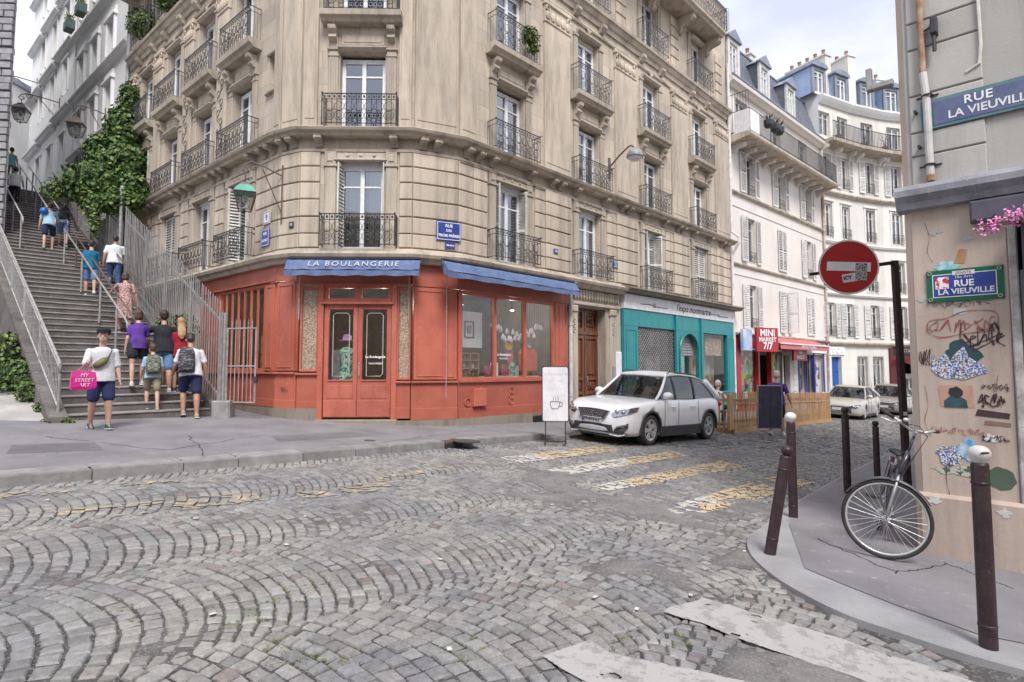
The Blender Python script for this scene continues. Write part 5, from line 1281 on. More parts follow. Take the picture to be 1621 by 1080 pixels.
E1=FB.pt(BLEN);H1=R_(28);FC1=Fac(*E1,math.cos(H1),math.sin(H1));L1=2.73
E2=FC1.pt(L1);H2=R_(21);FC2=Fac(*E2,math.cos(H2),math.sin(H2));L2=2.61
E3=FC2.pt(L2);H3=R_(13);FC3=Fac(*E3,math.cos(H3),math.sin(H3));L3=9.0
b3=thing('apartment_building','cream curved building with blue clad dormers and long iron balcony closing the street','building',(*FC2.pt(1),-.6))
ROWC=[(3.45,5.38),(6.15,8.0),(9.08,11.02),(12.0,13.9)]
FCS=[(FC1,L1,[.5,2.17]),(FC2,L2,[1.52]),(FC3,L3,[1.0,3.2,5.4,7.6])]
for fi,(fr,l,cols)in enumerate(FCS):
 mb=MB();hl=[(c-.38,c+.38,a,b)for c in cols for a,b in ROWC]+[(c-.5,c+.5,14.9,16.3)for c in cols]
 cell_wall(mb,0,l,3.0,17.0,hl,depth=.2);put('wall',mb.mesh('wall',[M['plaster_cream'],M['interior']]),b3,fr.X)
 for c in cols:
  window(b3,fr.at(c,-.12,14.9),.98,1.4,style='old',panes=True)
  for ri,(a,b)in enumerate(ROWC):
   X=fr.at(c,0,a);h=round(b-a,2);window(b3,X@T((0,.12,0)),.74,h,style='old',curtain=(ri+fi)%3)
   put('balustrade',cached('rail3',lambda:(lambda m:([m.tube([(-.4,-.08,z),(.4,-.08,z)],.014,4)for z in(.06,.6)],[m.tube([(-.4+.115*k,-.08,.06),(-.4+.115*k,-.08,.6)],.010,4)for k in range(8)],[m.ring((-.3+.2*k,-.08,.33),.09,.008,n=10,k=3)for k in range(4)],m)[-1].mesh('balustrade',M['iron']))(MB())),b3,X)
   if ri in(0,3):
    lm=louvre_mesh(.42,h)
    put('shutter',lm,b3,fr.at(c-.81,.05,a)@RZ(R_(-4)));put('shutter',lm,b3,fr.at(c+.39,.05,a)@RZ(R_(3)))
   else:
    put('window_surround',cached(('sur3',h),lambda:(lambda m:(m.bev(-.5,-.38,-.04,.01,-.05,h+.1,.01),m.bev(.38,.5,-.04,.01,-.05,h+.1,.01),m.bev(-.55,.55,-.09,.01,h+.1,h+.2,.02),m)[-1].mesh('window_surround',M['plaster_cream']))(MB())),b3,X)
PC=[E1,E2,E3,FC3.pt(L3)]
def m3(name,prof,mat):mb=MB();sweep(mb,PC,prof);return put(name,mb.mesh(name,M[mat]),b3)
m3('cornice',[(-.05,3.0),(.15,3.0),(.22,3.1),(.22,3.18),(-.05,3.22)],'stone_trim');m3('string_course',[(-.05,5.8),(.1,5.8),(.15,5.9),(.0,5.95),(-.05,5.95)],'plaster_cream')
m3('string_course',[(-.05,8.75),(.1,8.75),(.16,8.86),(.0,8.92),(-.05,8.92)],'plaster_cream');m3('cornice',[(-.05,11.5),(.12,11.5),(.22,11.62),(.22,11.7),(-.05,11.75)],'stone_trim')
m3('balcony_slab',[(-.05,14.2),(.6,14.3),(.82,14.32),(.85,14.48),(-.05,14.5)],'stone_trim');m3('cornice',[(-.05,16.7),(.1,16.7),(.25,16.9),(.34,17.05),(.34,17.15),(-.05,17.2)],'plaster_white')
for fr,ss in((FC1,(.1,1.3,2.6)),(FC2,(.55,2.4)),(FC3,(.1,2.0,4.2,6.4))):
 for s in ss:put('corbel',corbel_mesh(.18,.5,.5,'plaster_cream'),b3,fr.at(s,0,13.75))
for fr,l in((FC1,L1),(FC2,L2),(FC3,L3)):
 off=.0 if fr is FC1 else .1
 mb=MB();
 for z in(14.55,15.42):mb.tube([(off,-.8,z),(l+.14,-.8,z)],.022,4)
 rl=bp(b3,fr,'railing',mb,'iron')
 for k in range(int(l/.115)):put('bar',cached('bar3',lambda:MB().tube([(0,0,14.5),(0,0,15.42)],.019,4).mesh('bar',M['iron'])),rl,fr.at(off+.05+k*.115,.8,0))
mb=MB();top=[(p[0],p[1])for p in PC]
bkp=[(PC[3][0]-1,PC[3][1]+9),(PC[0][0]-6,PC[0][1]+9)]
for i in range(3):
 a,b=PC[i],PC[i+1];mb.quad((*a,17.15),(*b,17.15),(b[0]-.25,b[1]+.95,18.6),(a[0]-.35,a[1]+.9,18.6))
mb.prism([(p[0]-.3,p[1]+.9)for p in PC]+bkp,'z',18.55,18.62);put('roof',mb.mesh('roof',M['zinc']),b3)
mb=MB();mb.quad((*PC[0],-2),(*PC[0],18.6),(*bkp[1],18.6),(*bkp[1],-2));mb.quad((*PC[3],-2),(*bkp[0],-2),(*bkp[0],18.6),(*PC[3],18.6));put('side_wall',mb.mesh('side_wall',M['plaster_white']),b3)
for fr,s in((FC1,.05),(FC1,2.1),(FC2,1.6),(FC3,.9),(FC3,3.6)):dormer(b3,fr,s,1.15,17.2,1.55,'blue_board',pediment=False,depth=2.2,arch=True)
for X,w,d,h,n in((FC1.at(1.5,-1.6,17.4),.5,2.6,2.6,5),(FC2.at(.6,-1.4,17.4),.6,2.6,2.9,4),(FC3.at(1.2,-2.4,17.4),.5,2.8,2.4,5)):chimney(b3,X,w,d,h,n)
# ground floor: blue door, two barred windows, dark red shop
mb=MB();cell_wall(mb,0,L1,-1.5,3.0,[(.42,1.32,-1.0,2.36)],depth=.3);put('wall',mb.mesh('wall',[M['plaster_cream'],M['interior']]),b3,FC1.X)
mb=MB();mb.box(.42,1.32,.22,.28,-1.0,2.36);bd=bp(b3,FC1,'door',mb,pm('cobalt_door_paint',(.01,.09,.34),(.01,.07,.28),3,.4,.08))
for z0,z1 in((-.8,.2),(.35,1.4),(1.5,2.2)):
 for a in(.48,.9):put('panel',cached(('bdp',z0),lambda:MB().bev(0,.36,-.02,.01,z0,z1,.015).mesh('panel',bd.data.materials[0])),bd,FC1.X@T((a,.22,0)))
mb=MB();mb.bev(.2,1.55,-.06,.02,2.45,2.95,.02);mb.ring((.9,-.07,2.7),.14,.03,n=16,k=5);[mb.ring((.9+s*.38,-.07,2.7),.1,.02,n=12,k=4)for s in(-1,1)];bp(b3,FC1,'door_lintel',mb,'plaster_white')
mb=MB();cell_wall(mb,0,L2,-1.5,3.0,[(-.0+.05,.85,.55,2.38),(1.3,2.15,.55,2.38)],depth=.25);put('wall',mb.mesh('wall',[M['plaster_cream'],M['interior']]),b3,FC2.X)
for a in(.05,1.3):
 window(b3,FC2.at(a+.41,-.14,.56),.8,1.8,style='old')
 for k in range(7):put('window_bar',cached('wbar',lambda:MB().tube([(0,0,.45),(0,-.02,.9),(0,-.14,1.1),(0,-.02,1.5),(0,0,2.5)][:1]+[(0,-.06,.5),(0,-.16,.8),(0,-.03,1.3),(0,0,2.45)],.014,4).mesh('bar',M['pale_metal'])),b3,FC2.at(a+.02+k*.13,.05,0))
mb=MB();cell_wall(mb,0,L3,-1.5,3.0,[(.55,2.3,-1.0,2.3)],depth=.25);put('wall',mb.mesh('wall',[M['plaster_white'],M['interior']]),b3,FC3.X)
ds=thing('dark_red_shopfront','dark red shopfront with a black sign at the far end of the street','shopfront',(*FC3.pt(1.5),-.8))
M['maroon']=pm('maroon_paint',(.12,.015,.02),(.09,.012,.018),3,.4,.05)
mb=MB();mb.bev(.0,.45,-.1,.05,-1.2,2.9,.01);mb.bev(.45,3.0,-.1,.05,2.25,2.5,.01);bp(ds,FC3,'frame',mb,'maroon')
mb=MB();mb.bev(.3,3.0,-.14,.02,2.5,2.98,.01);so=bp(ds,FC3,'sign_board',mb,'ink');put('lettering',text_mesh('RESTAURANT',.3,M['stone_trim'],.004),so,FC3.at(1.5,.145,2.74)@UPX)
mb=MB();mb.add([(.45,-.1,2.3),(2.9,-.1,2.3),(2.9,-.9,1.95),(.45,-.9,1.95)],[(0,1,2,3)]);bp(ds,FC3,'awning',mb,'maroon')
mb=MB();[mb.bev(a,a+.08,.0,.08,-1.0,1.4,.01)for a in(.55,1.35,2.2)];mb.bev(.63,2.2,.0,.08,1.1,1.4,.01);bp(ds,FC3,'window_frame',mb,'old_white')
mb=MB();mb.quad((.55,.05,-1.0),(2.3,.05,-1.0),(2.3,.05,1.3),(.55,.05,1.3));bp(ds,FC3,'pane',mb,'glass')
# bare plants on its balcony
for k,(fr,s)in enumerate(((FC1,.8),(FC2,.5),(FC2,2.2),(FC3,1.5))):
 mb=MB();rr=random.Random(k+40);mb.lathe([(.13,0),(.17,.28)],n=8)
 for j in range(9):
  a=rr.uniform(0,6.28);l=rr.uniform(.5,1.3);mb.tube([(0,0,.2),(.12*math.cos(a),.12*math.sin(a),.3+l*.5),(.35*math.cos(a),.35*math.sin(a),.3+l)],[.014,.01,.004],3)
 simple('bare_plant',('bare twiggy plant at the left end of the cream building balcony','bare twiggy plant second from the left on the cream building balcony','bare twiggy plant third on the cream building balcony','bare twiggy plant at the right of the cream building balcony')[k],'plant',mb,'stone_dark',fr.at(s,.6,14.5),'bare plants on the cream building balcony')
FW1=Fac(*FL.pt(-LLEN-.02),.761,-.648)
wb=thing('apartment_building','white building with deep window surrounds just left of the ivy','building',(*FW1.pt(-4),4))
L8=7.9
mb=MB();cell_wall(mb,-L8,0,-1,22,[(c-.42,c+.42,a,b)for c in(-2.65,-4.75,-6.75)for a,b in((9.2,10.3),(11.3,12.85),(14.0,15.4),(17.2,18.8),(20,21.5))],depth=.3);put('wall',mb.mesh('wall',[M['plaster_white'],M['interior']]),wb,FW1.X)
mb=MB();mb.quad((-L8,0,-1),(-L8,0,22),(-L8,8,22),(-L8,8,-1));mb.prism([(-L8,0),(0,0),(0,8),(-L8,8)],'z',22,22.2);bp(wb,FW1,'side_wall',mb,'plaster_white')
for z in(13.45,16.3,10.75,19.2):mb=MB();mb.prism([(0,0),(-.10,.04),(-.15,.12),(-.24,.18),(-.24,.24),(0,.28)][::-1],'x',-L8,-.25);bp(wb,FW1,'cornice',mb,'plaster_white',FW1.at(0,0,z))
for c in(-2.65,-4.75,-6.75):
 for a,b in((9.2,10.3),(11.3,12.85),(14.0,15.4),(17.2,18.8)):
  h=round(b-a,2);X=FW1.at(c,0,a);window(wb,X@T((0,.2,0)),.82,h)
  put('window_surround',cached(('sw',h),lambda:(lambda m:(m.bev(-.60,-.42,-.09,.01,0,h,.02),m.bev(.42,.6,-.09,.01,0,h,.02),m.bev(-.66,.66,-.14,.01,h,h+.14,.03),m.bev(-.55,.55,-.06,.01,h+.14,h+.4,.02),m)[-1].mesh('window_surround',M['plaster_white']))(MB())),wb,X)
mb=MB();mb.tube([(-.12,-.1,0),(-.12,-.1,21)],.07,8);bp(wb,FW1,'downpipe',mb,'grey_metal')
wc=thing('apartment_building','taller white building further up the stairs with stepped cornices','building',(*FW1.pt(-13),6))
FW2=Fac(*FW1.pt(-L8-.02,.02),.761,-.648);L9=9.2
rows2=((10.9,12.6),(14.6,16.2),(17.3,19.0),(20.4,21.7))
mb=MB();cell_wall(mb,-L9,0,-1,23,[(c-.4,c+.4,a,b)for c in(-1.6,-4.0,-6.4)for a,b in rows2],depth=.3);put('wall',mb.mesh('wall',[M['plaster_white'],M['interior']]),wc,FW2.X)
mb=MB();mb.quad((-L9,0,-1),(-L9,0,23),(-L9,8,23),(-L9,8,-1));bp(wc,FW2,'side_wall',mb,'plaster_white')
for z in(13.4,16.5,19.3,22.0):
 mb=MB()
 for k in range(3):
  dz=-.18*k;mb.prism([(0,0+dz),(-.14,.04+dz),(-.2,.12+dz),(-.28,.16+dz),(-.28,.24+dz),(0,.28+dz)][::-1],'x',-L9*(k+1)/3,-L9*k/3)
 bp(wc,FW2,'cornice',mb,'plaster_white',FW2.at(0,0,z))
for c in(-1.6,-4.0,-6.4):
 for a,b in rows2:h=round(b-a,2);X=FW2.at(c,0,a);window(wc,X@T((0,.2,0)),.78,h);put('window_surround',cached(('sw2',h),lambda:(lambda m:(m.bev(-.55,-.4,-.06,.01,0,h,.02),m.bev(.4,.55,-.06,.01,0,h,.02),m.bev(-.6,.6,-.1,.01,h,h+.12,.02),m)[-1].mesh('window_surround',M['plaster_white']))(MB())),wc,X)
 # two planters on the white ledge
for k,s in enumerate((-7.2,-5.4)):
 rr=random.Random(k+3);X=FW1.at(s,.45,16.75);pl=thing('planter',('green box planter hung at the left end of the white ledge','green box planter with leafy plant second on the white ledge')[k],'planter',X=X,group='planters on the white ledge')
 put('box',MB().bev(-.3,.3,-.16,.16,-.2,.2,.03).mesh('box',pm('green_planter_%d'%k,(.05,.10,.09),(.08,.12,.1),3,.6,.1)),pl,X)
 mb=MB()
 for j in range(160):
  a=rr.uniform(0,6.28);r=rr.uniform(0,.3);z=.2+rr.uniform(0,.3);x,y=r*math.cos(a),r*math.sin(a)*.6;b_=rr.uniform(0,6.28)
  mb.add([(x,y,z),(x+.05*math.cos(b_),y+.05*math.sin(b_),z+.02),(x+.03,y,z+.07)],[(0,1,2)])
 put('foliage',mb.mesh('foliage',M['moss']),pl,X)
 # far pale block at the head of the stairs
fb=thing('apartment_building','plain pale block seen far beyond the head of the stairs','building',(-30,33,10))
mb=MB();mb.box(-42,-27.4,30,38,0,17.3);put('wall',mb.mesh('wall',M['plaster_white']),fb)
mb=MB();mb.box(-42.2,-27.2,29.8,38.2,17.3,17.6);put('roof',mb.mesh('roof',M['zinc']),fb)
for z in(11.2,14.0):
 for x in(-28.4,-30.6,-32.8):window(fb,T((x,29.98,z)),.9,1.6)
 # grey brick building at the left edge
gb=thing('brick_building','grey brick wall with protruding headers at the left edge of the picture','building',(-17,17,4))
GBF=Fac(-15.95,18.0,.95,.05);GX=GBF.X
mb=MB();mb.prism([(-6,.02),(0,.02),(-8,6.5),(-14,6.5)],'z',-2,22);put('wall',mb.mesh('wall',M['brick_grey']),gb,GX)
br=MB().bev(-.30,.30,-.07,.05,.01,.21,.012).mesh('brick',M['brick_grey']);rr=random.Random(2);n_=0
for j in range(66):
 z=4.5+j*.24
 for k in range(3):
  if n_>=300:break
  n_+=1;put('brick',br,gb,GX@T((-.32-k*.64-(.3 if j%2 else 0),rr.uniform(-.05,.03),z)))
 if j%2:put('brick',cached('hb',lambda:MB().bev(-.14,.14,-.07,.05,.01,.21,.012).mesh('brick',M['brick_grey'])),gb,GX@T((-.15,rr.uniform(-.05,.03),z)))
FQ=Fac(4.02,5.78,.72,-.69)
rb=thing('corner_building','old grey and beige rendered corner building with peeling ledge at the right edge','building',(4.3,5.5,-.05))
mb=MB();mb.bev(.0,.735,-.02,.4,-.3,3.25,.012);ob=bp(rb,FQ,'wall',mb,'render_beige')
mb=MB();mb.bev(-.03,.78,-.07,.4,-.3,.46,.03);bp(rb,FQ,'plinth',mb,'render_beige')
mb=MB();cell_wall(mb,0,4.5,3.45,12,[(2.0,3.0,4.3,6.5)],depth=.25);put('wall',mb.mesh('wall',[M['render_grey'],M['interior']]),rb,FQ.X)
mb=MB();mb.quad((0,0,-.3),(0,0,12),(-.06,.06,12),(-.06,.06,-.3));mb.quad((-.06,.06,-.3),(-.06,.06,12),(.4,9,12),(.4,9,-.3));mb.prism([(-.06,.06),(0,0),(4.5,0),(4.5,9),(.4,9)],'z',12,12.1);bp(rb,FQ,'side_wall',mb,'render_beige')
mb=MB();mb.quad((4.5,0,-.3),(4.5,9,-.3),(4.5,9,12),(4.5,0,12));mb.quad((.735,.35,-.3),(4.5,.35,-.3),(4.5,.35,3.3),(.735,.35,3.3));bp(rb,FQ,'inner_wall',mb,'interior')
for z in(3.80,4.02,4.42,4.86,5.14,5.44):
 pass
zz=[3.47,3.78,4.02,4.40,4.88,5.16,5.46,5.8,6.1]
for a,b in zip(zz[:-1],zz[1:]):
 mb=MB();mb.bev(.035,.62,-.022,.005,a+.008,b-.008,.008);bp(rb,FQ,'render_block',mb,'render_grey')
mb=MB();mb.prism([(0.02,3.22),(-.10,3.24),(-.12,3.30),(-.17,3.36),(-.17,3.42),(-.13,3.47),(0.02,3.49)][::-1],'x',-.10,4.4);M['ledge']=pm('weathered_zinc_ledge',(.33,.33,.36),(.19,.19,.215),3,.6,.3,c3=(.4,.39,.38));bp(rb,FQ,'ledge',mb,'ledge')
mb=MB();mb.bev(.48,4.4,-.14,.02,3.02,3.22,.02);bp(rb,FQ,'shutter_box',mb,pm('plum_metal',(.07,.065,.09),(.10,.09,.12),3,.4,.1))
mb=MB();mb.bev(.735,.80,-.045,.3,-.2,3.05,.01);bp(rb,FQ,'door_frame',mb,pm('peeling_white_wood',(.5,.48,.47),(.3,.27,.26),8,.7,.3,c3=(.15,.1,.08)))
mb=MB();mb.bev(.80,.96,-.02,.3,-.2,2.55,.01);mb.bev(.96,2.2,.08,.2,-.2,2.55,.01);bp(rb,FQ,'door_panel',mb,pm('grey_weathered_wood',(.21,.205,.22),(.14,.135,.145),5,.7,.3,c3=(.3,.1,.08)))
mb=MB();mb.bev(.84,2.0,-.30,.02,2.45,2.98,.02);simple('awning_case','dark plum metal box over the doorway behind the pink flowers','awning case',mb,pm('plum_metal2',(.045,.04,.075),(.06,.055,.09),3,.4,.1),FQ.X)
# pipe with rust down the corner, brackets
mb=MB();mb.tube([(.19,-.06,3.50),(.185,-.06,4.3),(.165,-.06,4.6)],.034,10);pp=bp(rb,FQ,'downpipe',mb,'old_white')
mb=MB();mb.tube([(.165,-.06,4.6),(.15,-.06,6.5)],.028,10);mb.tube([(.19,-.06,3.5),(.19,-.06,3.56)],.038,10);put('rusty_section',mb.mesh('rusty',pm('rust_brown',(.30,.15,.08),(.45,.36,.28),9,.8,.2)),pp,FQ.X)
for z in(3.66,4.36):mb=MB();mb.ring((.19,-.06,z),.042,.010,axis='z',n=12);mb.tube([(.1,-.03,z),(.28,-.03,z)],.008,4);put('clamp',mb.mesh('clamp',M['iron']),pp,FQ.X)
mb=MB();mb.tube([(.60,-.04,6.5),(.62,-.04,4.72),(.60,-.03,4.55),(.5,-.02,4.5)],.014,6);bp(rb,FQ,'conduit',mb,'old_white')
mb=MB();mb.bev(.245,.30,-.12,0,4.95,5.12,.01);mb.tube([(.27,-.08,4.95),(.27,-.08,4.78)],.018,8);mb.tube([(.17,-.05,5.02),(.25,-.08,5.03)],.012,4);bp(rb,FQ,'junction_box',mb,'iron')
for s,z in((.09,4.22),(.11,3.86)):mb=MB();mb.lathe([(.016,0),(.016,.09)],(s,-.09,z),axis='y',n=8);bp(rb,FQ,'wall_peg',mb,'iron')
mb=MB();mb.bev(-.30,-.10,-.02,.06,4.60,4.66,.008);mb.bev(-.34,-.29,-.02,.06,4.6,4.84,.008);bp(rb,FQ,'bracket',mb,'pale_metal')
# painted old street sign above
X=FQ.at(.60,.024,4.17);sg=thing('street_sign','large faded blue painted street sign on the grey wall above the ledge','street sign',X=X)
put('panel',MB().bev(-.47,.55,-.012,.0,-.15,.15,.004).mesh('panel',M['fade_teal']),sg,X);put('field',MB().bev(-.37,.52,-.016,-.011,-.118,.118,.002).mesh('field',M['fade_blue']),sg,X)
mb=MB();mb.tube([(-.40,-.016,-.1),(-.44,-.016,-.06),(-.41,-.016,0),(-.44,-.016,.06),(-.40,-.016,.1)],.006,4);put('scroll',mb.mesh('scroll',M['fade_blue']),sg,X)
put('lettering',text_mesh('RUE',.115,M['white_ink'],.001,bold=.002,space=1.1),sg,X@T((-.02,-.018,.06))@UPX);put('lettering',text_mesh('LA VIEUVILLE',.108,M['white_ink'],.001,bold=.002),sg,X@T((.06,-.018,-.05))@UPX)
# enamel street sign on the beige pillar
X=FQ.at(.405,.024,2.455)@RY(R_(0));sg=thing('street_sign','green bordered blue enamel street sign on the beige pillar','street sign',X=X)
put('panel',MB().bev(-.29,.29,-.014,0,-.155,.155,.004).mesh('panel',M['enamel_green']),sg,X);put('field',MB().bev(-.235,.235,-.017,-.013,-.105,.105,.002).mesh('field',M['enamel_blue']),sg,X)
mb=MB()
for q in((-.243,.243,.105,.112),(-.243,.243,-.112,-.105),(-.243,-.236,-.105,.105),(.236,.243,-.105,.105)):mb.box(q[0],q[1],-.0175,-.013,q[2],q[3])
put('border',mb.mesh('border',M['white_ink']),sg,X)
for sx in(-1,1):
 for sz in(-1,1):mb=MB();mb.ring((sx*.262,-.018,sz*.128),.014,.005,n=12,k=5);put('screw',mb.mesh('screw',M['pale_metal']),sg,X)
put('lettering',text_mesh('RUE',.085,M['white_ink'],.001,bold=.002),sg,X@T((.0,-.019,.012))@UPX);put('lettering',text_mesh('LA VIEUVILLE',.073,M['white_ink'],.001,bold=.002),sg,X@T((.01,-.019,-.062))@UPX);put('lettering',text_mesh('18e Arrt',.04,M['white_ink'],.001),sg,X@T((.0,-.019,.075))@UPX)
put('sticker',MB().box(-.085,.085,-.021,-.018,.095,.135).mesh('sticker',M['sign_white']),sg,X);put('lettering',text_mesh("J'EXISTE",.034,M['ink'],.0008),sg,X@T((0,-.0215,.115))@UPX)
put('sticker',MB().box(-.22,-.115,-.021,-.018,-.03,.085).mesh('sticker',pm('red_blue_sticker',(.45,.04,.04),(.75,.7,.75),22,.5,0,lo=.45,hi=.5)),sg,X)
# stickers, paste-ups and graffiti on the pillar
def blob(cx,cz,rx,rz,seed,n=26,am=.16):
 r=random.Random(seed);ph=[r.uniform(0,6.28)for _ in range(4)]
 return[(cx+rx*(1+am*math.sin(3*t+ph[0])+am*.7*math.sin(7*t+ph[1])+am*.4*math.sin(11*t+ph[2]))*math.cos(t),cz+rz*(1+am*math.sin(4*t+ph[3])+am*.6*math.sin(9*t+ph[0]))*math.sin(t))for t in[6.2832*k/n for k in range(n)]]
def paste(name,label,cat,poly,mat,t=.0205,th=.003):
 c=(sum(p[0]for p in poly)/len(poly),sum(p[1]for p in poly)/len(poly));X=FQ.at(c[0],t,c[1])
 mb=MB();P_=[(p[0]-c[0],p[1]-c[1])for p in poly];mb.prism(P_[::-1],'y',-th,0);o=simple(name,label,cat,mb,mat,X);return o,X
def speckmat(name,cols,sc):
 return clutter(name,cols,sc)
M['collage']=speckmat('blue_white_collage',[(.05,.10,.38),(.62,.64,.72),(.10,.22,.5),(.5,.36,.1),(.6,.62,.7),(.03,.05,.16)],95)
M['dark_green']=pm('dark_green_paint',(.02,.07,.045),(.03,.05,.10),10,.7,.1)
M['sky_sticker']=pm('turquoise_sticker',(.15,.5,.55),(.6,.75,.78),18,.5,0)
M['graf_red']=pm('red_graffiti',(.38,.12,.10),None,8,.7,0);M['graf_dark']=pm('dark_graffiti',(.06,.03,.035),None,8,.7,0);M['graf_green']=pm('green_paint_patch',(.07,.11,.07),(.09,.13,.09),9,.8,.1)
paste('paste_up','dark green paste up with a ragged outline on the pillar','paste-up',blob(.36,1.77,.13,.15,4),'dark_green')
paste('paste_up','blue and white collage paste up spread over the dark green one','paste-up',[(.14,1.80),(.17,1.72),(.2,1.77),(.24,1.80),(.27,1.73),(.31,1.80),(.38,1.87),(.41,1.78),(.47,1.72),(.52,1.69),(.55,1.62),(.48,1.60),(.42,1.57),(.36,1.55),(.30,1.57),(.24,1.56),(.17,1.59),(.12,1.65)],'collage',.0235)
paste('sticker','turquoise sticker above the green bordered street sign','sticker',blob(.28,2.65,.09,.045,9),'sky_sticker')
paste('sticker','torn beige cardboard corner stuck above the green bordered street sign','sticker',[(.33,2.66),(.42,2.66),(.44,2.79),(.38,2.80)],'fence_wood')
paste('sticker','small torn white sticker just under the green bordered street sign','sticker',blob(.36,2.20,.055,.035,13),'old_white')
paste('stencil','stencil of a dark haired figure on a reddish square','stencil',[(.18,1.30),(.44,1.29),(.43,1.50),(.17,1.50)],pm('pale_red_patch',(.48,.30,.23),(.42,.24,.18),9,.8,.1))
paste('stencil','black rounded head stencil in the middle of the pillar','stencil',blob(.30,1.43,.055,.055,21,am=.08),'ink',.0235);paste('stencil','dark teal shoulders stencil below the black head','stencil',[(.21,1.29),(.39,1.29),(.38,1.36),(.34,1.39),(.25,1.39),(.21,1.35)],pm('teal_stencil',(.03,.08,.10),(.02,.04,.06),12,.8,0),.0235)
paste('paint_patch','black overpainted bar right of the stencilled head','paint patch',[(.44,1.22),(.68,1.20),(.69,1.25),(.46,1.28)],'graf_dark')
paste('paint_patch','brown overpainted bar below the black one','paint patch',[(.50,1.14),(.69,1.13),(.69,1.165),(.51,1.18)],pm('brown_patch',(.2,.13,.1),None,8,.8,0))
paste('paste_up','small blue and white paste up low on the pillar left side','paste-up',blob(.24,.83,.10,.10,31),'collage',.0235);paste('paste_up','bright blue paste up low on the pillar beside the bollard','paste-up',blob(.38,.90,.09,.09,33),pm('bright_blue_paper',(.04,.28,.55),(.5,.6,.7),14,.6,0),.0235)
paste('paint_patch','green and white flaking paint under the low paste ups','paint patch',blob(.30,.70,.16,.055,35,am=.25),pm('flaky_green',(.08,.11,.07),(.5,.48,.42),16,.8,.2,lo=.45,hi=.5));paste('paint_patch','rounded dark green paint patch low on the right of the pillar','paint patch',blob(.60,.66,.11,.10,38,am=.06),'graf_green')
def scribble(label,pts,mat,w=.006,seed=0):
 mb=MB();r=random.Random(seed)
 for st in pts:
  P_=[Vector((p[0],0,p[1]))for p in st];Q=[]
  for i in range(len(P_)-1):
   for k in range(5):
    t=k/5;p0,p1,p2,p3=P_[max(i-1,0)],P_[i],P_[i+1],P_[min(i+2,len(P_)-1)]
    Q.append(.5*((2*p1)+(p2-p0)*t+(2*p0-5*p1+4*p2-p3)*t*t+(3*p1-p0-3*p2+p3)*t**3))
  Q.append(P_[-1])
  for i in range(len(Q)-1):
   d=(Q[i+1]-Q[i]);l=d.length or 1;n_=Vector((-d.z,0,d.x))/l*w*(.6+.8*abs(math.sin(i*.5+seed)))
   mb.add([Q[i]-n_,Q[i+1]-n_,Q[i+1]+n_,Q[i]+n_],[(0,1,2,3)])
 c=pts[0][0];X=FQ.X@T((0,-.0262,0));return simple('graffiti',label,'graffiti',mb,mat,X)
r=random.Random(3)
def letters(x0,x1,z0,z1,n,sd):
 r=random.Random(sd);out=[]
 for k in range(n):
  a=x0+(x1-x0)*k/n;w=(x1-x0)/n;out.append([(a+w*r.uniform(-.1,.9),z0+(z1-z0)*r.random())for _ in range(6)]+[(a+w,z0+(z1-z0)*r.random())])
 return out
scribble('red outlined bubble letter graffiti across the pillar',letters(.12,.62,2.0,2.14,6,4)+[[(.1,2.02),(.12,2.12),(.25,2.14),(.4,2.20),(.6,2.19),(.64,2.12),(.6,2.02),(.4,1.99),(.2,1.96),(.1,2.02)]],'graf_red',.0035,1)
scribble('dark angular tag graffiti right of the red one',letters(.36,.68,1.86,2.10,5,8)+[[(.42,1.86),(.66,1.98)],[(.44,1.82),(.68,1.96)]],'graf_dark',.0045,2)
scribble('thin black vertical scribble on the left edge of the pillar',letters(.03,.12,1.68,1.86,3,12),'graf_dark',.0028,3)
scribble('short black tag right of the stencilled head',letters(.46,.66,1.30,1.42,4,15),'graf_dark',.0045,4)
scribble('small dark tag just above the rounded green patch',letters(.48,.68,.98,1.05,5,19),'graf_dark',.0028,5)
scribble('long thin crack like drip low on the pillar',[[(.21,.80),(.2,.6),(.22,.45),(.23,.3),(.25,.2)]],'graf_dark',.002,6)
scribble('faint grey pencil like scribbles above the red graffiti',letters(.15,.6,2.24,2.30,7,41),'graf_dark',.0014,7)
scribble('small black scrawl right of the stencil',letters(.5,.69,1.44,1.52,5,43),'graf_dark',.002,8)
scribble('thin red scrawl between the paste ups',letters(.1,.5,1.02,1.10,6,47),'graf_red',.002,9)
scribble('long crack running down the beige pillar',[[(.12,3.1),(.15,2.95),(.13,2.8),(.17,2.7)],[(.06,1.5),(.08,1.3),(.05,1.15),(.09,1.0)],[(.62,1.6),(.60,1.45),(.63,1.3)]],'graf_dark',.0013,10)
for k,(a,b)in enumerate(((.10,.40),(.45,2.9),(.62,.36),(.08,2.35),(.55,1.02),(.2,3.0))):
 paste('plaster_patch',('pale flaked patch low at the left of the plinth','pale flaked patch under the ledge','small flaked patch at the right of the plinth','pale flaked patch left of the green bordered sign','pale flaked patch above the rounded green paint','pale flaked patch near the top left of the pillar')[k],'plaster patch',blob(a,b,.05,.035,60+k,am=.3),'render_grey' if k%2 else 'old_white',.0215 if b>.5 else .0715,.002)
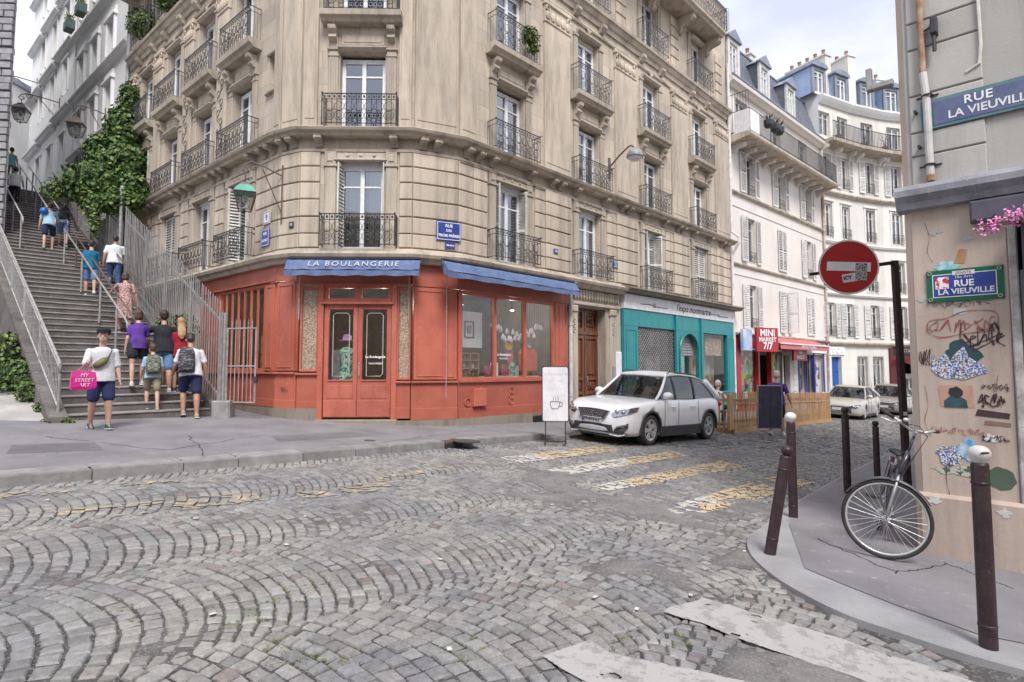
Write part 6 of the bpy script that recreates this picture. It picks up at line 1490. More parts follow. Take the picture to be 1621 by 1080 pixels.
 # bougainvillea sprays over the doorway
X=FQ.at(.92,.32,2.93);fl=thing('pink_flowers','spray of pink blossom hanging over the doorway at the right edge','flowers',X=X)
rr=random.Random(17);mb=MB();lf=MB();stm=MB()
M['petal']=pm('pink_petal',(.62,.17,.42),(.75,.36,.60),30,.6,0);M['leaf']=pm('fresh_leaf',(.06,.14,.025),(.12,.2,.04),14,.5,0)
M['petal'].node_tree.nodes['Principled BSDF'].inputs['Subsurface Weight'].default_value=0
spr=[[(.55,0,.12),(.2,-.02,.10),(-.1,-.04,.05),(-.33,-.05,-.03)],[(.5,.05,.2),(.25,.0,.2),(.05,-.02,.14)],[(.5,0,0),(.3,-.05,-.05),(.22,-.08,-.22)]]
for si,sp_ in enumerate(spr):
 stm.tube(sp_,[.008,.007,.005,.003][:len(sp_)],5)
 for k in range(330 if si<2 else 60):
  t=rr.random()*(len(sp_)-1);i=int(t);p=Vector(sp_[i]).lerp(Vector(sp_[min(i+1,len(sp_)-1)]),t-i)+Vector((rr.gauss(0,.035),rr.gauss(0,.04),rr.gauss(0,.032)))
  for q in range(3):
   a=Vector((rr.uniform(-1,1),rr.uniform(-1,1),rr.uniform(-1,1))).normalized()*.017;b=a.orthogonal().normalized()*.012
   mb.add([p,p+a+b,p+a*1.5,p+a-b],[(0,1,2,3)])
 for k in range(150 if si==2 else 30):
  t=rr.random()*(len(sp_)-1);i=int(t);p=Vector(sp_[i]).lerp(Vector(sp_[min(i+1,len(sp_)-1)]),t-i)+Vector((rr.gauss(0,.05),rr.gauss(0,.05),rr.gauss(0,.05)))
  a=Vector((rr.uniform(-1,1),rr.uniform(-1,1),rr.uniform(-1,.3))).normalized()*.05;b=a.orthogonal().normalized()*.018
  lf.add([p,p+a*.5+b,p+a,p+a*.5-b],[(0,1,2,3)])
put('blossom',mb.mesh('blossom',M['petal']),fl,X);put('leaves',lf.mesh('leaves',M['leaf']),fl,X);put('stem',stm.mesh('stem',M['rail_brown']),fl,X)
# ================================================================== public stairs
SO=(-8.08,10.61);SU=(-.746,.666);SRt=(.666,.746);SLP=.4776;SWID=2.55
SX=Matrix(((SRt[0],SU[0],0,SO[0]),(SRt[1],SU[1],0,SO[1]),(0,0,1,0),(0,0,0,1)))
def nose(t):return .725+SLP*t
st=thing('public_stairs','long grey stone public stairs climbing left of the red shop','stairs',X=SX@T((1.2,0,.66)))
sm=MB().add;NST=52
def step_mesh(v):
 r=random.Random(v);mb=MB();w=SWID;mb.box(0,w,.0,.40,-.17,-.02);mb.mi=1
 mb.bev(0,w,-.022,.40,-.035,0.0,.008);mb.mi=0
 return mb.mesh('step',[M['step'],M['nosing_top']])
M['nosing_top']=pm('pale_tread',(.31,.29,.275),(.19,.178,.17),4,.8,.35,bscale=60,c3=(.36,.34,.32))  # tread slab paler than the riser below it
smv=[step_mesh(v)for v in range(2)]
for i in range(NST):
 put('step',smv[i%2],st,SX@T((rnd.uniform(-.01,.01),.2+.335*i,.66+.16*(i+1)+rnd.uniform(-.004,.004))))
TT=.2+.335*NST;ZT=.66+.16*NST
mb=MB();mb.box(-3,SWID+3,TT,TT+14,ZT-.4,ZT);put('landing',mb.mesh('landing',M['step']),st,SX)
# sloping side string on the left, stone capped, in lengths
for k in range(7):
 a,b=-.15+k*2.5,-.15+(k+1)*2.5-.012
 mb=MB();P_=[(a,nose(a)-.9),(b,nose(b)-.9),(b,nose(b)+.08),(a,nose(a)+.08)]
 mb.prism([(y,z)for y,z in P_],'x',-.24,-.01);mb.prism([(a,nose(a)+.08),(b,nose(b)+.08),(b,nose(b)+.15),(a,nose(a)+.15)],'x',-.29,.0)
 put('side_string',mb.mesh('side_string',M['step']),st,SX)
mb=MB();mb.prism([(-.1,-.5),(18,-.5),(18,nose(18)-.8),(-.1,nose(-.1)-.5)],'x',-.22,-.04);put('retaining_wall',mb.mesh('retaining_wall',M['stone_dark']),st,SX)
mb=MB();P_=[(.1,nose(.1)-.6),(18,nose(18)-.6),(18,nose(18)+.10),(.1,nose(.1)+.10)];mb.prism(P_,'x',SWID+.0,SWID+.16);mb.prism([(.1,-1),(18,-1),(18,nose(18)-.6),(.1,nose(.1)-.6)],'x',SWID,SWID+.14);put('side_string',mb.mesh('side_string',M['step']),st,SX)
# left railing
def slope_rail(name,label,k,t0,t1,h,posts,mat='grey_metal',bars=0,r=.022,h0=.22,group=None):
 th=thing(name,label,'railing',X=SX@T((k,t0,nose(t0))),group=group)
 mb=MB();mb.smooth=True;mb.tube([(k,t0-.0,nose(t0)+h-.16),(k,t0+.03,nose(t0)+h-.02),(k,t0+.1,nose(t0+.1)+h),(k,t1,nose(t1)+h)],r,8);put('handrail',mb.mesh('handrail',M[mat]),th,SX)
 for p in posts:put('post',MB().tube([(k,p,nose(p)-.05),(k,p,nose(p)+h)],r*1.05,8).mesh('post',M[mat if mat!='pale_metal' else 'grey_metal']),th,SX)
 if bars:
  mb=MB();mb.tube([(k,t0,nose(t0)+h0),(k,t1,nose(t1)+h0)],r*.7,6);mb.tube([(k,t0,nose(t0)+h-.1),(k,t1,nose(t1)+h-.1)],r*.6,6);put('lower_rail',mb.mesh('lower_rail',M[mat]),th,SX)
  bm_=MB().tube([(0,0,h0),(0,0,h-.02)],.0065,5).mesh('baluster',M[mat]);n=int((t1-t0)/bars)
  for i in range(1,n):
   p=t0+(t1-t0)*i/n;put('baluster',bm_,th,SX@T((k,p,nose(p))))
 return th
slope_rail('stair_railing','grey metal railing with thin balusters on the left string of the stairs',-.12,.0,16.5,1.03,[.02,1.9,3.8,5.7,7.6,9.5,11.4,13.3,15.2],'pale_metal',.12,.024)
slope_rail('stair_handrail','left one of the lower pair of handrails in the middle of the stairs',1.46,2.15,8.95,.96,[3.02,4.52,6.53,8.8],'pale_metal',group='handrails in the middle of the stairs')
slope_rail('stair_handrail','right one of the lower pair of handrails in the middle of the stairs',1.66,2.15,8.95,.96,[2.3,5.5,8.3],'rail_brown',group='handrails in the middle of the stairs')
slope_rail('stair_handrail','left one of the upper pair of handrails in the middle of the stairs',1.40,9.9,17.3,.96,[10.3,11.6,13.4,15.4,17.0],'pale_metal',group='handrails in the middle of the stairs')
slope_rail('stair_handrail','right one of the upper pair of handrails in the middle of the stairs',1.72,9.9,17.3,.96,[11.0,12.5,14.4,16.4],'pale_metal',group='handrails in the middle of the stairs')
slope_rail('stair_handrail','brown handrail running along the tall picket fence',SWID-.14,.25,9.5,.96,[],'rail_brown')
slope_rail('stair_handrail','handrail on the right wall of the upper stairs',SWID-.1,10.2,17.2,.96,[10.4,12.5,14.6,16.7],'rail_brown')
slope_rail('stair_handrail','left handrail of the upper stairs beside the grey brick wall',.55,9.5,17.2,.96,[9.8,11.4,13.2,15.0,17.0],'pale_metal')
# tall picket fence on the right of the stairs
def picket_fence(label,t0,t1,h,group='picket fences beside the stairs'):
 k=SWID+.08;th=thing('picket_fence',label,'fence',X=SX@T((k,t0,nose(t0))),group=group)
 pk=cached(('pk',h),lambda:MB().prism([(-.015,0),(.015,0),(.015,h-.05),(0,h),(-.015,h-.05)],'x',-.006,.006).mesh('picket',M['fence_grey']))
 n=int((t1-t0)/.130)
 for i in range(n+1):
  p=t0+(t1-t0)*i/n;put('picket',pk,th,SX@T((k,p,nose(p)+.10))@RX(rnd.uniform(-.012,.012)))
 mb=MB()
 for z in(.32,h-.35):
  mb.prism([(t0,nose(t0)+z),(t1,nose(t1)+z),(t1,nose(t1)+z+.05),(t0,nose(t0)+z+.05)],'x',k+.012,k+.045)
 put('rail',mb.mesh('rail',M['fence_grey']),th,SX)
 for p in[t0+.02+(t1-t0-.04)*j/4 for j in range(5)]:put('post',MB().box(k+.01,k+.07,p-.03,p+.03,nose(p)-.2,nose(p)+h-.15).mesh('post',M['fence_grey']),th,SX)
 return th
M['fence_grey']=pm('grey_fence_paint',(.33,.325,.32),(.23,.225,.22),6,.55,.15,c3=(.25,.17,.13))
picket_fence('lower tall grey picket fence between the stairs and the red shop',.05,7.25,2.30);picket_fence('upper tall grey picket fence half buried in ivy',7.75,14.5,1.95)
mb=MB();mb.lathe([(.075,-.3),(.075,.25),(.06,.3),(.045,.35),(.045,2.75),(.06,2.78),(.06,2.9),(.03,2.95)],n=12)
X=SX@T((SWID+.02,7.5,nose(7.5)));p_=thing('fence_column','pale iron column rising between the two picket fences','column',X=X);put('shaft',mb.mesh('shaft',M['grey_metal']),p_,X)
put('collar',MB().lathe([(.09,.9),(.1,.95),(.1,1.05),(.085,1.1)],n=12).mesh('collar',M['grey_metal']),p_,X)
# corner block and small gate
simple('stone_block','squat stone block at the foot of the picket fence','stone block',MB().bev(-.19,.19,-.17,.17,-.1,.36,.03),'granite',T((-6.24,12.62,.62))@RZ(.15))
A_,B_=Vector((-6.22,12.70,.0)),Vector((-5.52,12.52,0));ga=math.atan2(B_.y-A_.y,B_.x-A_.x);GXm=T((A_.x,A_.y,.94))@RZ(ga);gw=(B_-A_).length
gt=thing('metal_gate','small white barred metal gate between the picket fence and the red shop','gate',X=GXm)
mb=MB();mb.smooth=False
for x in(0,gw):mb.tube([(x,0,0),(x,0,1.62)],.018,6)
for z in(.0,.78,1.60):mb.tube([(0,0,z),(gw,0,z)],.016,6)
put('frame',mb.mesh('frame',M['gate_white'])if 'gate_white' in M else mb.mesh('frame',M['pale_metal']),gt,GXm)
for i in range(1,7):put('bar',cached('gbar',lambda:MB().tube([(0,0,0),(0,0,1.74),(0,0,1.80)],[.009,.009,.002],5).mesh('bar',M['pale_metal'])),gt,GXm@T((gw*i/7,0,0)))
put('latch',MB().bev(gw-.01,gw+.05,-.03,.03,.42,.56,.006).mesh('latch',M['iron']),gt,GXm)
put('gate_post',MB().box(-.12,-.05,-.03,.03,-.35,1.95).mesh('gate_post',M['pale_metal']),gt,GXm)
# pale slab and planted bank on the left
def tri_sheet(P,name,mat,label=None):
 mb=MB();mb.add(P,[tuple(range(len(P)))]);return mb
mb=MB();mb.add([(-8.36,10.52,.70),(-9.2,11.3,.97),(-10.2,12.0,1.18),(-12.2,12.9,1.36),(-16,12.5,1.6),(-16,8.5,1.25),(-9.7,9.95,.705)],[(6,5,4,3,2,1,0)])
mb.add([(-8.36,10.52,.70),(-9.7,9.95,.705),(-16,8.5,1.25),(-16,8.5,.4),(-9.7,9.95,.5),(-8.36,10.52,.5)],[(0,1,4,5),(1,2,3,4)])
struct('concrete_slab',mb.mesh('concrete_slab',M['concrete']))
mb=MB();mb.add([(-8.30,10.6,.72),(-9.2,11.3,.95),(-10.2,12.0,1.15),(-12.2,12.9,1.33),(-16,12.5,1.58),(-22,20,3.5),(-19.5,19.9,4.0),(-12.5,14.2,1.9)],[(7,6,5,4,3,2,1,0)])
struct('earth_bank',mb.mesh('earth_bank',M['earth']))
def leafmat(name,a,b):
 m,nt,bs=newmat(name);gi=nd(nt,'ShaderNodeNewGeometry');r=ramp(nt,gi.outputs['Random Per Island'],.1,.9,a,b);nt.links.new(r,bs.inputs['Base Color']);bs.inputs['Roughness'].default_value=.5
 bs.inputs['Specular IOR Level'].default_value=.35;return m
M['ivy']=leafmat('ivy_leaves',(.020,.055,.012),(.11,.17,.045));M['ivy_light']=leafmat('young_leaves',(.06,.12,.02),(.16,.20,.05));M['core']=pm('foliage_shade',(.012,.022,.008),(.02,.03,.01),5,.9,.2)  # core is near-black, painting the shade between the leaves
def foliage(name,label,cat,blobs,n,size,mats=('ivy','ivy_light'),seed=1,X0=None,light=.15,down=.4):
 """blobs: (centre, radii). Leaves lie near the surface of lumpy ellipsoids, around dark cores that stand for the shade inside"""
 r=random.Random(seed);a,b,core=MB(),MB(),MB()
 tot=sum(bl[1][0]*bl[1][2]for bl in blobs)
 for c,rad in blobs:
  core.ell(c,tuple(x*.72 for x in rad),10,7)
  for i in range(int(n*rad[0]*rad[2]/tot)):
   d=Vector((r.gauss(0,1),r.gauss(0,1),r.gauss(0,1))).normalized();lump=1+.22*mnoise.noise(Vector((d.x*2+c[0],d.y*2,d.z*2+c[2])))+.10*mnoise.noise(d*6+Vector(c))
   q=lump*(1-.35*r.random()**2);p=Vector((c[0]+d.x*rad[0]*q,c[1]+d.y*rad[1]*q,c[2]+d.z*rad[2]*q))
   nrm=(d+Vector((r.gauss(0,.5),r.gauss(0,.5),r.gauss(0,.5)+.2))).normalized();t=nrm.orthogonal().normalized();t.rotate(Matrix.Rotation(r.uniform(0,6.28),3,nrm));s=nrm.cross(t);l=size*r.uniform(.45,1.5)
   t=(t-Vector((0,0,down))).normalized();mb=b if r.random()<light else a
   mb.add([p,p+t*l*.5+s*l*.42+nrm*l*.08,p+t*l,p+t*l*.5-s*l*.42+nrm*l*.08],[(0,1,2,3)])
 base=X0 or T(blobs[0][0]);th=thing(name,label,cat,X=base)
 put('leaves',a.mesh('leaves',M[mats[0]]),th);put('young_leaves',b.mesh('young_leaves',M[mats[1]]),th);put('shade_core',core.mesh('shade_core',M['core']),th)
 return th
def at_px(px,py,D):
 r=ray(px,py);k=D/r[1];return(r[0]*k,D,CAMH+r[2]*k)
foliage('ivy','big mass of dark green ivy spilling over the picket fence beside the stairs','ivy',[(at_px(155,292,18.2),(1.0,.8,.72)),(at_px(190,262,18.8),(.85,.7,.85)),(at_px(125,295,18.4),(.6,.5,.42)),(at_px(196,205,19.3),(.62,.5,.85)),(at_px(206,160,19.6),(.33,.35,.7)),(at_px(168,240,19),(.7,.6,.6)),(at_px(210,300,18.4),(.5,.5,.6)),(at_px(185,318,17.8),(.8,.5,.4))],11500,.12,seed=4,light=.13)
foliage('hanging_vine','yellowish vine hanging through the upper picket fence under the ivy','vine',[(at_px(145,325,17.6),(.35,.25,.45)),(at_px(150,350,17.2),(.16,.15,.5)),(at_px(92,300,18.2),(.45,.4,.35))],900,.09,mats=('ivy_light','moss'),seed=8)
foliage('shrub','leafy shrub against the foot of the stair wall at the left edge','shrub',[(at_px(8,560,12.6),(.5,.35,.5)),(at_px(28,590,12.0),(.4,.3,.35)),(at_px(12,600,12.2),(.35,.3,.28))],2000,.075,seed=12,light=.3)
foliage('shrub','low green plants between the pale slab and the stair wall','shrub',[(at_px(48,618,11.5),(.28,.2,.22)),(at_px(66,645,11.0),(.13,.1,.10)),(at_px(40,600,11.8),(.2,.2,.25))],1200,.06,seed=13,light=.35)
foliage('shrub','small weeds growing at the bottom corner of the stair railing','weeds',[((-8.30,10.50,.72),(.14,.10,.07)),((-8.05,10.48,.74),(.22,.06,.05))],350,.04,mats=('ivy_light','moss'),seed=14,light=.5)
foliage('vine','green vine climbing the picket fence near its foot','vine',[(tuple((SX@Vector((SWID+.1,2.2,nose(2.2)+.9)))),(.35,.18,.35)),(tuple((SX@Vector((SWID+.1,3.4,nose(3.4)+.5)))),(.25,.12,.25))],550,.07,seed=15,light=.3)
for s,z,w_ in((-9.25,12.95,.75),(-6.9,12.95,.75)):
 p=FL.pt(s,.25);foliage('balcony_plants','green plants filling the fourth storey balcony %s'%('farthest left' if s<-8 else 'second from the far left'),'plants',[((p[0],p[1],z+.45),(.5,.35,.55)),((p[0]+.35,p[1]-.25,z+.3),(.3,.25,.4))],1300,.08,seed=int(-s*10),light=.4)
p=FR.pt(2.15,.35);foliage('balcony_plant','bright green plant on the balcony rail above the blue street sign','plant',[((p[0],p[1],10.45),(.22,.16,.26)),((p[0]+.1,p[1]+.1,10.2),(.16,.14,.2))],420,.07,mats=('ivy_light','moss'),seed=23,light=.4)
p=FL.pt(-9.9,.3);foliage('balcony_plant','yellow green plant in the corner of the lowest far left balcony','plant',[((p[0],p[1],7.55),(.35,.3,.3))],260,.09,mats=('ivy_light','moss'),seed=29,light=.4)
# wall with graffiti and railing at the head of the stairs
X=SX@T((SWID+.6,11.2,nose(11.2)));pw=thing('parapet_wall','pale wall with a purple spray patch beside the upper stairs','wall',X=X)
mb=MB();mb.prism([(0,-2),(6.5,-2),(6.5,6.5*SLP+1.2),(0,1.35)],'x',0,.25);put('wall',mb.mesh('wall',M['plaster_white']),pw,X)
mb=MB();mb.prism(blob(1.8,1.2,.6,.4,3),'x',-.006,.002);put('spray_patch',mb.mesh('spray',pm('purple_spray',(.25,.06,.30),(.5,.3,.5),6,.7,0)),pw,X)
mb=MB();[mb.tube([(.1,a,1.3+a*.42),(.1,a,2.3+a*.42)],.015,4)for a in[k*.25 for k in range(26)]];mb.tube([(.1,0,2.3),(.1,6.4,2.3+6.4*.42)],.02,5);put('railing',mb.mesh('railing',M['iron']),pw,X)
mb=MB();mb.box(-.06,.0,.3,1.2,-.5,1.0);put('iron_gate',mb.mesh('iron_gate',M['iron']),pw,X)
# ================================================================== lanterns
def lantern(label,X,green=False,arm=.9,s=1.0,group=None):
 """X: wall point, local -y outwards"""
 l=thing('wall_lantern',label,'street lamp',X=X,group=group);D=-arm
 mb=MB();mb.box(-.03,.03,-.03,0,-1.0,.35);put('wall_plate',mb.mesh('wall_plate',M['rail_brown']),l,X)
 mb=MB();mb.tube([(0,-.02,.1),(0,D*.5,.26),(0,D*.85,.34),(0,D,.28),(0,D*1.08,.12),(0,D,.02),(0,D*.92,.10),(0,D*.98,.18)],.02*s,6);mb.tube([(0,-.02,-.75),(0,D*.55,.20)],.015*s,5)
 mb.ring((0,D*.80,.24),.09*s,.014*s,axis='x',n=12);mb.ring((0,D*.8,.24),.045*s,.012*s,axis='x',n=10);mb.tube([(0,D,.02),(0,D,-.14)],.014*s,5);put('bracket',mb.mesh('bracket',M['rail_brown']),l,X)
 Y=X@T((0,D,-.14))@Matrix.Scale(s,4)
 def sq(hw,z):return[(-hw,-hw,z),(hw,-hw,z),(hw,hw,z),(-hw,hw,z)]
 mb=MB();mb.loft([sq(.04,0),sq(.09,-.03),sq(.10,-.09)]);put('finial',mb.mesh('finial',M['rail_brown']),l,Y)
 mb=MB();mb.loft([sq(.12,-.09),sq(.235,-.24),sq(.25,-.28)]);put('roof',mb.mesh('roof',M['verdigris' if green else 'rail_brown']),l,Y)
 mb=MB();c0,c1=.235,.14
 for sx,sy in((-1,-1),(1,-1),(1,1),(-1,1)):mb.tube([(sx*c0,sy*c0,-.28),(sx*c1,sy*c1,-.70)],.013,4)
 for z,c in((-.29,c0),(-.70,c1)):
  for a,b in(((-1,-1),(1,-1)),((1,-1),(1,1)),((1,1),(-1,1)),((-1,1),(-1,-1))):mb.tube([(a[0]*c,a[1]*c,z),(b[0]*c,b[1]*c,z)],.013,4)
 mb.tube([(0,0,-.70),(0,0,-.82)],[.03,.008],6);put('frame',mb.mesh('frame',M['rail_brown']),l,Y)
 a_=sq(.225,-.29);b_=sq(.135,-.695)
 for i in range(4):j=(i+1)%4;put('pane',MB().quad(b_[i],b_[j],a_[j],a_[i]).mesh('pane',M['lamp_glass']),l,Y)
 mb=MB();mb.smooth=True;mb.ell((0,0,-.42),(.07,.07,.12),10,8);put('bulb',mb.mesh('bulb',M['sign_white']),l,Y)
 return l
M['verdigris']=pm('verdigris_copper',(.07,.26,.19),(.10,.33,.25),6,.6,.1);M['lamp_glass']=glass_mat('frosted_lamp_glass',(.8,.8,.78),.15,.25)
lantern('old wall lantern with a green copper roof on the corner of the stone building',FBL.at(.1,.05,6.0)@RZ(R_(-40)),True,.78,.92)
for k,(s,z,lb)in enumerate(((-2.9,11.55,'black wall lantern just above the ivy, nearest of the three on the white facades'),(-10.4,14.3,'black wall lantern in the middle of the three on the white facades'),(-15.6,17.0,'black wall lantern farthest of the three on the white facades'))):
 lantern(lb,FW1.at(s,.02,z)@RZ(R_(-30)),False,(.95,1.5,1.6)[k],1.1+.15*k,'black lanterns on the white facades')
 # ================================================================== people
def skinmat(name,c):
 m,nt,b=newmat(name);v=coords(nt);n=ramp(nt,noise(nt,v,14,3),.3,.7);nt.links.new(mixc(nt,n,c,tuple(x*.86 for x in c)),b.inputs['Base Color'])
 b.inputs['Roughness'].default_value=.5;b.inputs['Subsurface Weight'].default_value=.08;b.inputs['Subsurface Radius'].default_value=(.02,.008,.005);return m
SK1,SK2=skinmat('light_skin',(.52,.32,.24)),skinmat('tanned_skin',(.42,.24,.165))
def cloth(name,a,b=None,scale=6,**k):return pm(name,a,b,scale,.85,.25,bscale=160,spec=.2,**k)
C_=dict(white=cloth('white_cotton',(.68,.68,.70),(.60,.60,.63)),navy=cloth('navy_cotton',(.03,.035,.10),(.02,.025,.07)),black=cloth('black_cotton',(.022,.023,.03),(.03,.03,.04)),red=cloth('red_cotton',(.34,.02,.04),(.26,.015,.03)),teal=cloth('teal_cotton',(.02,.16,.27),(.015,.12,.22)),denim=cloth('blue_denim',(.11,.19,.36),(.17,.26,.42),14),jeans=cloth('dark_jeans',(.03,.055,.15),(.06,.10,.22),14),leopard=cloth('spotted_dress',(.50,.33,.30),(.16,.08,.07),30,lo=.5,hi=.54),purple=cloth('purple_cotton',(.13,.05,.30),(.06,.03,.16)),sky=cloth('pale_blue_cotton',(.38,.55,.66),(.3,.48,.6)),khaki=cloth('khaki_cotton',(.26,.22,.15)),aqua=cloth('aqua_cotton',(.18,.5,.5)),grey=cloth('grey_cotton',(.25,.25,.27)),print=cloth('patterned_shirt',(.45,.5,.6),(.12,.2,.4),24,lo=.48,hi=.52))
HAIR=dict(dark=pm('dark_hair',(.02,.014,.012),(.035,.025,.02),30,.5,.4,stretch=(6,6,1)),brown=pm('brown_hair',(.09,.05,.03),(.05,.028,.018),30,.5,.4,stretch=(6,6,1)),blonde=pm('blonde_hair',(.42,.27,.13),(.28,.17,.08),30,.5,.4,stretch=(6,6,1)),grey=pm('grey_hair',(.55,.53,.51),(.40,.38,.37),30,.6,.4,stretch=(6,6,1)))
SHOE=dict(green=pm('green_suede',(.01,.09,.07)),tan=pm('tan_leather',(.40,.27,.14)),white=pm('white_sneaker',(.62,.62,.62)),black=pm('black_sneaker',(.025,.025,.03)),sole=pm('pale_sole',(.6,.6,.58)))
def rem(mb,mat,vox=.012,sm=4,wr=0.0):
 me=mb.mesh('body',mat);o=bpy.data.objects.new('tmp',me)
 m=o.modifiers.new('r','REMESH');m.mode='VOXEL';m.voxel_size=vox;m.use_smooth_shade=True
 s=o.modifiers.new('s','SMOOTH');s.iterations=sm;s.factor=.6
 r=evaluated(o)
 if wr:
  cs=[(v.co.copy(),v.normal.copy())for v in r.vertices];out=[]
  for c,nn in cs:
   out+=(c+nn*(wr*mnoise.noise(Vector((c.x*9,c.y*9,c.z*5)))+wr*.6*mnoise.noise(Vector((c.x*22,c.y*22,c.z*12)))))[:]
  r.vertices.foreach_set('co',out);r.update()
 r.materials.clear();r.materials.append(mat);return r
def limb(mb,pts,rad,n=10):
 mb.tube(pts,rad,n)
 for p,r in zip(pts,rad):mb.ell(p,(r,r,r),10,6)
def oval(c,rx,ry,z,n=16,yo=0):return[(c[0]+rx*math.cos(t),c[1]+yo+ry*math.sin(t),z)for t in[6.2832*k/n for k in range(n)]]
def rot(v,a):return Vector((v.x,v.y*math.cos(a)-v.z*math.sin(a),v.y*math.sin(a)+v.z*math.cos(a)))
def person(label,X,H=1.75,woman=False,skin=SK1,top='white',bottom='navy',bot='shorts',hair='dark',hairstyle='short',shoes='white',lean=0.05,look=(0,0),legL=(10,10),legR=(-10,10),armL=(-14,13,22),armR=(16,12,28),fine=True,cap=None,sleeve=.45,build=1.0,group=None):
 """facing +y. leg: (thigh forward deg, knee bend deg); arm: (forward, outward, elbow) deg"""
 th=thing('person',label,'person',X=X,group=group);s=H/1.75;b=build*(.93 if woman else 1.0);vox=.011 if fine else .017
 def leg(sx,a):
  f,k=R_(a[0]),R_(a[1]);hip=Vector((sx*.095,0,0));d1=Vector((sx*.02,math.sin(f),-math.cos(f)));knee=hip+d1*.43
  f2=f-k;ank=knee+Vector((0,math.sin(f2),-math.cos(f2)))*.42;return hip,knee,ank,f2
 Ls=[leg(-1,legL),leg(1,legR)];low=min(l[2].z for l in Ls);P=Vector((0,0,-low+.085))
 Ls=[(h+P,k+P,a+P,f)for h,k,a,f in Ls]
 def tp(x,y,z):return P+rot(Vector((x,y,z)),-lean)
 sh_w=.155*b if woman else .178*b
 arms=[]
 for sx,a in((-1,armL),(1,armR)):
  f,o,e=R_(a[0]),R_(a[1]),R_(a[2]);S=tp(sx*sh_w,0,.432);d=Vector((sx*math.sin(o),math.sin(f)*math.cos(o),-math.cos(f)*math.cos(o))).normalized();E=S+d*.285
  f2=f+e;d2=Vector((sx*math.sin(o)*.5,math.sin(f2),-math.cos(f2))).normalized();W=E+d2*.255;arms.append((S,E,W,d2))
 mb=MB()
 tor=[(0.0,.135,.10),(.10,.15,.105),(.22,.125 if woman else .14,.09),(.35,.148,.108),(.42,.158,.10),(.465,.128,.088),(.50,.078,.065)]
 def ring(z,rx,ry,grow=0,fl=0):return[tuple(tp((rx+grow)*b*math.cos(t),(ry+grow)*b*math.sin(t),z))for t in[6.2832*k/18 for k in range(18)]]
 mb.loft([ring(z,rx,ry)for z,rx,ry in tor]);limb(mb,[tp(0,-.01,.49),tp(0,.02,.60)],[.058,.054])
 for h,k,a,f in Ls:
  mid=k.lerp(a,.35)-Vector((0,.012,0));limb(mb,[h,h.lerp(k,.5),k,mid,a],[.088*b,.078*b,.055*b,.056*b,.036])
  fd=Vector((0,math.cos(max(-.9,min(0,f))),math.sin(max(-.9,min(0,f)))));limb(mb,[a+Vector((0,-.02,-.03)),a+fd*.13+Vector((0,0,-.055))],[.035,.028])
 for S,E,W,d2 in arms:
  limb(mb,[tp(0,0,.455).lerp(S,.7),S,S.lerp(E,.5),E,E.lerp(W,.3),W],[.045,.050*b,.045*b,.038*b,.037*b,.025])
  side=Vector((1 if S.x>0 else-1,0,0));fw=d2.cross(side).normalized();pal=W+d2*.05
  mb.loft([[tuple(W+d2*q+fw*(wf*math.cos(t))+side*(.014*math.sin(t)))for t in[6.2832*k/8 for k in range(8)]]for q,wf in((.0,.026),(.04,.04),(.085,.042),(.095,.038))])
  for j,(o_,l_)in enumerate(((-.030,.062),(-.010,.075),(.010,.070),(.030,.055))):
   p0=W+d2*.085+fw*o_;p1=p0+(d2*.9-side*.25).normalized()*l_*.5;p2=p1+(d2*.7-side*.7).normalized()*l_*.5;mb.tube([p0,p1,p2],[.0095,.009,.0075],6)
  tq=W+d2*.03+fw*.03 if True else W;mb.tube([tq,tq+(d2+fw*.9).normalized()*.035,tq+(d2*1.3+fw*.6).normalized()*.062],[.012,.011,.009],6)
 hc=tp(0,.03,.70)+Vector((0,0,0));yaw,pit=R_(look[0]),R_(look[1]);HM=T(hc)@RZ(yaw)@RX(-pit-lean*.3)@Matrix.Scale(1.09,4)
 hp=lambda x,y,z:HM@Vector((x,y,z))
 hd=MB();hd.ell((0,-.008,.025),(.074,.093,.098),16,12);hd.ell((0,.025,-.045),(.054,.062,.062),14,8);hd.ell((0,.045,-.075),(.030,.034,.030),10,6)
 hd.tube([(0,.080,.012),(0,.103,-.022),(0,.088,-.034)],[.010,.015,.012],8);hd.ell((0,.083,-.062),(.022,.012,.008),8,6)
 for sx in(-1,1):hd.ell((sx*.076,-.008,-.006),(.011,.020,.030),8,6);hd.ell((sx*.030,.072,.028),(.022,.014,.008),8,5)
 for v,in zip(hd.v):pass
 o_=len(mb.v);mb.v+=[tuple(HM@Vector(v))for v in hd.v];mb.f+=[tuple(i+o_ for i in f)for f in hd.f];mb.m+=hd.m;mb.sm+=hd.sm
 Sx=X@Matrix.Scale(s,4);put('body',rem(mb,skin,vox,3),th,Sx)
 for sx in(-1,1):
  e=MB();e.smooth=True;e.X=HM;e.ell((sx*.030,.078,.008),(.011,.009,.008),8,6);ey=put('eye',e.mesh('eye',SHOE['sole']),th,Sx);e=MB();e.X=HM;e.ell((sx*.030,.0865,.008),(.005,.003,.005),6,4);put('iris',e.mesh('iris',HAIR['dark']),ey,Sx)
 hm=MB()
 if hairstyle!='bald':
  hm.X=HM;hm.ell((0,-.022,.045),(.084,.098,.094),16,10);hm.ell((0,-.055,.0),(.070,.060,.070),12,8)
  if hairstyle=='long':
   hm.X=Matrix.Identity(4);c=[HM@Vector((0,-.06,.03)),HM@Vector((0,-.10,-.08)),tp(0,-.125,.52),tp(0,-.15,.40),tp(0,-.15,.30)]
   hm.loft([[tuple(p+Vector((w*math.cos(t),d*math.sin(t),0)))for t in[6.2832*k/12 for k in range(12)]]for p,w,d in zip(c,(.075,.085,.095,.085,.03),(.05,.045,.04,.03,.012))])
  if hairstyle=='bun':hm.ell((0,-.09,.10),(.04,.04,.04),10,6)
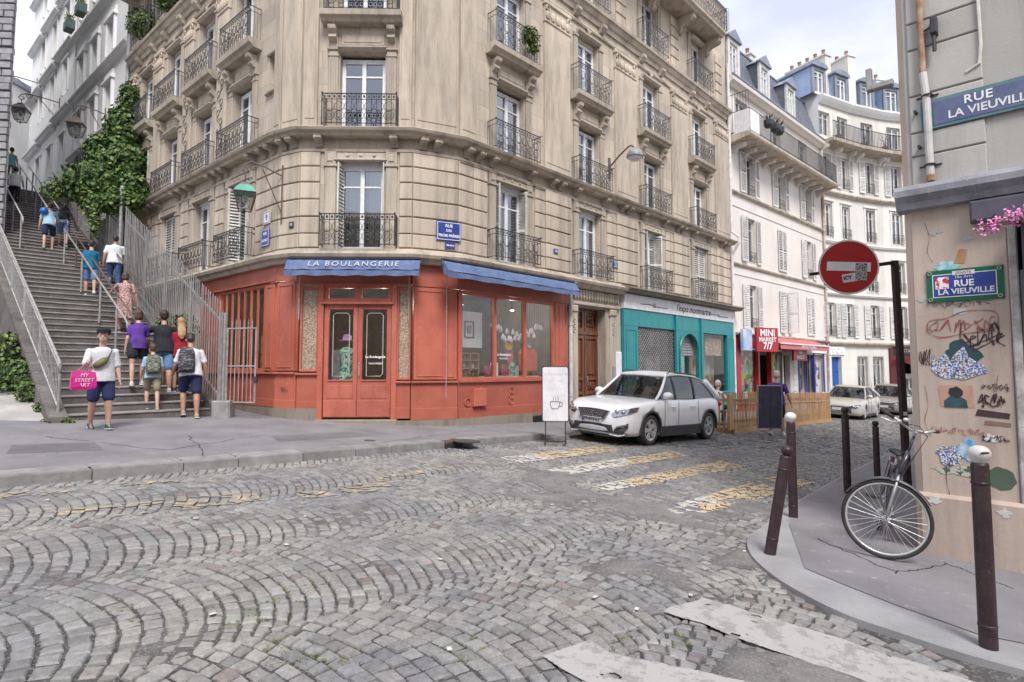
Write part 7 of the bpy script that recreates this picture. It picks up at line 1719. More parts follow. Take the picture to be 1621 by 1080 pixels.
  if hairstyle=='bob':hm.ell((0,-.035,-.03),(.088,.085,.085),12,8)
  # keep the face clear
  me=rem(hm,HAIR[hair],.012,2,.006)
  bm=bmesh.new();bm.from_mesh(me);inv=HM.inverted()
  dl=[v for v in bm.verts if(lambda q:q.y>.052-max(0,q.z-.045)*.9 and q.z<.088)(inv@v.co)];bmesh.ops.delete(bm,geom=dl,context='VERTS');bm.to_mesh(me);bm.free()
  put('hair',me,th,Sx)
 if cap:
  e=MB();e.smooth=True;e.X=HM@T((0,-.01,.075))@RX(R_(8));e.lathe([(.092,-.02),(.098,.0),(.105,.02),(.085,.05),(.03,.065)],n=18);e.X=HM@T((0,.055,.068))@RX(R_(-12));e.lathe([(.07,0),(.075,.006),(.06,.010)],n=16);put('cap',e.mesh('cap',C_[cap]),th,Sx)
 t=MB();g=.014
 if bot=='dress':
  zs=[(-.52,.215,.19),(-.30,.20,.17),(-.05,.175,.145),(.10,.165,.13),(.22,.13,.105),(.35,.155,.122),(.43,.158,.11),(.475,.125,.09),(.51,.078,.07)]
  rg=[]
  for z,rx,ry in zs:
   q=ring(z,rx,ry)if z>0 else[tuple(P+Vector((rx*b*(1+.05*math.sin(t_*7))*math.cos(t_),ry*b*(1+.05*math.sin(t_*7))*math.sin(t_)+lean*z*.3,z)))for t_ in[6.2832*k/18 for k in range(18)]]
   rg.append(q)
  t.loft(rg)
 else:t.loft([ring(z,rx,ry,g+(.012 if z<.3 else .004))for z,rx,ry in[(-.09,.178,.132),(0,.170,.125),(.10,.158,.112)]+tor[2:6]]+[ring(.512,.078,.070)])
 for S,E,W,d2 in arms:limb(t,[tp(0,0,.455).lerp(S,.6),S,S.lerp(E,sleeve*.6/.45),S.lerp(E,sleeve*1.5)],[.05,.054*b,.053*b,.058*b])
 put('dress' if bot=='dress' else 'shirt',rem(t,C_[top],vox,2,.007),th,Sx)
 if bot!='dress':
  t=MB();t.loft([ring(z,rx,ry,.012)for z,rx,ry in((-.09,.13,.10),(0,.145,.105),(.08,.15,.103))])
  for h,k,a,f in Ls:
   if bot=='shorts':limb(t,[h,h.lerp(k,.45),h.lerp(k,.86)],[.100*b,.096*b,.092*b])
   elif bot=='trousers':limb(t,[h,h.lerp(k,.5),k,k.lerp(a,.5),k.lerp(a,.97)],[.10*b,.09*b,.070*b,.064*b,.056])
   elif bot=='skirt':limb(t,[h,h.lerp(k,.5)],[.11,.12])
  put('shorts' if bot=='shorts' else 'skirt' if bot=='skirt' else 'trousers',rem(t,C_[bottom],vox,2,.006),th,Sx)
 for(h,k,a,f),nm in zip(Ls,'lr'):
  pf=max(-1.0,min(0.15,f));Fm=T(a+Vector((0,0,0)))@RX(pf*.8)
  e=MB();e.smooth=True;e.X=Fm
  def fr_(y,w,z0,z1):return[(w*math.cos(t_),y,(z0+z1)/2+(z1-z0)/2*math.sin(t_))for t_ in[6.2832*q/10 for q in range(10)]]
  e.loft([fr_(-.065,.022,-.075,-.03),fr_(-.05,.040,-.085,.01),fr_(0,.042,-.085,.02),fr_(.06,.045,-.085,-.02),(fr_(.12,.048,-.085,-.035)),fr_(.165,.040,-.085,-.045),fr_(.185,.018,-.08,-.06)])
  so=put('shoe',e.mesh('shoe',SHOE[shoes]),th,Sx)
  e=MB();e.X=Fm;e.prism([(-.036,-.07),(.036,-.07),(.044,0),(.050,.10),(.040,.175),(0,.195),(-.040,.175),(-.050,.10),(-.044,0)],'z',-.090,-.070);put('sole',e.mesh('sole',SHOE['sole']),so,Sx)
 info=dict(th=th,X=Sx,tp=tp,arms=arms,P=P,s=s,HM=HM)
 return info
def stair_at(px,py,dx=0):
 r=ray(px,py);k=(.70-CAMH-SLP*(SO[0]*SU[0]+SO[1]*SU[1]))/(r[2]-SLP*(r[0]*SU[0]+r[1]*SU[1]));X_,Y_=r[0]*k,r[1]*k
 t=(X_-SO[0])*SU[0]+(Y_-SO[1])*SU[1];n=max(0,math.floor((t-.2)/.335)+1);z=.66+.16*n if n else pavh(X_,Y_)
 return X_,Y_,z
UPA=math.atan2(-SU[0],SU[1])
def climber(px,py,label,**k):
 x,y,z=stair_at(px,py);yaw=k.pop('yaw',0);return person(label,T((x,y,z))@RZ(UPA*.75+R_(yaw)),**k)
def backpack(I,label,mat,w=.15,side=0,h=.23,low=.0):
 X=I['X'];c=I['tp'](side,-.20,.26-low);bpk=thing('backpack',label,'backpack',X=X@T(c));mb=MB();mb.smooth=True
 f=lambda q:tuple(c+Vector(q))
 def rr_(z,a,d,yo=0):return[f((a*(abs(math.cos(t))**.6)*(1 if math.cos(t)>0 else-1),yo+d*(abs(math.sin(t))**.6)*(1 if math.sin(t)>0 else-1),z))for t in[6.2832*k/16 for k in range(16)]]
 mb.loft([rr_(-h,w*.8,.05),rr_(-h*.9,w,.085),rr_(0,w,.095),rr_(h*.6,w*.95,.085),rr_(h*.92,w*.7,.06),rr_(h,w*.4,.03)]);put('bag',mb.mesh('bag',mat),bpk,X)
 mb=MB();mb.smooth=True;mb.loft([rr_(-h*.85,w*.7,.05,-.075),rr_(-h*.7,w*.8,.055,-.08),rr_(0,w*.78,.055,-.08),rr_(h*.12,w*.6,.04,-.06)]);put('pocket',mb.mesh('pocket',mat),bpk,X)
 for sx in(-1,1):
  if side and sx*side<0:continue
  mb=MB();q=I['tp'];mb.tube([q(side+sx*.07,-.12,.44),q(sx*.11,-.02,.53),q(sx*.13,.10,.46),q(sx*.14,.12,.30),q(sx*.15,.02,.16),q(side+sx*.12,-.14,.10)],.016,6);put('strap',mb.mesh('strap',mat),bpk,X)
 return bpk
M['pack_black']=pm('black_pack_fabric',(.03,.03,.035),(.20,.20,.21),9,.7,.3,lo=.52,hi=.6,stretch=(1,1,4));M['pack_camo']=pm('camouflage_pack_fabric',(.05,.07,.05),(.28,.27,.2),12,.7,.3,lo=.5,hi=.56,stretch=(1,1,4))
# man with the pink bag, coming towards the street
q=gp(157,679,.13);X=T((q.x,q.y,pavh(q.x,q.y)))@RZ(R_(180)+math.atan2(q.x,q.y)*-1+R_(12))
I=person('man in white tee and navy shorts carrying a bright pink bag below the stairs',X,1.70,skin=SK1,top='white',bottom='navy',hair='dark',cap='black',shoes='green',lean=.0,look=(-18,-2),legL=(12,8),legR=(-4,14),armL=(-2,10,18),armR=(26,14,74),build=1.08,sleeve=.55)
S,E,W,d2=I['arms'][1];hand=W+d2*.07;PX=I['X']
bg=thing('shopping_bag','bright pink bag with white lettering held by the man in the navy shorts','bag',X=PX@T(hand));c=hand+Vector((.05,.03,-.30));mb=MB()
def rq(z,a,d,j=0):return[tuple(c+Vector((x*a,y*d,z+.012*math.sin(5*x+j))))for x,y in((-1,-1),(-.3,-1.1),(.3,-1),(1,-1),(1,1),(.3,1.1),(-.3,1),(-1,1))]
mb.loft([rq(-.15,.165,.045),rq(-.11,.178,.055,1),rq(.05,.172,.05,2),rq(.14,.16,.03,3)]);put('bag',mb.mesh('bag',pm('magenta_bag',(.62,.015,.24),(.50,.01,.18),5,.4,.1)),bg,PX)
mb=MB();[mb.tube([c+Vector((-.09,y,.15)),hand+Vector((0,0,.0)),c+Vector((.09,y,.15))],.007,5)for y in(-.02,.02)];put('handle',mb.mesh('handle',pm('magenta_handle',(.55,.01,.2))),bg,PX)
put('lettering',text_mesh('MY\nSTREET\nART',.082,M['white_ink'],.001,shear=.2),bg,PX@T(c+Vector((0,.058,-.0)))@RZ(R_(180))@UPX)
sb=thing('sling_bag','olive sling bag across the chest of the man with the pink bag','bag',X=PX@T(I['tp'](0,.14,.25)));tp_=I['tp']
mb=MB();mb.smooth=True;mb.tube([tp_(.16,.135,.17),tp_(.09,.155,.20),tp_(-.0,.155,.27),tp_(-.06,.14,.33)],[.03,.062,.06,.02],10);put('bag',mb.mesh('bag',pm('olive_nylon',(.16,.15,.04),(.11,.11,.035),8,.6,.2)),sb,PX)
mb=MB();mb.tube([tp_(-.06,.14,.33),tp_(-.12,.08,.45),tp_(-.13,0,.51),tp_(-.08,-.10,.42),tp_(.08,-.14,.2),tp_(.17,-.04,.14),tp_(.17,.12,.16)],.012,5);put('strap',mb.mesh('strap',M['iron']),sb,PX)
# climbers
I=climber(300,657,'man in white tee and navy shorts with a black backpack, last on the stairs',H=1.80,top='white',bottom='navy',hair='dark',shoes='tan',skin=SK2,lean=.30,look=(0,25),legL=(30,45),legR=(-8,6),armL=(15,14,20),armR=(0,16,12),build=1.08)
backpack(I,'black backpack on the left shoulder of the last man on the stairs',M['pack_black'],side=-.10,low=.06,h=.26)
I=climber(240,640,'child in a pale blue top with a patterned backpack on the lowest steps',H=1.40,top='sky',bottom='khaki',hair='brown',shoes='tan',lean=.22,legL=(28,40),legR=(-12,10),armL=(10,10,20),armR=(5,10,10),build=.95)
backpack(I,'patterned grey green backpack on the back of the child',M['pack_camo'],w=.17,h=.25,low=.02)
climber(257,612,'man in a black tee and denim shorts reaching for the middle handrail',H=1.84,top='black',bottom='denim',hair='dark',shoes='white',skin=SK2,lean=.15,legL=(24,35),legR=(-8,8),armL=(62,34,12),armR=(-5,12,12),build=1.12)
climber(216,610,'woman in a purple top half hidden behind the man in black',H=1.66,woman=True,top='purple',bottom='black',bot='skirt',hair='brown',hairstyle='bob',shoes='white',lean=.15,legL=(-8,8),legR=(22,30))
climber(284,616,'woman with long blonde hair and a red top close to the picket fence',H=1.68,woman=True,top='red',bottom='black',hair='blonde',hairstyle='long',shoes='black',lean=.12,legL=(20,30),legR=(-8,8),armL=(0,16,15))
climber(196,522,'woman in a spotted dress holding the middle handrail',H=1.58,woman=True,top='leopard',bot='dress',hair='brown',hairstyle='bob',shoes='black',lean=.2,legL=(18,24),legR=(-5,8),armL=(50,30,20),armR=(-5,20,18),build=1.15)
climber(142,462,'person in a teal tee and pale denim shorts halfway up the stairs',H=1.60,woman=True,top='teal',bottom='denim',hair='dark',shoes='white',lean=.08,legL=(14,20),legR=(-12,16),armL=(-5,10,10),armR=(10,10,15),build=1.1,fine=False)
climber(180,452,'man in a white tee and dark jeans halfway up the stairs',H=1.66,top='white',bottom='jeans',bot='trousers',hair='dark',shoes='black',skin=SK2,lean=.06,legL=(16,22),legR=(-10,12),build=1.12,fine=False)
I=climber(99,392,'person with a dark round backpack bending forward high on the stairs',H=1.58,top='print',bottom='denim',hair='dark',shoes='black',lean=.45,legL=(35,45),legR=(-8,10),armL=(20,12,20),armR=(10,25,20),fine=False)
backpack(I,'dark round backpack high on the stairs',M['pack_black'],w=.16,h=.24)
I=climber(76,392,'person in a pale patterned shirt with a blue ball bag high on the stairs',H=1.6,top='sky',bottom='navy',hair='brown',shoes='tan',lean=.35,legL=(-10,10),legR=(30,40),fine=False)
mb=MB();mb.smooth=True;mb.ell(tuple(I['tp'](-.16,-.16,.40)),(.12,.12,.12),14,10);simple('ball_bag','bright blue ball shaped bag on the back of the person high on the stairs','bag',mb,pm('bright_blue_nylon',(.01,.14,.55),None,4,.4,.1),I['X'])
climber(22,322,'person in dark trousers and pale top near the head of the stairs',H=1.58,top='white',bottom='black',bot='trousers',hair='dark',lean=.25,fine=False,legL=(25,30))
climber(16,290,'person in an aqua top near the head of the stairs',H=1.55,woman=True,top='aqua',bottom='grey',bot='trousers',hair='dark',lean=.1,fine=False)
# man carrying a dark board down the street
q=gp(1231,689,0);X=T((q.x,q.y,gz(q.x,q.y)))@RZ(R_(-38))
I=person('grey haired man in a purple tee carrying a tall dark board across the street',X,1.82,top='purple',bottom='black',bot='shorts',hair='grey',shoes='white',skin=SK1,lean=.05,legL=(-14,16),legR=(14,10),armL=(20,30,10),armR=(-8,22,30),look=(0,12),build=1.1)
Xb=T((q.x,q.y,gz(q.x,q.y)))@RZ(R_(-4))@T((-.17,0,-.08));bd_=thing('carried_board','tall dark padded board with grey edges carried on the back of the grey haired man','board',X=Xb@T((-.12,-.27,.32)))
XB=Xb@T((-.15,-.30,.32))@RX(R_(4));mb=MB();mb.bev(-.31,.31,-.035,.03,0,1.16,.012);put('board',mb.mesh('board',pm('dark_blue_fabric',(.035,.035,.06),(.055,.05,.08),4,.9,.2,bscale=120)),bd_,XB)
mb=MB()
for q_ in((-.34,-.311,0,1.16),(.311,.335,0,1.16),(-.34,.335,1.161,1.185),(-.34,.335,-.03,-.001)):mb.bev(q_[0],q_[1],-.03,.035,q_[2],q_[3],.006)
put('edge',mb.mesh('edge',M['grey_metal']),bd_,XB)
for i in range(3):put('seam',MB().tube([(-.3+.2*(i+.5),-.037,.02),(-.3+.2*(i+.5),-.037,1.14)],.004,4).mesh('seam',M['iron']),bd_,XB)
# two guests on the terrace
for px,lb,tp_c,cp,hh in((1141,'guest in a white cap and purple top at the near end of the terrace','purple','white',.0),(1168,'guest in a white top seated behind the terrace fence','white',None,.0)):
 _p0=gp(1160,686,0);_p1=gp(1314,668,0);_tf=Fac(_p0.x,_p0.y,_p1.x-_p0.x,_p1.y-_p0.y);x,Y=_tf.pt(-.35,-.75)if px<1150 else _tf.pt(.75,-.8)
 X=T((x,Y,gz(x,Y)+.12))@RZ(R_(100 if px<1150 else-60));I=person(lb,X,1.70,top=tp_c,bottom='black',bot='trousers',hair='grey',cap=cp,legL=(85,88),legR=(88,84),armL=(30,10,60),armR=(40,10,60),lean=.1,fine=False)
 ch=thing('cafe_chair','black cafe chair under the %s'%('guest in the white cap' if cp else 'guest in the white top'),'chair',X=X,group='cafe chairs on the terrace');mb=MB().bev(-.2,.2,-.24,.2,.37,.40,.01);put('seat',mb.mesh('seat',M['iron']),ch,X)
 for a in(-.18,.18):
  for b_ in(-.22,.18):put('leg',MB().tube([(a,b_,0),(a,b_,.37)],.012,5).mesh('leg',M['iron']),ch,X)
 mb=MB();[mb.tube([(a,-.23,.38),(a,-.27,.85)],.012,5)for a in(-.18,0,.18)];mb.tube([(-.18,-.27,.85),(.18,-.27,.85)],.015,5);put('backrest',mb.mesh('backrest',M['iron']),ch,X)
 # ================================================================== cars
def carpaint(name,c,rough=.28):
 m,nt,b=newmat(name);v=coords(nt);n=ramp(nt,noise(nt,v,2.5,5),.4,.7);nt.links.new(mixc(nt,n,c,tuple(x*.9 for x in c)),b.inputs['Base Color'])
 b.inputs['Roughness'].default_value=rough;b.inputs['Coat Weight'].default_value=.6;b.inputs['Coat Roughness'].default_value=.05;b.inputs['Metallic'].default_value=.0;return m
M['cp_white']=carpaint('white_car_paint',(.80,.80,.82));M['cp_silver']=carpaint('champagne_car_paint',(.42,.40,.35));M['cp_grey']=carpaint('grey_car_paint',(.24,.225,.20));M['cp_grey2']=carpaint('silver_grey_car_paint',(.33,.34,.35))
M['clad']=pm('black_plastic_cladding',(.045,.045,.05),(.06,.06,.065),9,.6,.15);M['tyre']=pm('tyre_rubber',(.025,.025,.026),(.045,.043,.04),12,.8,.3)
M['alloy']=pm('alloy_wheel',(.50,.50,.51),(.40,.40,.41),9,.3,.05,metal=.25);M['chrome']=pm('chrome_trim',(.7,.7,.72),None,5,.15,0,metal=1.0);M['lampcl']=glass_mat('headlight_lens',(.8,.84,.88),.3)
M['brake']=pm('brake_disc',(.16,.15,.15),None,9,.5,0,metal=.6);M['amber']=pm('amber_lens',(.6,.2,.02),None,9,.3,0);M['redlens']=pm('red_lens',(.4,.01,.01),None,9,.25,0)
M['plate_w']=pm('number_plate_white',(.62,.62,.62),None,5,.4,0)
def interp(tab,x):
 for a,b in zip(tab[:-1],tab[1:]):
  if a[0]<=x<=b[0]:
   t=(x-a[0])/(b[0]-a[0]);t2=t*t*(3-2*t)if False else t;return a[1]+(b[1]-a[1])*t2
 return tab[0][1]if x<tab[0][0]else tab[-1][1]
def subd(mb,mat,lv=1):
 me=mb.mesh('b',mat);o=bpy.data.objects.new('t',me);m=o.modifiers.new('s','SUBSURF');m.levels=lv;m.render_levels=lv;return evaluated(o)
def densify(P,k=4):
 return[(P[i][0]+(P[(i+1)%len(P)][0]-P[i][0])*j/k,P[i][1]+(P[(i+1)%len(P)][1]-P[i][1])*j/k)for i in range(len(P))for j in range(k)]
def wheel(par,X,r,w,side,spokes=5,mat='alloy'):
 """X at wheel centre, axle along y, outer face towards side*y"""
 wh=put('wheel',None,par,X);mb=MB();mb.smooth=True;q=side*w/2;ri=r*.68
 mb.lathe([(ri,-w/2),(r*.92,-w/2),(r*.985,-w*.38),(r,-w*.2),(r,w*.2),(r*.985,w*.38),(r*.92,w/2),(ri,w/2),(ri*.98,w*.1),(ri*.98,-w*.1),(ri,-w/2)],axis='y',n=32,cap=False);put('tyre',mb.mesh('tyre',M['tyre']),wh,X)
 mb=MB();mb.smooth=True;mb.lathe([(ri,q*.2),(ri*1.01,q),(ri*.94,q*1.02),(ri*.92,q*.2)]if side>0 else[(ri*.92,q*.2),(ri*.94,q*1.02),(ri*1.01,q),(ri,q*.2)],axis='y',n=28)
 mb.smooth=False
 for k in range(spokes):
  for da in(-.17,.17):
   a=6.2832*k/spokes;a2=a+da;p0=Vector((math.cos(a)*ri*.12,0,math.sin(a)*ri*.12));p1=Vector((math.cos(a2)*ri*.95,0,math.sin(a2)*ri*.95));d=(p1-p0).normalized();n=Vector((-d.z,0,d.x))*ri*.095
   y0,y1=q*.85,q*.55;mb.add([tuple(p+Vector((0,y,0)))for p in(p0-n,p1-n*1.2,p1+n*1.2,p0+n)for y in(y0,y1)],[(0,2,4,6),(7,5,3,1),(0,1,3,2),(2,3,5,4),(4,5,7,6),(6,7,1,0)])
 mb.lathe([(ri*.17,q*.5),(ri*.17,q*.9),(ri*.1,q*.96)],axis='y',n=14);put('rim',mb.mesh('rim',M[mat]),wh,X)
 mb=MB();mb.lathe([(ri*.9,q*.1),(ri*.9,q*.25)]if side>0 else[(ri*.9,q*.25),(ri*.9,q*.1)],axis='y',n=24);put('brake_disc',mb.mesh('disc',M['brake']),wh,X)
def car(label,X,L,W,H,paint,belt,roofz,ws,wheelx,wr,hood,suv=False,plate=None,group=None):
 """x: forward (front at +L/2), y: left, z up. belt: shoulder line table(x,z). hood folded in belt. ws: (bottom front x, top front x, top rear x, bottom rear x)"""
 th=thing('parked_car',label,'car',X=X,group=group);hl=L/2;hw=W/2
 gc=.20 if suv else .16
 A0=hl-.62;A1=hl-.50
 def plan(x):
  a=A0 if x>0 else A1;u=min(1,max(0,(abs(x)-a)/(hl-a)));return hw*(1-.015*abs(x)/hl)*(1-u**2.6)**(1/3.4)
 def setb(x,z):
  k=max(0,(abs(x)-hl+.75)/.75)**1.5;return k*((.13 if x>0 else .10)*cl((z-.52)/.42,0,1.3)**1.6+.09*cl((.36-z)/.2,0,1))
 us=[math.sin(math.pi/2*k/9)for k in range(10)]
 xs=sorted({*[A0+(hl-A0)*u for u in us],*[-(A1+(hl-A1)*u)for u in us],*[-A1+(A0+A1)*k/22 for k in range(23)]});rings=[]
 for x in xs:
  pw=plan(x);e=max(0,abs(x)-(hl-.30))/.30;bz_=interp(belt,x);top=bz_-.03*e**2;bot=gc+.03*e;ht=top-bot
  half=[(0,bot),(pw*.80,bot),(pw*.93,bot+.02),(pw*.975,bot+.10),(pw*.992,bot+ht*.32),(pw,bot+ht*.52),(pw*.994,bot+ht*.70),(pw*.985,top-.10),(pw*.965,top-.045),(pw*.93,top-.012),(pw*.86,top+.004),(pw*.5,top+.022),(0,top+.028)]
  sg=1 if x>0 else-1
  rings.append([(x-sg*setb(x,z),y,z)for y,z in half]+[(x-sg*setb(x,z),-y,z)for y,z in half[-2:0:-1]])
 mb=MB();mb.smooth=True;mb.loft(rings);me=mb.mesh('body',M[paint])
 o=bpy.data.objects.new('tmpcar',me)
 cut=MB()
 for wx in wheelx:
  cut.lathe([(wr*1.16,-hw-.2),(wr*1.16,hw+.2)],(wx,0,wr*1.0),axis='y',n=36)
 co=bpy.data.objects.new('cut',cut.mesh('cut',M['clad']));TMP.collection.objects.link(co)
 bo=o.modifiers.new('b','BOOLEAN');bo.operation='DIFFERENCE';bo.object=co;bo.solver='EXACT';me2=evaluated(o);bpy.data.objects.remove(co)
 me2.polygons.foreach_set('use_smooth',[True]*len(me2.polygons))
 body=put('body',me2,th,X)
 # greenhouse
 def gr(x,z,k):return plan(x)*k
 x0,x1,x2,x3=ws
 bz=lambda x:interp(belt,x)+.005
 def rz(x):return interp(roofz,x)
 # roof shell
 rx=[x2-.02,(x1+x2)/2-.45,(x1+x2)/2,(x1+x2)/2+.35,x1+.02];rg=[]
 wtop=hw*.70
 for x in rx:
  w_=wtop*(1-.05*abs(x-(x1+x2)/2));z=rz(x);rg.append([(x,-w_-.02,z-.055),(x,-w_*.93,z-.012),(x,-w_*.5,z+.012),(x,0,z+.02),(x,w_*.5,z+.012),(x,w_*.93,z-.012),(x,w_+.02,z-.055),(x,w_*.9,z-.075),(x,-w_*.9,z-.075)])
 mb=MB();mb.smooth=True;mb.loft(rg);roof=put('roof',mb.mesh('roof',M[paint]),th,X)
 wb=lambda x:plan(x)*.90;wt=lambda x:wtop*(1-.05*abs(x-(x1+x2)/2))+.015
 # windscreen and rear window (curved)
 def screen(nm,xb,xt,k):
  mb=MB();mb.smooth=True;N=8
  for i in range(N):
   for j in range(4):
    def q(i,j):
     u=-1+2*i/N;v=j/4;x=xb+(xt-xb)*v-k*.10*u*u*(1-.4*v);w_=wb(xb)*.93*(1-v)+(wt(xt)-.04)*v;z=bz(xb)*(1-v)+(rz(xt)-.045)*v+.02*math.sin(math.pi*v);return(x,u*w_,z)
    mb.quad(q(i,j),q(i+1,j),q(i+1,j+1),q(i,j+1))
  put(nm,mb.mesh(nm,M['car_glass']),th,X)
 screen('windscreen',x0,x1,1);screen('rear_window',x3,x2,-1)
 for sy in(-1,1):
  S=lambda x,v:(x,sy*(wb(x)*(1-v)+wt(x)*v+.02*math.sin(math.pi*v)),bz(x)*(1-v)+(rz(x)-.06)*v)
  # side panes: front triangle-ish, rear, quarter
  def xedge(v,front):return(x0-.12+(x1-.06-(x0-.12))*v)if front else(x3+.12+(x2+.05-(x3+.12))*v)
  cuts=[None,.18,-.72 if suv else-.85,None];segs=[(0,1),(1,2)]+([(2,3)]if True else[])
  for a,b in segs:
   mb=MB();mb.smooth=True;N=6
   for i in range(N):
    for j in range(3):
     def q(i,j):
      v=j/3;xa=xedge(v,True)if a==0 else cuts[a]-.03-.04*v;xb_=xedge(v,False)if b==3 else cuts[b]+.03-.04*v;
      if xb_>xa:xb_=xa
      x=xa+(xb_-xa)*i/N;return S(x,.04+.90*v)
     mb.quad(q(i,j),q(i+1,j),q(i+1,j+1),q(i,j+1))
   put('side_window',mb.mesh('side_window',M['car_glass']),th,X)
   # pillars
  for fr,xb,xt,w_ in((1,x0-.02,x1+.0,.06),(0,cuts[1],cuts[1]-.05,.05),(0,cuts[2],cuts[2]-.05,.05),(2,x3+.05,x2-.02,.19)):
   mb=MB();mb.smooth=True;pts=[]
   for j in range(6):v=j/5;x=xb+(xt-xb)*v;p=S(x,v);pts.append((p[0],p[1]*1.0,p[2]))
   mb.tube(pts,[w_*.55]*6,6);put('pillar',mb.mesh('pillar',M[paint]if fr else M['clad']),th,X)
   # belt trim, door seams, handles
  mb=MB();mb.tube([S(x0-.1+(x3+.1-x0)*k/8,0)for k in range(9)],.013,5);put('belt_trim',mb.mesh('trim',M['chrome']if suv else M['clad']),th,X)
  sur=lambda x,z:(x,sy*(plan(x)*(1.0 if z<.75*bz(x)else .985)+.003),z)
  for xs_,curve in((x0-.28,0),(cuts[1]-.02,0),(cuts[2]-.05,.18)):
   mb=MB();mb.tube([sur(xs_-curve*max(0,.75-z)*1.2*(1 if xs_<0 else 0)+(.0),z)for z in(gc+.12,gc+.3,gc+.45,bz(xs_)-.10,bz(xs_)-.02)],.005,4);put('door_seam',mb.mesh('seam',M['iron']),th,X)
  for hx in(cuts[1]+.22,cuts[2]+.20):
   mb=MB();mb.tube([sur(hx-.09,bz(hx)-.17),(hx-.05,sy*(plan(hx)+.03),bz(hx)-.16),(hx+.05,sy*(plan(hx)+.03),bz(hx)-.16),sur(hx+.09,bz(hx)-.16)],.016,6);put('door_handle',mb.mesh('handle',M[paint]),th,X)
  mb=MB();mb.smooth=True;mx=x0-.30;mb.ell((mx,sy*(wb(mx)+.13),bz(mx)+.10),(.09,.12,.085),12,8);mb.tube([(mx,sy*wb(mx)*.98,bz(mx)+.02),(mx,sy*(wb(mx)+.08),bz(mx)+.06)],.02,5);put('wing_mirror',mb.mesh('mirror',M[paint]),th,X)
  # wheel arch lips and sill
  for wx in wheelx:
   mb=MB();mb.smooth=True;rr=wr*(1.24 if suv else 1.18);n=18;st_,en=(R_(-12),R_(192))
   for i in range(n):
    t0,t1=st_+(en-st_)*i/n,st_+(en-st_)*(i+1)/n
    def q(t,r_,o):x=wx+r_*math.cos(t);return(x,sy*(plan(x)+o),wr+r_*math.sin(t))
    ri_=wr*1.12;mb.quad(q(t0,ri_,.012),q(t1,ri_,.012),q(t1,rr,.016),q(t0,rr,.016));mb.quad(q(t0,rr,.016),q(t1,rr,.016),q(t1,rr+.01,-.02),q(t0,rr+.01,-.02));mb.quad(q(t0,ri_,.012),q(t0,ri_,-.15),q(t1,ri_,-.15),q(t1,ri_,.012))
   put('wheel_arch',mb.mesh('arch',M['clad']if suv else M[paint]),th,X)
  mb=MB();n=10;a,b=wheelx[1]+wr*1.15,wheelx[0]-wr*1.15;hh=.20 if suv else .08
  for i in range(n):
   xa,xb_=a+(b-a)*i/n,a+(b-a)*(i+1)/n
   mb.quad((xa,sy*(plan(xa)*.97),gc-.02),(xb_,sy*(plan(xb_)*.97),gc-.02),(xb_,sy*(plan(xb_)+.012),gc+hh),(xa,sy*(plan(xa)+.012),gc+hh));mb.quad((xa,sy*(plan(xa)+.012),gc+hh),(xb_,sy*(plan(xb_)+.012),gc+hh),(xb_,sy*(plan(xb_)-.01),gc+hh+.012),(xa,sy*(plan(xa)-.01),gc+hh+.012))
  put('sill',mb.mesh('sill',M['clad']),th,X)
  for wx in wheelx:wheel(th,X@T((wx,sy*(hw-.13),wr)),wr,.22,sy)
  # underside and inner floor, seats
 mb=MB();mb.box(-hl+.3,hl-.3,-hw+.28,hw-.28,gc-.02,gc+.03);mb.box(wheelx[1]-.4,wheelx[1]+.4,-hw+.26,hw-.26,gc,.75);mb.box(wheelx[0]-.38,wheelx[0]+.38,-hw+.26,hw-.26,gc,.70);put('underbody',mb.mesh('underbody',M['clad']),th,X)
 for sx_,sy_ in((.05,-.36),(.05,.36),(-.85,-.36),(-.85,.36)):
  mb=MB();mb.smooth=True;z=bz(0)-.25;mb.ell((sx_-.1,sy_,z+.12),(.09,.22,.38),10,8);mb.ell((sx_-.14,sy_,z+.52),(.05,.12,.09),8,6);put('seat',mb.mesh('seat',M['clad']),th,X)
 mb=MB();mb.box(x0-.55,x0-.1,-hw*.8,hw*.8,bz(x0)-.12,bz(x0)-.01);mb.ring((x0-.62,.36,bz(x0)-.02),.17,.014,axis='x',n=16);put('dashboard',mb.mesh('dashboard',M['clad']),th,X)
 # front end
 def nose_pt(y,z):
  v=min(.999,abs(y)/(hw*.985));u=(1-v**3.4)**(1/2.6);x=A0+(hl-A0)*u
  return x-setb(x,z)
 def patch(name,pts,mat,th_=.015,par=None,push=.012):
  mb=MB();pts=densify(pts);f=[(nose_pt(y,z)+push+th_,y*1.006,z)for y,z in pts];b=[(nose_pt(y,z)-.05,y*.97,z)for y,z in pts];n=len(pts)
  mb.add(f+b,[tuple(range(n))]+[(i,n+i,n+(i+1)%n,(i+1)%n)for i in range(n)]);return put(name,mb.mesh(name,M[mat]),par or th,X)
 zt=interp(belt,hl-.1)
 G=[(-.42,zt-.09),(-.20,zt-.075),(0,zt-.07),(.20,zt-.075),(.42,zt-.09),(.34,zt-.25),(.18,zt-.29),(-.18,zt-.29),(-.34,zt-.25)]
 if not suv:G=[(-.5*hw/.9,zt-.12),(0,zt-.10),(.5*hw/.9,zt-.12),(.42,zt-.2),(0,zt-.21),(-.42,zt-.2)]
 gl=patch('grille',G[::-1],'iron')
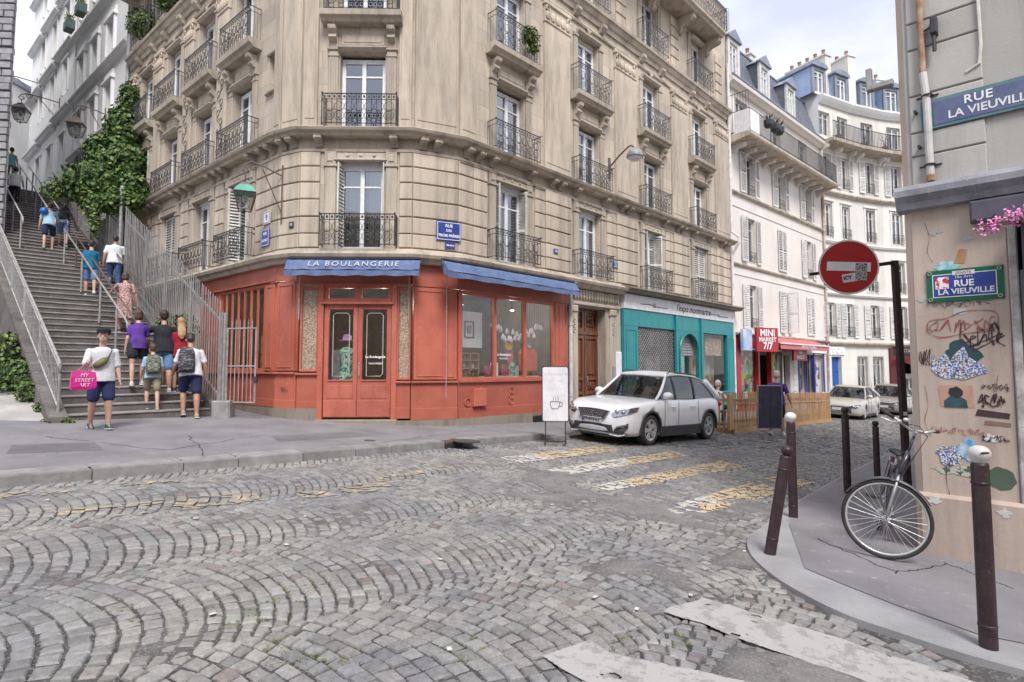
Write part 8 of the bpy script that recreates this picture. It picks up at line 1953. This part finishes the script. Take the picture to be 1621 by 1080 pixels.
 if suv:
  mb=MB();e=[(nose_pt(y,z)+.035,y,z)for y,z in G];mb.tube(e,.011,5,closed=True);put('grille_frame',mb.mesh('grille_frame',M['chrome']),gl,X)
  for r_ in range(5):
   z=zt-.11-r_*.038;w_=.38-r_*.03
   for c in range(int(2*w_/.055)):y=-w_+.0275+c*.055;put('grille_stud',cached('gs',lambda:MB().box(-.004,.006,-.014,.014,-.009,.009).mesh('stud',M['chrome'])),gl,X@T((nose_pt(y,z)+.032,y,z)))
  mb=MB();mb.smooth=True;cx=nose_pt(0,zt-.17)+.045;mb.tube([(cx,-.03,zt-.22),(cx,-.01,zt-.17),(cx,.02,zt-.13),(cx,.045,zt-.12)],[.012,.018,.014,.006],6);mb.tube([(cx,-.01,zt-.17),(cx,.04,zt-.17)],.008,5);mb.tube([(cx,.0,zt-.2),(cx,.035,zt-.225)],.009,5);put('badge',mb.mesh('badge',M['chrome']),gl,X)
 for sy in(-1,1):
  hlp=[(sy*.47,zt-.13),(sy*.62,zt-.06),(sy*.80,zt-.01),(sy*.893,zt+.02),(sy*.885,zt-.06),(sy*.82,zt-.12),(sy*.66,zt-.18),(sy*.52,zt-.21)]
  if not suv:hlp=[(sy*.42,zt-.10),(sy*.6,zt-.03),(sy*.80,zt+.02),(sy*.84,zt-.05),(sy*.76,zt-.15),(sy*.5,zt-.19)]
  hh=patch('headlight',hlp if sy>0 else hlp[::-1],'chrome',.008)
  hh.data.materials[0]=M['lamp_inner']
  mb=MB();f=[(nose_pt(y,z)+.026,y*1.01,z)for y,z in densify(hlp if sy>0 else hlp[::-1])];mb.add(f,[tuple(range(len(f)))]);put('lens',mb.mesh('lens',M['lampcl']),hh,X)
  mb=MB();mb.smooth=True
  for k_ in(.58,.70):y=sy*k_;z=zt-.10;mb.lathe([(.045,0),(.05,.02),(.04,.025)],(nose_pt(y,z)+.01,y,z),axis='x',n=14)
  put('reflector',mb.mesh('reflector',M['chrome']),hh,X)
  if suv:
   fg=[(sy*.56,.36),(sy*.80,.50),(sy*.80,.40),(sy*.70,.26),(sy*.52,.28)];patch('fog_recess',fg if sy<0 else fg[::-1],'clad',.006)
   mb=MB();y,z=sy*.72,.43;mb.tube([(nose_pt(.6,.4)+.03,sy*.6,.405),(nose_pt(.78,.47)+.03,sy*.78,.465)],.022,6);put('fog_lamp',mb.mesh('fog_lamp',M['chrome']),th,X)
   mb=MB();mb.tube([(nose_pt(.42,.2)+.02,sy*.42,.235),(nose_pt(.62,.2)+.04,sy*.62,.215),(nose_pt(.74,.2)+.03,sy*.74,.25)],.016,6);put('chin_trim',mb.mesh('chin_trim',M[paint]),th,X)
  tl=MB();tl.smooth=True;tl.ell((-hl+.10,sy*(hw-.22),interp(belt,-hl+.2)-.12),(.08,.16,.08),10,6);put('tail_light',tl.mesh('tail_light',M['redlens']),th,X)
 patch('lower_intake',[(-.50,.46 if not suv else .44),(-.52,.27),(.52,.27),(.50,.46 if not suv else .44)],'clad',.006)
 if suv:patch('bumper_skirt',[(-.80,.25),(-.6,.19),(.6,.19),(.80,.25),(.62,.27),(-.62,.27)],'clad',.016)
 pz=.52 if suv else .44;pl=patch('number_plate',[(-.26,pz-.055),(.26,pz-.055),(.26,pz+.055),(-.26,pz+.055)],'plate_w',.02)
 if plate:put('lettering',text_mesh(plate,.105,M['ink'],.001,bold=.001),pl,X@T((nose_pt(0,pz)+.034,0,pz))@RZ(R_(90))@UPX)
 for q in(-.24,):put('plate_band',MB().box(nose_pt(0,pz)+.032,nose_pt(0,pz)+.034,q-.02,q+.02,pz-.054,pz+.054).mesh('band',M['enamel_blue']),pl,X)
 mb=MB();mb.tube([(x0+.12,-.5,bz(x0)+.03),(x0-.12,.0,bz(x0)+.16)],.008,4);mb.tube([(x0+.12,.15,bz(x0)+.03),(x0-.08,.6,bz(x0)+.12)],.008,4);put('wiper',mb.mesh('wiper',M['iron']),th,X)
 if suv:
  for sy in(-1,1):mb=MB();mb.tube([(x1-.1,sy*wtop*.95,rz(x1-.1)+.0),(x1-.2,sy*wtop*.95,rz(x1-.2)+.035),(x2+.3,sy*wtop*.93,rz(x2+.3)+.03),(x2+.2,sy*wtop*.93,rz(x2+.2))],.014,6);put('roof_rail',mb.mesh('roof_rail',M['clad']),th,X)
 return th
M['lamp_inner']=pm('headlight_housing',(.30,.31,.33),(.10,.10,.11),16,.25,.1,metal=.6)
def carpos(wf,wrr,sy,hw,wx):
 """matrix from pixel positions of the two visible wheel contact points (front, rear), seen side sy"""
 a=gp(*wf,0);b=gp(*wrr,0);d=Vector((a.x-b.x,a.y-b.y,0)).normalized();left=Vector((-d.y,d.x,0));mid=(Vector((a.x,a.y,0))+Vector((b.x,b.y,0)))/2
 side=left*sy;c=mid-side*(hw-.13)-d*((wx[0]+wx[1])/2);n=Vector((.055,-.012,1)).normalized();d3=(d-n*d.dot(n)).normalized();l3=n.cross(d3)
 z=gz(c.x,c.y);return Matrix(((d3.x,l3.x,n.x,c.x),(d3.y,l3.y,n.y,c.y),(d3.z,l3.z,n.z,z),(0,0,0,1)))
wx=(1.30,-1.375)
X=carpos((1013,706),(1122,694),1,.92,wx)
car('white compact SUV parked at the kerb in front of the carved door',X,4.45,1.84,1.62,'cp_white',[(-2.23,.86),(-2.1,.98),(-1.6,1.03),(-.5,.99),(.75,.985),(1.05,.98),(1.7,.92),(2.1,.84),(2.23,.74)],[(-2.0,1.34),(-1.5,1.50),(-1.0,1.585),(-.2,1.62),(.3,1.58),(.9,1.45)],(1.04,.34,-1.50,-2.04),wx,.34,0,True,'ET-290-LL')
wx2=(1.42,-1.30)
SED=dict(belt=[(-2.35,.80),(-2.1,.95),(-1.6,1.0),(-.5,.93),(.8,.90),(1.3,.86),(2.0,.74),(2.35,.62)],roofz=[(-1.6,1.30),(-1.0,1.42),(-.2,1.46),(.3,1.42),(.8,1.3)])
X=carpos((1357,666),(1391,660),1,.9,wx2);
car('pale champagne sedan parked first behind the picket terrace',X,4.7,1.80,1.46,'cp_silver',SED['belt'],SED['roofz'],(1.15,.30,-1.25,-2.0),wx2,.32,0,False,None,'cars parked along the curved street')
X2=carpos((1418,660),(1448,654),1,.88,wx2)
car('darker grey people carrier parked second behind the terrace',X2,4.5,1.80,1.62,'cp_grey',[(-2.25,.9),(-1.9,1.02),(-.5,.99),(.8,.96),(1.3,.92),(2.0,.80),(2.25,.68)],[(-1.9,1.45),(-1.2,1.58),(-.2,1.62),(.4,1.56),(1.0,1.4)],(1.30,.45,-1.75,-2.1),wx2,.32,0,False,None,'cars parked along the curved street')
X3=T((FC3.pt(1.8,6.3)[0],FC3.pt(1.8,6.3)[1],0));q=FC3.pt(2.6,5.6);X3=T((q[0],q[1],gz(q[0],q[1])))@RZ(R_(200))
car('small silver grey car parked third beyond the people carrier',X3,4.1,1.75,1.5,'cp_grey2',[(-2.05,.85),(-1.7,.98),(-.5,.95),(.8,.92),(1.2,.88),(1.8,.76),(2.05,.64)],[(-1.7,1.35),(-1.0,1.46),(-.2,1.5),(.4,1.44),(.9,1.3)],(1.15,.35,-1.5,-1.9),(1.25,-1.22),.31,0,False,None,'cars parked along the curved street')
# ================================================================== street furniture
def bollard(label,px,py,h,ball,group='bollards on the right pavement',tilt=None,off=.05,name='bollard'):
 p=gp(px,py,off);X=T((p.x,p.y,gz(p.x,p.y)+off-.01))
 if tilt:X=X@Matrix.Rotation(tilt[0],4,Vector((math.cos(tilt[1]),math.sin(tilt[1]),0)))
 th=thing(name,label,'bollard',X=X,group=group);r=.050
 mb=MB();mb.smooth=True;mb.lathe([(r,-.15),(r,.0),(r*.99,h*.5),(r*.97,h-.10),(r*.9,h-.085)],n=24);put('post',mb.mesh('post',M['bollard']),th,X)
 if ball=='white':
  mb=MB();mb.smooth=True;mb.lathe([(.034,h-.095),(.036,h-.075),(.050,h-.06),(.062,h-.035),(.062,h-.015),(.050,h+.008),(.025,h+.022),(.002,h+.025)],n=24);put('cap',mb.mesh('cap',M['old_white']),th,X)
 else:
  mb=MB();mb.smooth=True;mb.lathe([(.030,h-.09),(.028,h-.08),(.040,h-.07),(.050,h-.045),(.052,h-.03),(.045,h-.008),(.02,h+.008),(.002,h+.01)],n=20);put('cap',mb.mesh('cap',M['bollard']),th,X)
 for z in(.12,h-.22):put('band',MB().lathe([(r*1.0,z),(r*1.05,z+.004),(r*1.05,z+.014),(r*1.0,z+.018)],n=24).mesh('band',M['bollard']),th,X)
 return th,X
b_,XB_=bollard('tall near bollard with a scratched white ball top in front of the beige pillar',1565,1021,1.22,'white')
mb=MB();mb.smooth=True;P_=[(XB_@Vector((0,0,1.195)))];c=Vector((.0,-.062,1.20));mb.ell((-.01,-.060,1.205),(.030,.006,.007),10,6);put('black_mark',mb.mesh('mark',M['ink']),b_,XB_)
bollard('tall bollard with a white ball top behind the leaning one',1256,817,1.18,'white')
bollard('short leaning bollard with a dark ball top at the pavement corner',1219,874,.98,'dark',tilt=(R_(11),R_(90)))
bollard('tall dark bollard with stickers left of the bicycle wheel',1342,780,1.22,'dark')
bollard('short dark bollard right behind the bicycle front wheel',1389,756,.95,'dark')
# no entry sign on its brown post
p=gp(1437,772,.05);X=T((p.x,p.y,gz(p.x,p.y)+.04));ns=thing('no_entry_sign','red round no entry sign hung on a tall brown leaning post','traffic sign',X=X)
tipd=at_px(1416,413,p.y+.02);tv=Vector(tipd)-X.translation
mb=MB();a_=tv.normalized();mb.X=Matrix.Identity(4);sq_=lambda c,w:[(c[0]+x*w,c[1]+y*w,c[2])for x,y in((-1,-1),(1,-1),(1,1),(-1,1))]
mb.loft([sq_((0,0,-.2),.042),sq_((0,0,.02),.042),sq_(tuple(tv),.040)]);put('post',mb.mesh('post',M['bollard']),ns,X)
mb=MB();ex=Vector(at_px(1285,434,p.y))-X.translation;hx=Vector((tv.x,tv.y,ex.z+.06));tq=Vector(tv)-Vector((0,0,.02))
mb.loft([[(tq.x,tq.y-.03,tq.z-.035),(tq.x,tq.y+.03,tq.z-.035),(tq.x,tq.y+.03,tq.z+.02),(tq.x,tq.y-.03,tq.z+.02)],[(ex.x,ex.y+.03,ex.z-.02),(ex.x,ex.y+.08,ex.z-.02),(ex.x,ex.y+.08,ex.z+.025),(ex.x,ex.y+.03,ex.z+.025)]]);put('arm',mb.mesh('arm',M['bollard']),ns,X)
dc=Vector(at_px(1343,423,p.y-.12));rad=43.5/920*(p.y*.995);DX=T(dc)@RZ(R_(-14));s0=rad
mb=MB();mb.lathe([(s0,-.008),(s0*1.005,0),(s0,.008)],axis='y',n=48);dk=put('disc',mb.mesh('disc',M['pale_metal']),ns,DX)
M['sign_red']=pm('sign_red',(.42,.018,.02),(.36,.018,.02),5,.4,.03)
mb=MB();mb.lathe([(s0*.945,-.013),(s0*.95,-.007)],axis='y',n=48);put('red_face',mb.mesh('red_face',M['sign_red']),dk,DX);put('white_ring',MB().lathe([(s0*.985,-.0105),(s0*.985,-.006)],axis='y',n=48).mesh('ring',M['white_ink']),dk,DX)
mb=MB();mb.box(-s0*.72,s0*.72,-.016,-.013,-s0*.15,s0*.18);put('white_bar',mb.mesh('bar',M['white_ink']),dk,DX@RY(R_(4)))
mb=MB();mb.box(-s0*.28,s0*.28,-.019,-.0165,-s0*.55,-s0*.24);st_=put('sticker',mb.mesh('sticker',M['sign_white']),dk,DX@T((0.0,0,0))@RY(R_(-8)));put('lettering',text_mesh('ICY',.075,M['ink'],.0006,bold=.004),dk,DX@T((-.05*s0,-.0195,-s0*.40))@RY(R_(-8))@UPX)
mb=MB();mb.box(s0*.22,s0*.60,-.0205,-.0195,-s0*.5,s0*.15);put('sticker',mb.mesh('sticker',pm('scrawled_sticker',(.45,.45,.46),(.06,.06,.07),40,.6,0,lo=.5,hi=.54)),dk,DX@RY(R_(3)))
for z_ in(.55,1.15):mb=MB();mb.box(-.03,.03,-.0445,-.042,-.03,.03);put('sticker',mb.mesh('sticker',M['curtain']),ns,X@T((tv*(z_/tv.z))))
def bicycle():
 c=gp(1385,881,.05)
 Yb=c.y;hubF=Vector(at_px(1386,818,Yb));g=gz(hubF.x,hubF.y)+.05;r=hubF.z-g
 wd=Vector((.82,-.57,0)).normalized();fd=Vector((.54,.84,0)).normalized()
 X=T((hubF.x,hubF.y,g))@Matrix.Rotation(R_(13),4,fd);bk=thing('bicycle','black city bicycle with its front wheel turned, locked to the no entry post','bicycle',X=X);H0=Vector((0,0,r));rr_=.335
 def wheel_(name,c,d,r):
  up=(Vector((0,0,1))+Vector((.0,.0,0))).normalized();wh=put(name,None,bk,X);ax=d.cross(up).normalized();N=48
  ring=lambda q:[c+d*q*math.cos(6.2832*k/N)+up*q*math.sin(6.2832*k/N)for k in range(N)]
  mb=MB();mb.smooth=True;mb.tube(ring(r-.018),.018,8,closed=True);put('tyre',mb.mesh('tyre',M['tyre']),wh,X)
  mb=MB();mb.smooth=True;mb.tube(ring(r-.040),.011,8,closed=True);put('rim',mb.mesh('rim',M['alu']),wh,X)
  for k in range(32):
   a=6.2832*k/32;b=a+(.5 if k%4<2 else-.5);s=ax*(.028 if k%2 else-.028)
   p0=c+s+(d*math.cos(b)+up*math.sin(b))*.022;p1=c+(d*math.cos(a)+up*math.sin(a))*(r-.045);put('spoke',MB().tube([p0,p1],.0016,3).mesh('spoke',M['alu']),wh,X)
  mb=MB();mb.smooth=True;mb.tube([c-ax*.05,c-ax*.03,c+ax*.03,c+ax*.05],[.012,.024,.024,.012],10);mb.tube([c-ax*.065,c+ax*.065],.006,6);put('hub',mb.mesh('hub',M['alu']),wh,X);return ax
 M['alu']=pm('bright_aluminium',(.62,.61,.60),(.5,.49,.48),12,.3,.05,metal=.5);M['frame_b']=pm('black_frame_enamel',(.03,.032,.045),(.05,.05,.06),14,.3,.08,coat=.5);M['fork']=pm('silver_fork',(.45,.45,.46),(.3,.3,.32),9,.35,.05,metal=.5)
 sc=r/rr_;ax=wheel_('front_wheel',H0,wd,r)
 crown=H0-wd*-.05+Vector((0,0,r+.045))+fd*.02;crown=H0+Vector((.035,.02,r+.05));head=crown+Vector((.055,.03,.22))*sc;stem=head+Vector((.03,.02,.13))*sc
 for s in(-1,1):
  mb=MB();mb.smooth=True;mb.tube([H0+ax*.055*s,H0+ax*.05*s+Vector((.004,.0,.12)),H0+ax*.045*s+Vector((.02,.01,.25)),crown+ax*.035*s],[.008,.010,.012,.013],8);put('fork_blade',mb.mesh('fork_blade',M['fork']),bk,X)
 mb=MB();mb.smooth=True;mb.tube([crown-ax*.04,crown+ax*.04],.017,8);mb.tube([crown,head],.017,10);mb.tube([head,stem],.012,8);put('head_tube',mb.mesh('head_tube',M['frame_b']),bk,X)
 mb=MB();mb.smooth=True;mb.tube([stem,stem+Vector((.0,0,.03)),stem+fd*-.06+Vector((0.02,0,.05))],.015,8);put('stem',mb.mesh('stem',M['alu']),bk,X)
 bar=stem+fd*-.04+Vector((.02,0,.055));bl=Vector((-.80,.20,0)).normalized()
 mb=MB();mb.smooth=True;hL=bar+bl*.17+Vector((0,0,.06));eL=bar+bl*.30+Vector((0,.05,.125));hR=bar-bl*.12+Vector((0,0,.03));eR=bar-bl*.17+fd*.16+Vector((0,0,.02));mb.tube([eL,hL,bar+bl*.06,bar-bl*.06,hR,eR],.0115,8);put('handlebar',mb.mesh('handlebar',M['alu']),bk,X)
 for a,b_ in((eL,hL),(eR,hR)):mb=MB();mb.smooth=True;mb.tube([a+(a-b_).normalized()*.01,a.lerp(b_,.75)],.0165,8);put('grip',mb.mesh('grip',M['tyre']),bk,X)
 mb=MB();mb.smooth=True;mb.tube([hL+Vector((0,-.02,-.01)),hL+bl*.08+Vector((0,-.04,-.02)),hL+bl*.17+Vector((0,-.04,.0))],.007,6);mb.tube([hL+Vector((.01,-.01,0)),hL+Vector((-.02,-.025,-.005))],.016,6);put('brake_lever',mb.mesh('brake_lever',M['alu']),bk,X)
 mb=MB();mb.smooth=True;mb.ell(tuple(hL+Vector((.06,-.01,.02))),(.028,.022,.02),10,6);put('bell',mb.mesh('bell',M['alu']),bk,X)
 for q in(0,1):
  mb=MB();p0=hL+Vector((.02,-.02,-.01));mb.tube([p0,p0+Vector((.12,-.06,-.0-.05*q)),p0+Vector((.24,-.03,-.08)),p0+Vector((.22,.0,-.20)),crown+Vector((.04,0,.08-.05*q)),crown+Vector((.0,-.02,-.05))],.0035,5);put('cable',mb.mesh('cable',M['iron']),bk,X)
  # frame
 bb=H0+fd*.60+Vector((0,0,-.06));rear=H0+fd*1.05;seatc=bb+fd*.16+Vector((0,0,.46));lug=head-Vector((0,0,.02))
 for a,b_,w in((crown+(head-crown)*.25,bb,.018),(lug,seatc-Vector((0,0,.06)),.015),(bb,seatc,.015)):mb=MB();mb.smooth=True;mb.tube([a,b_],w,8);put('frame_tube',mb.mesh('frame_tube',M['frame_b']),bk,X)
 side=fd.cross(Vector((0,0,1))).normalized()
 for s in(-1,1):
  for a in(bb,seatc):mb=MB();mb.tube([a,rear+side*.05*s],.009,6);put('stay',mb.mesh('stay',M['frame_b']),bk,X)
 wheel_('rear_wheel',rear,fd,r)
 mb=MB();mb.smooth=True;st=seatc+(seatc-bb).normalized()*.10;mb.tube([seatc,st],.012,8);put('seat_post',mb.mesh('seat_post',M['alu']),bk,X)
 mb=MB();mb.smooth=True
 def sr(t,w,h):c=st+fd*(t)+Vector((0,0,.03));return[tuple(c+side*w*math.cos(a)+Vector((0,0,h*math.sin(a))))for a in[6.2832*k/10 for k in range(10)]]
 mb.loft([sr(-.17,.012,.012),sr(-.13,.022,.02),sr(-.03,.035,.025),sr(.05,.075,.03),(sr(.10,.085,.03)),sr(.13,.06,.015)]);put('saddle',mb.mesh('saddle',M['tyre']),bk,X)
 # mudguards
 def guard(c,d,r_,a0,a1,flap=False):
  up=Vector((0,0,1));ax_=d.cross(up).normalized();mb=MB();mb.smooth=True;N=20
  for k in range(N):
   t0,t1=a0+(a1-a0)*k/N,a0+(a1-a0)*(k+1)/N
   for s0,s1,h0,h1 in((-.026,-.014,-.012,0),(-.014,.014,0,0),(.014,.026,0,-.012)):
    q=lambda t,s,h:c+d*(r_+h)*math.cos(t)+up*(r_+h)*math.sin(t)+ax_*s
    mb.quad(q(t0,s0,h0),q(t1,s0,h0),q(t1,s1,h1),q(t0,s1,h1))
  if flap:
   q=lambda s,o,z:c+d*((r_+o)*math.cos(a1))+up*(r_*math.sin(a1)+z)+ax_*s
   mb.quad(q(-.026,0,0),q(.026,0,0),q(.04,.05,-.08),q(-.04,.05,-.08))
  return mb.mesh('mudguard',M['frame_b'])
 put('mudguard',guard(H0,wd,r+.018,R_(38),R_(158),True),bk,X);put('mudguard',guard(rear,fd,r+.018,R_(0),R_(170)),bk,X)
 mb=MB();mb.smooth=True;mb.tube([bb-side*.07,bb+side*.07],.02,8);mb.X=Matrix.Identity(4)
 n_=side;ring=[bb+side*.05+(fd*math.cos(a)+Vector((0,0,1))*math.sin(a))*.085 for a in[6.2832*k/24 for k in range(24)]];mb.tube(ring,.006,5,closed=True)
 for k in range(5):a=6.2832*k/5;mb.tube([bb+side*.05,bb+side*.05+(fd*math.cos(a)+Vector((0,0,math.sin(a))))*.085],.006,4)
 put('chainring',mb.mesh('chainring',M['fork']),bk,X)
 for s in(-1,1):
  e=bb+side*.08*s+(fd*.6*s+Vector((0,0,-.8*s)))*.17;mb=MB();mb.tube([bb+side*.07*s,e],.009,6);mb.box(0,0,0,0,0,0)if False else None;put('crank',mb.mesh('crank',M['fork']),bk,X)
  mb=MB();mb.X=T(e+side*.05*s);mb.bev(-.045,.045,-.04,.04,-.012,.012,.004);put('pedal',mb.mesh('pedal',M['tyre']),bk,X)
 mb=MB();mb.tube([bb+side*.05+Vector((0,0,.085)),rear+side*.05+Vector((0,0,.035))],.004,4);mb.tube([bb+side*.05-Vector((0,0,.085)),rear+side*.05-Vector((0,0,.035))],.004,4);put('chain',mb.mesh('chain',M['brake']),bk,X)
 # rack, lamp and reflector
 ra=rear+Vector((0,0,r+.06));mb=MB()
 for s in(-.05,.05):mb.tube([ra-fd*.20+side*s,ra+fd*.18+side*s],.006,5);mb.tube([ra+fd*.05+side*s,rear+side*s*1.2],.005,5)
 for k in range(4):mb.tube([ra+fd*(-.2+.12*k)-side*.05,ra+fd*(-.2+.12*k)+side*.05],.005,4)
 put('rack',mb.mesh('rack',M['frame_b']),bk,X)
 mb=MB();mb.smooth=True;mb.ell(tuple(ra+fd*.20-Vector((0,0,.03))),(.03,.03,.03),8,6);put('rear_reflector',mb.mesh('reflector',M['redlens']),bk,X)
 mb=MB();mb.smooth=True;q=crown+Vector((.10,-.06,-.03));mb.ell(tuple(bb.lerp(seatc,.55)+Vector((-.03,-.06,.05))),(.03,.02,.025),10,6);put('lamp',mb.mesh('lamp',pm('yellow_reflector',(.6,.55,.05))),bk,X)
 mb=MB();mb.tube([bb.lerp(seatc,.5),bb.lerp(seatc,.5)+fd*.25+Vector((0,0,-.1)),rear+Vector((0,0,.2))],.012,6);put('lock',mb.mesh('lock',M['tyre']),bk,X)
 mb=MB();mb.tube([bb+fd*.05,Vector((bb.x,bb.y,0))+fd*.12+side*-.12],.007,6);put('kickstand',mb.mesh('kickstand',M['fork']),bk,X)
bicycle()
p=gp(866,700,.05);q=gp(897,697,.05);X=T((p.x,p.y,gz(p.x,p.y)+.05));
bz0=at_px(858,668,p.y);bz1=at_px(900,580,p.y);w_=bz1[0]-bz0[0];mbx_=T(((bz0[0]+bz1[0])/2,p.y,0))@RZ(R_(-4));zb,zt_=bz0[2],bz1[2]
sb_=thing('menu_board','white menu board with a drawn coffee cup on a black stand','sign',X=mbx_@T((0,0,gz(p.x,p.y)+.05)))
def rrect(w,z0,z1,r,n=6):
 out=[]
 for cx,cz,a0 in((w/2-r,z1-r,0),(-w/2+r,z1-r,90),(-w/2+r,z0+r,180),(w/2-r,z0+r,270)):
  out+=[(cx+r*math.cos(R_(a0+90*k/n)),cz+r*math.sin(R_(a0+90*k/n)))for k in range(n+1)]
 return out
put('frame',MB().prism(rrect(w_,zb,zt_,.05)[::-1],'y',-.012,.03).mesh('frame',M['iron']),sb_,mbx_)
fc=put('face',MB().prism(rrect(w_-.035,zb+.018,zt_-.018,.04)[::-1],'y',-.018,-.01).mesh('face',M['sign_white']),sb_,mbx_)
M['pale_ink']=pm('faint_grey_writing',(.50,.48,.50),(.62,.55,.57),9,.6,0)
for k,(tx,sz)in enumerate((('La Boulangerie',.085),('CAFÉ    THÉ',.06),('GÂTEAUX  JUS',.06),('LATTE  MATCHA',.055),('BRUNCH',.06))):put('lettering',text_mesh(tx,sz,M['pale_ink'],.0006),fc,mbx_@T((0,-.0185,zt_-.16-k*.15))@UPX)
mb=MB();cz=zb+.36;mb.tube([(-.10,-.020,cz+.06),(-.11,-.020,cz),(-.07,-.020,cz-.09),(.05,-.020,cz-.09),(.09,-.020,cz),(.08,-.020,cz+.06)],.006,4,closed=True);mb.tube([(.09,-.020,cz+.05),(.14,-.020,cz+.04),(.14,-.020,cz-.03),(.08,-.02,cz-.05)],.006,4)
for a in(-.05,.0,.05):mb.tube([(a,-.020,cz+.08),(a+.012,-.020,cz+.12),(a,-.020,cz+.16)],.004,4)
put('cup_drawing',mb.mesh('cup',M['ink']),fc,mbx_)
gzz=gz(p.x,p.y)+.05
for s in(-1,1):put('leg',MB().tube([(s*(w_/2-.07),.01,zb+.01),(s*(w_/2-.07),.01,gzz+.02)],.012,6).mesh('leg',M['iron']),sb_,mbx_)
mb=MB()
for s in(-1,1):mb.box(s*(w_/2-.07)-.02,s*(w_/2-.07)+.02,-.25,.25,gzz,gzz+.02)
mb.box(-w_/2+.07,w_/2-.07,-.02,.02,gzz+.0,gzz+.022);put('foot',mb.mesh('foot',M['iron']),sb_,mbx_)
a0=gp(1160,686,0);a1=gp(1314,668,0);TF=Fac(a0.x,a0.y,a1.x-a0.x,a1.y-a0.y);TL=math.hypot(a1.x-a0.x,a1.y-a0.y)
tr=thing('terrace','low wooden terrace fenced with raw pine pickets in the parking lane','terrace',(a0.x,a0.y,gz(a0.x,a0.y)))
def gsl(s,t):x,y=TF.pt(s,t);return gz(x,y)
nsl=int(TL/.105);
for k in range(nsl+1):
 s=k*TL/nsl;h=1.02+rnd.uniform(-.015,.02);put('picket',cached(('tp',k%5),lambda:MB().prism([(-.024,0),(.024,0),(.024,h-.03),(.0,h),(-.024,h-.03)],'y',-.007,.007).mesh('picket',M['fence_wood'])),tr,TF.X@T((s,-.02,gsl(s,0)+.14))@RY(rnd.uniform(-.012,.012)))
mb=MB();n=12
for z0,z1,y0,y1 in((.0,.13,-.06,.08),(.28,.36,-.005,.03),(.88,.96,-.005,.03),(.80,.84,-.045,-.03)):
 g0,g1=gsl(0,0),gsl(TL,0);mb.add([(0,y0,g0+z0),(TL,y0,g1+z0),(TL,y1,g1+z0),(0,y1,g0+z0),(0,y0,g0+z1),(TL,y0,g1+z1),(TL,y1,g1+z1),(0,y1,g0+z1)],[(0,3,2,1),(4,5,6,7),(0,1,5,4),(1,2,6,5),(2,3,7,6),(3,0,4,7)])
put('rail',mb.mesh('rail',M['fence_wood']),tr,TF.X)
# short return towards the kerb at the near end, with its corner board
RT=1.9
for k in range(16):t=k*RT/15;put('picket',cached(('tp',k%5),None),tr,TF.X@T((0,t,gsl(0,-t)+.14))@RZ(R_(90)))
mb=MB();mb.box(-.02,.02,0,RT,gsl(0,0)+.88,gsl(0,0)+.96);mb.box(-.03,.03,0,RT,gsl(0,0),gsl(0,0)+.13);put('rail',mb.mesh('rail',M['fence_wood']),tr,TF.X)
put('corner_board',MB().bev(-.28,-.02,-.05,.02,gsl(0,0)+.1,gsl(0,0)+1.1,.01).mesh('corner_board',M['fence_wood']),tr,TF.X)
mb=MB();mb.add([(0,0,gsl(0,0)+.10),(TL,0,gsl(TL,0)+.10),(TL,RT,gsl(TL,-RT)+.10),(0,RT,gsl(0,-RT)+.10)],[(0,1,2,3)]);put('deck',mb.mesh('deck',M['stone_dark']),tr,TF.X)
for k,(s,t,lb)in enumerate(((1.2,1.0,'small round cafe table near the front of the terrace'),(3.4,1.0,'small round cafe table in the middle of the terrace'),(5.6,1.0,'small round cafe table at the far end of the terrace'))):
 X=TF.X@T((s,t,gsl(s,-t)+.1));tb=thing('cafe_table',lb,'table',X=X,group='cafe tables on the terrace');put('table_top',MB().lathe([(.32,.72),(.33,.735),(.32,.75)],n=20).mesh('top',M['sign_white']),tb,X);put('pedestal',MB().lathe([(.2,0),(.19,.02),(.025,.04),(.025,.72)],n=12).mesh('pedestal',M['iron']),tb,X)
simple('jug','white jug standing on the middle cafe table','jug',MB().lathe([(.06,0),(.08,.08),(.05,.18),(.065,.24)],n=14),'sign_white',TF.X@T((3.4,1.0,gsl(3.4,-1)+.852)))
# scooter parked past the last car
# graffiti tag on the red shop and small litter
scr=MB();pts=[(0,.0),(.09,.01),(.045,.01),(.05,-.07),(.03,-.08)];scr.tube([(a,0,b)for a,b in pts],.006,4);scr.tube([(.07,0,-.06),(.09,0,-.02),(.11,0,-.06)],.006,4);scr.tube([(.12,0,-.07),(.13,0,0),(.17,0,-.01),(.14,0,-.035),(.18,0,-.07)],.006,4);scr.tube([(.2,0,-.05),(.23,0,-.06)],.006,4)
simple('graffiti','small black tag scrawled on the red panel left of the door','graffiti',scr,'ink',FBL.at(.22,.085,1.24))
lr=random.Random(31);lm_=MB().prism([(-.02,-.012),(.02,-.015),(.025,.012),(-.015,.014)],'z',0,.003).mesh('litter',M['old_white'])
for k in range(14):
 px,py=lr.uniform(60,1250),lr.uniform(760,1040);p=gp(px,py,.012)
 if inpoly(p.x,p.y,se_poly):continue
 o=put('paper_scrap',lm_,None,T((p.x,p.y,gz(p.x,p.y)+.013))@RZ(lr.uniform(0,6)));tag(o,'tiny pale scrap of paper lying on the cobbles','litter','paper scraps on the cobbles')
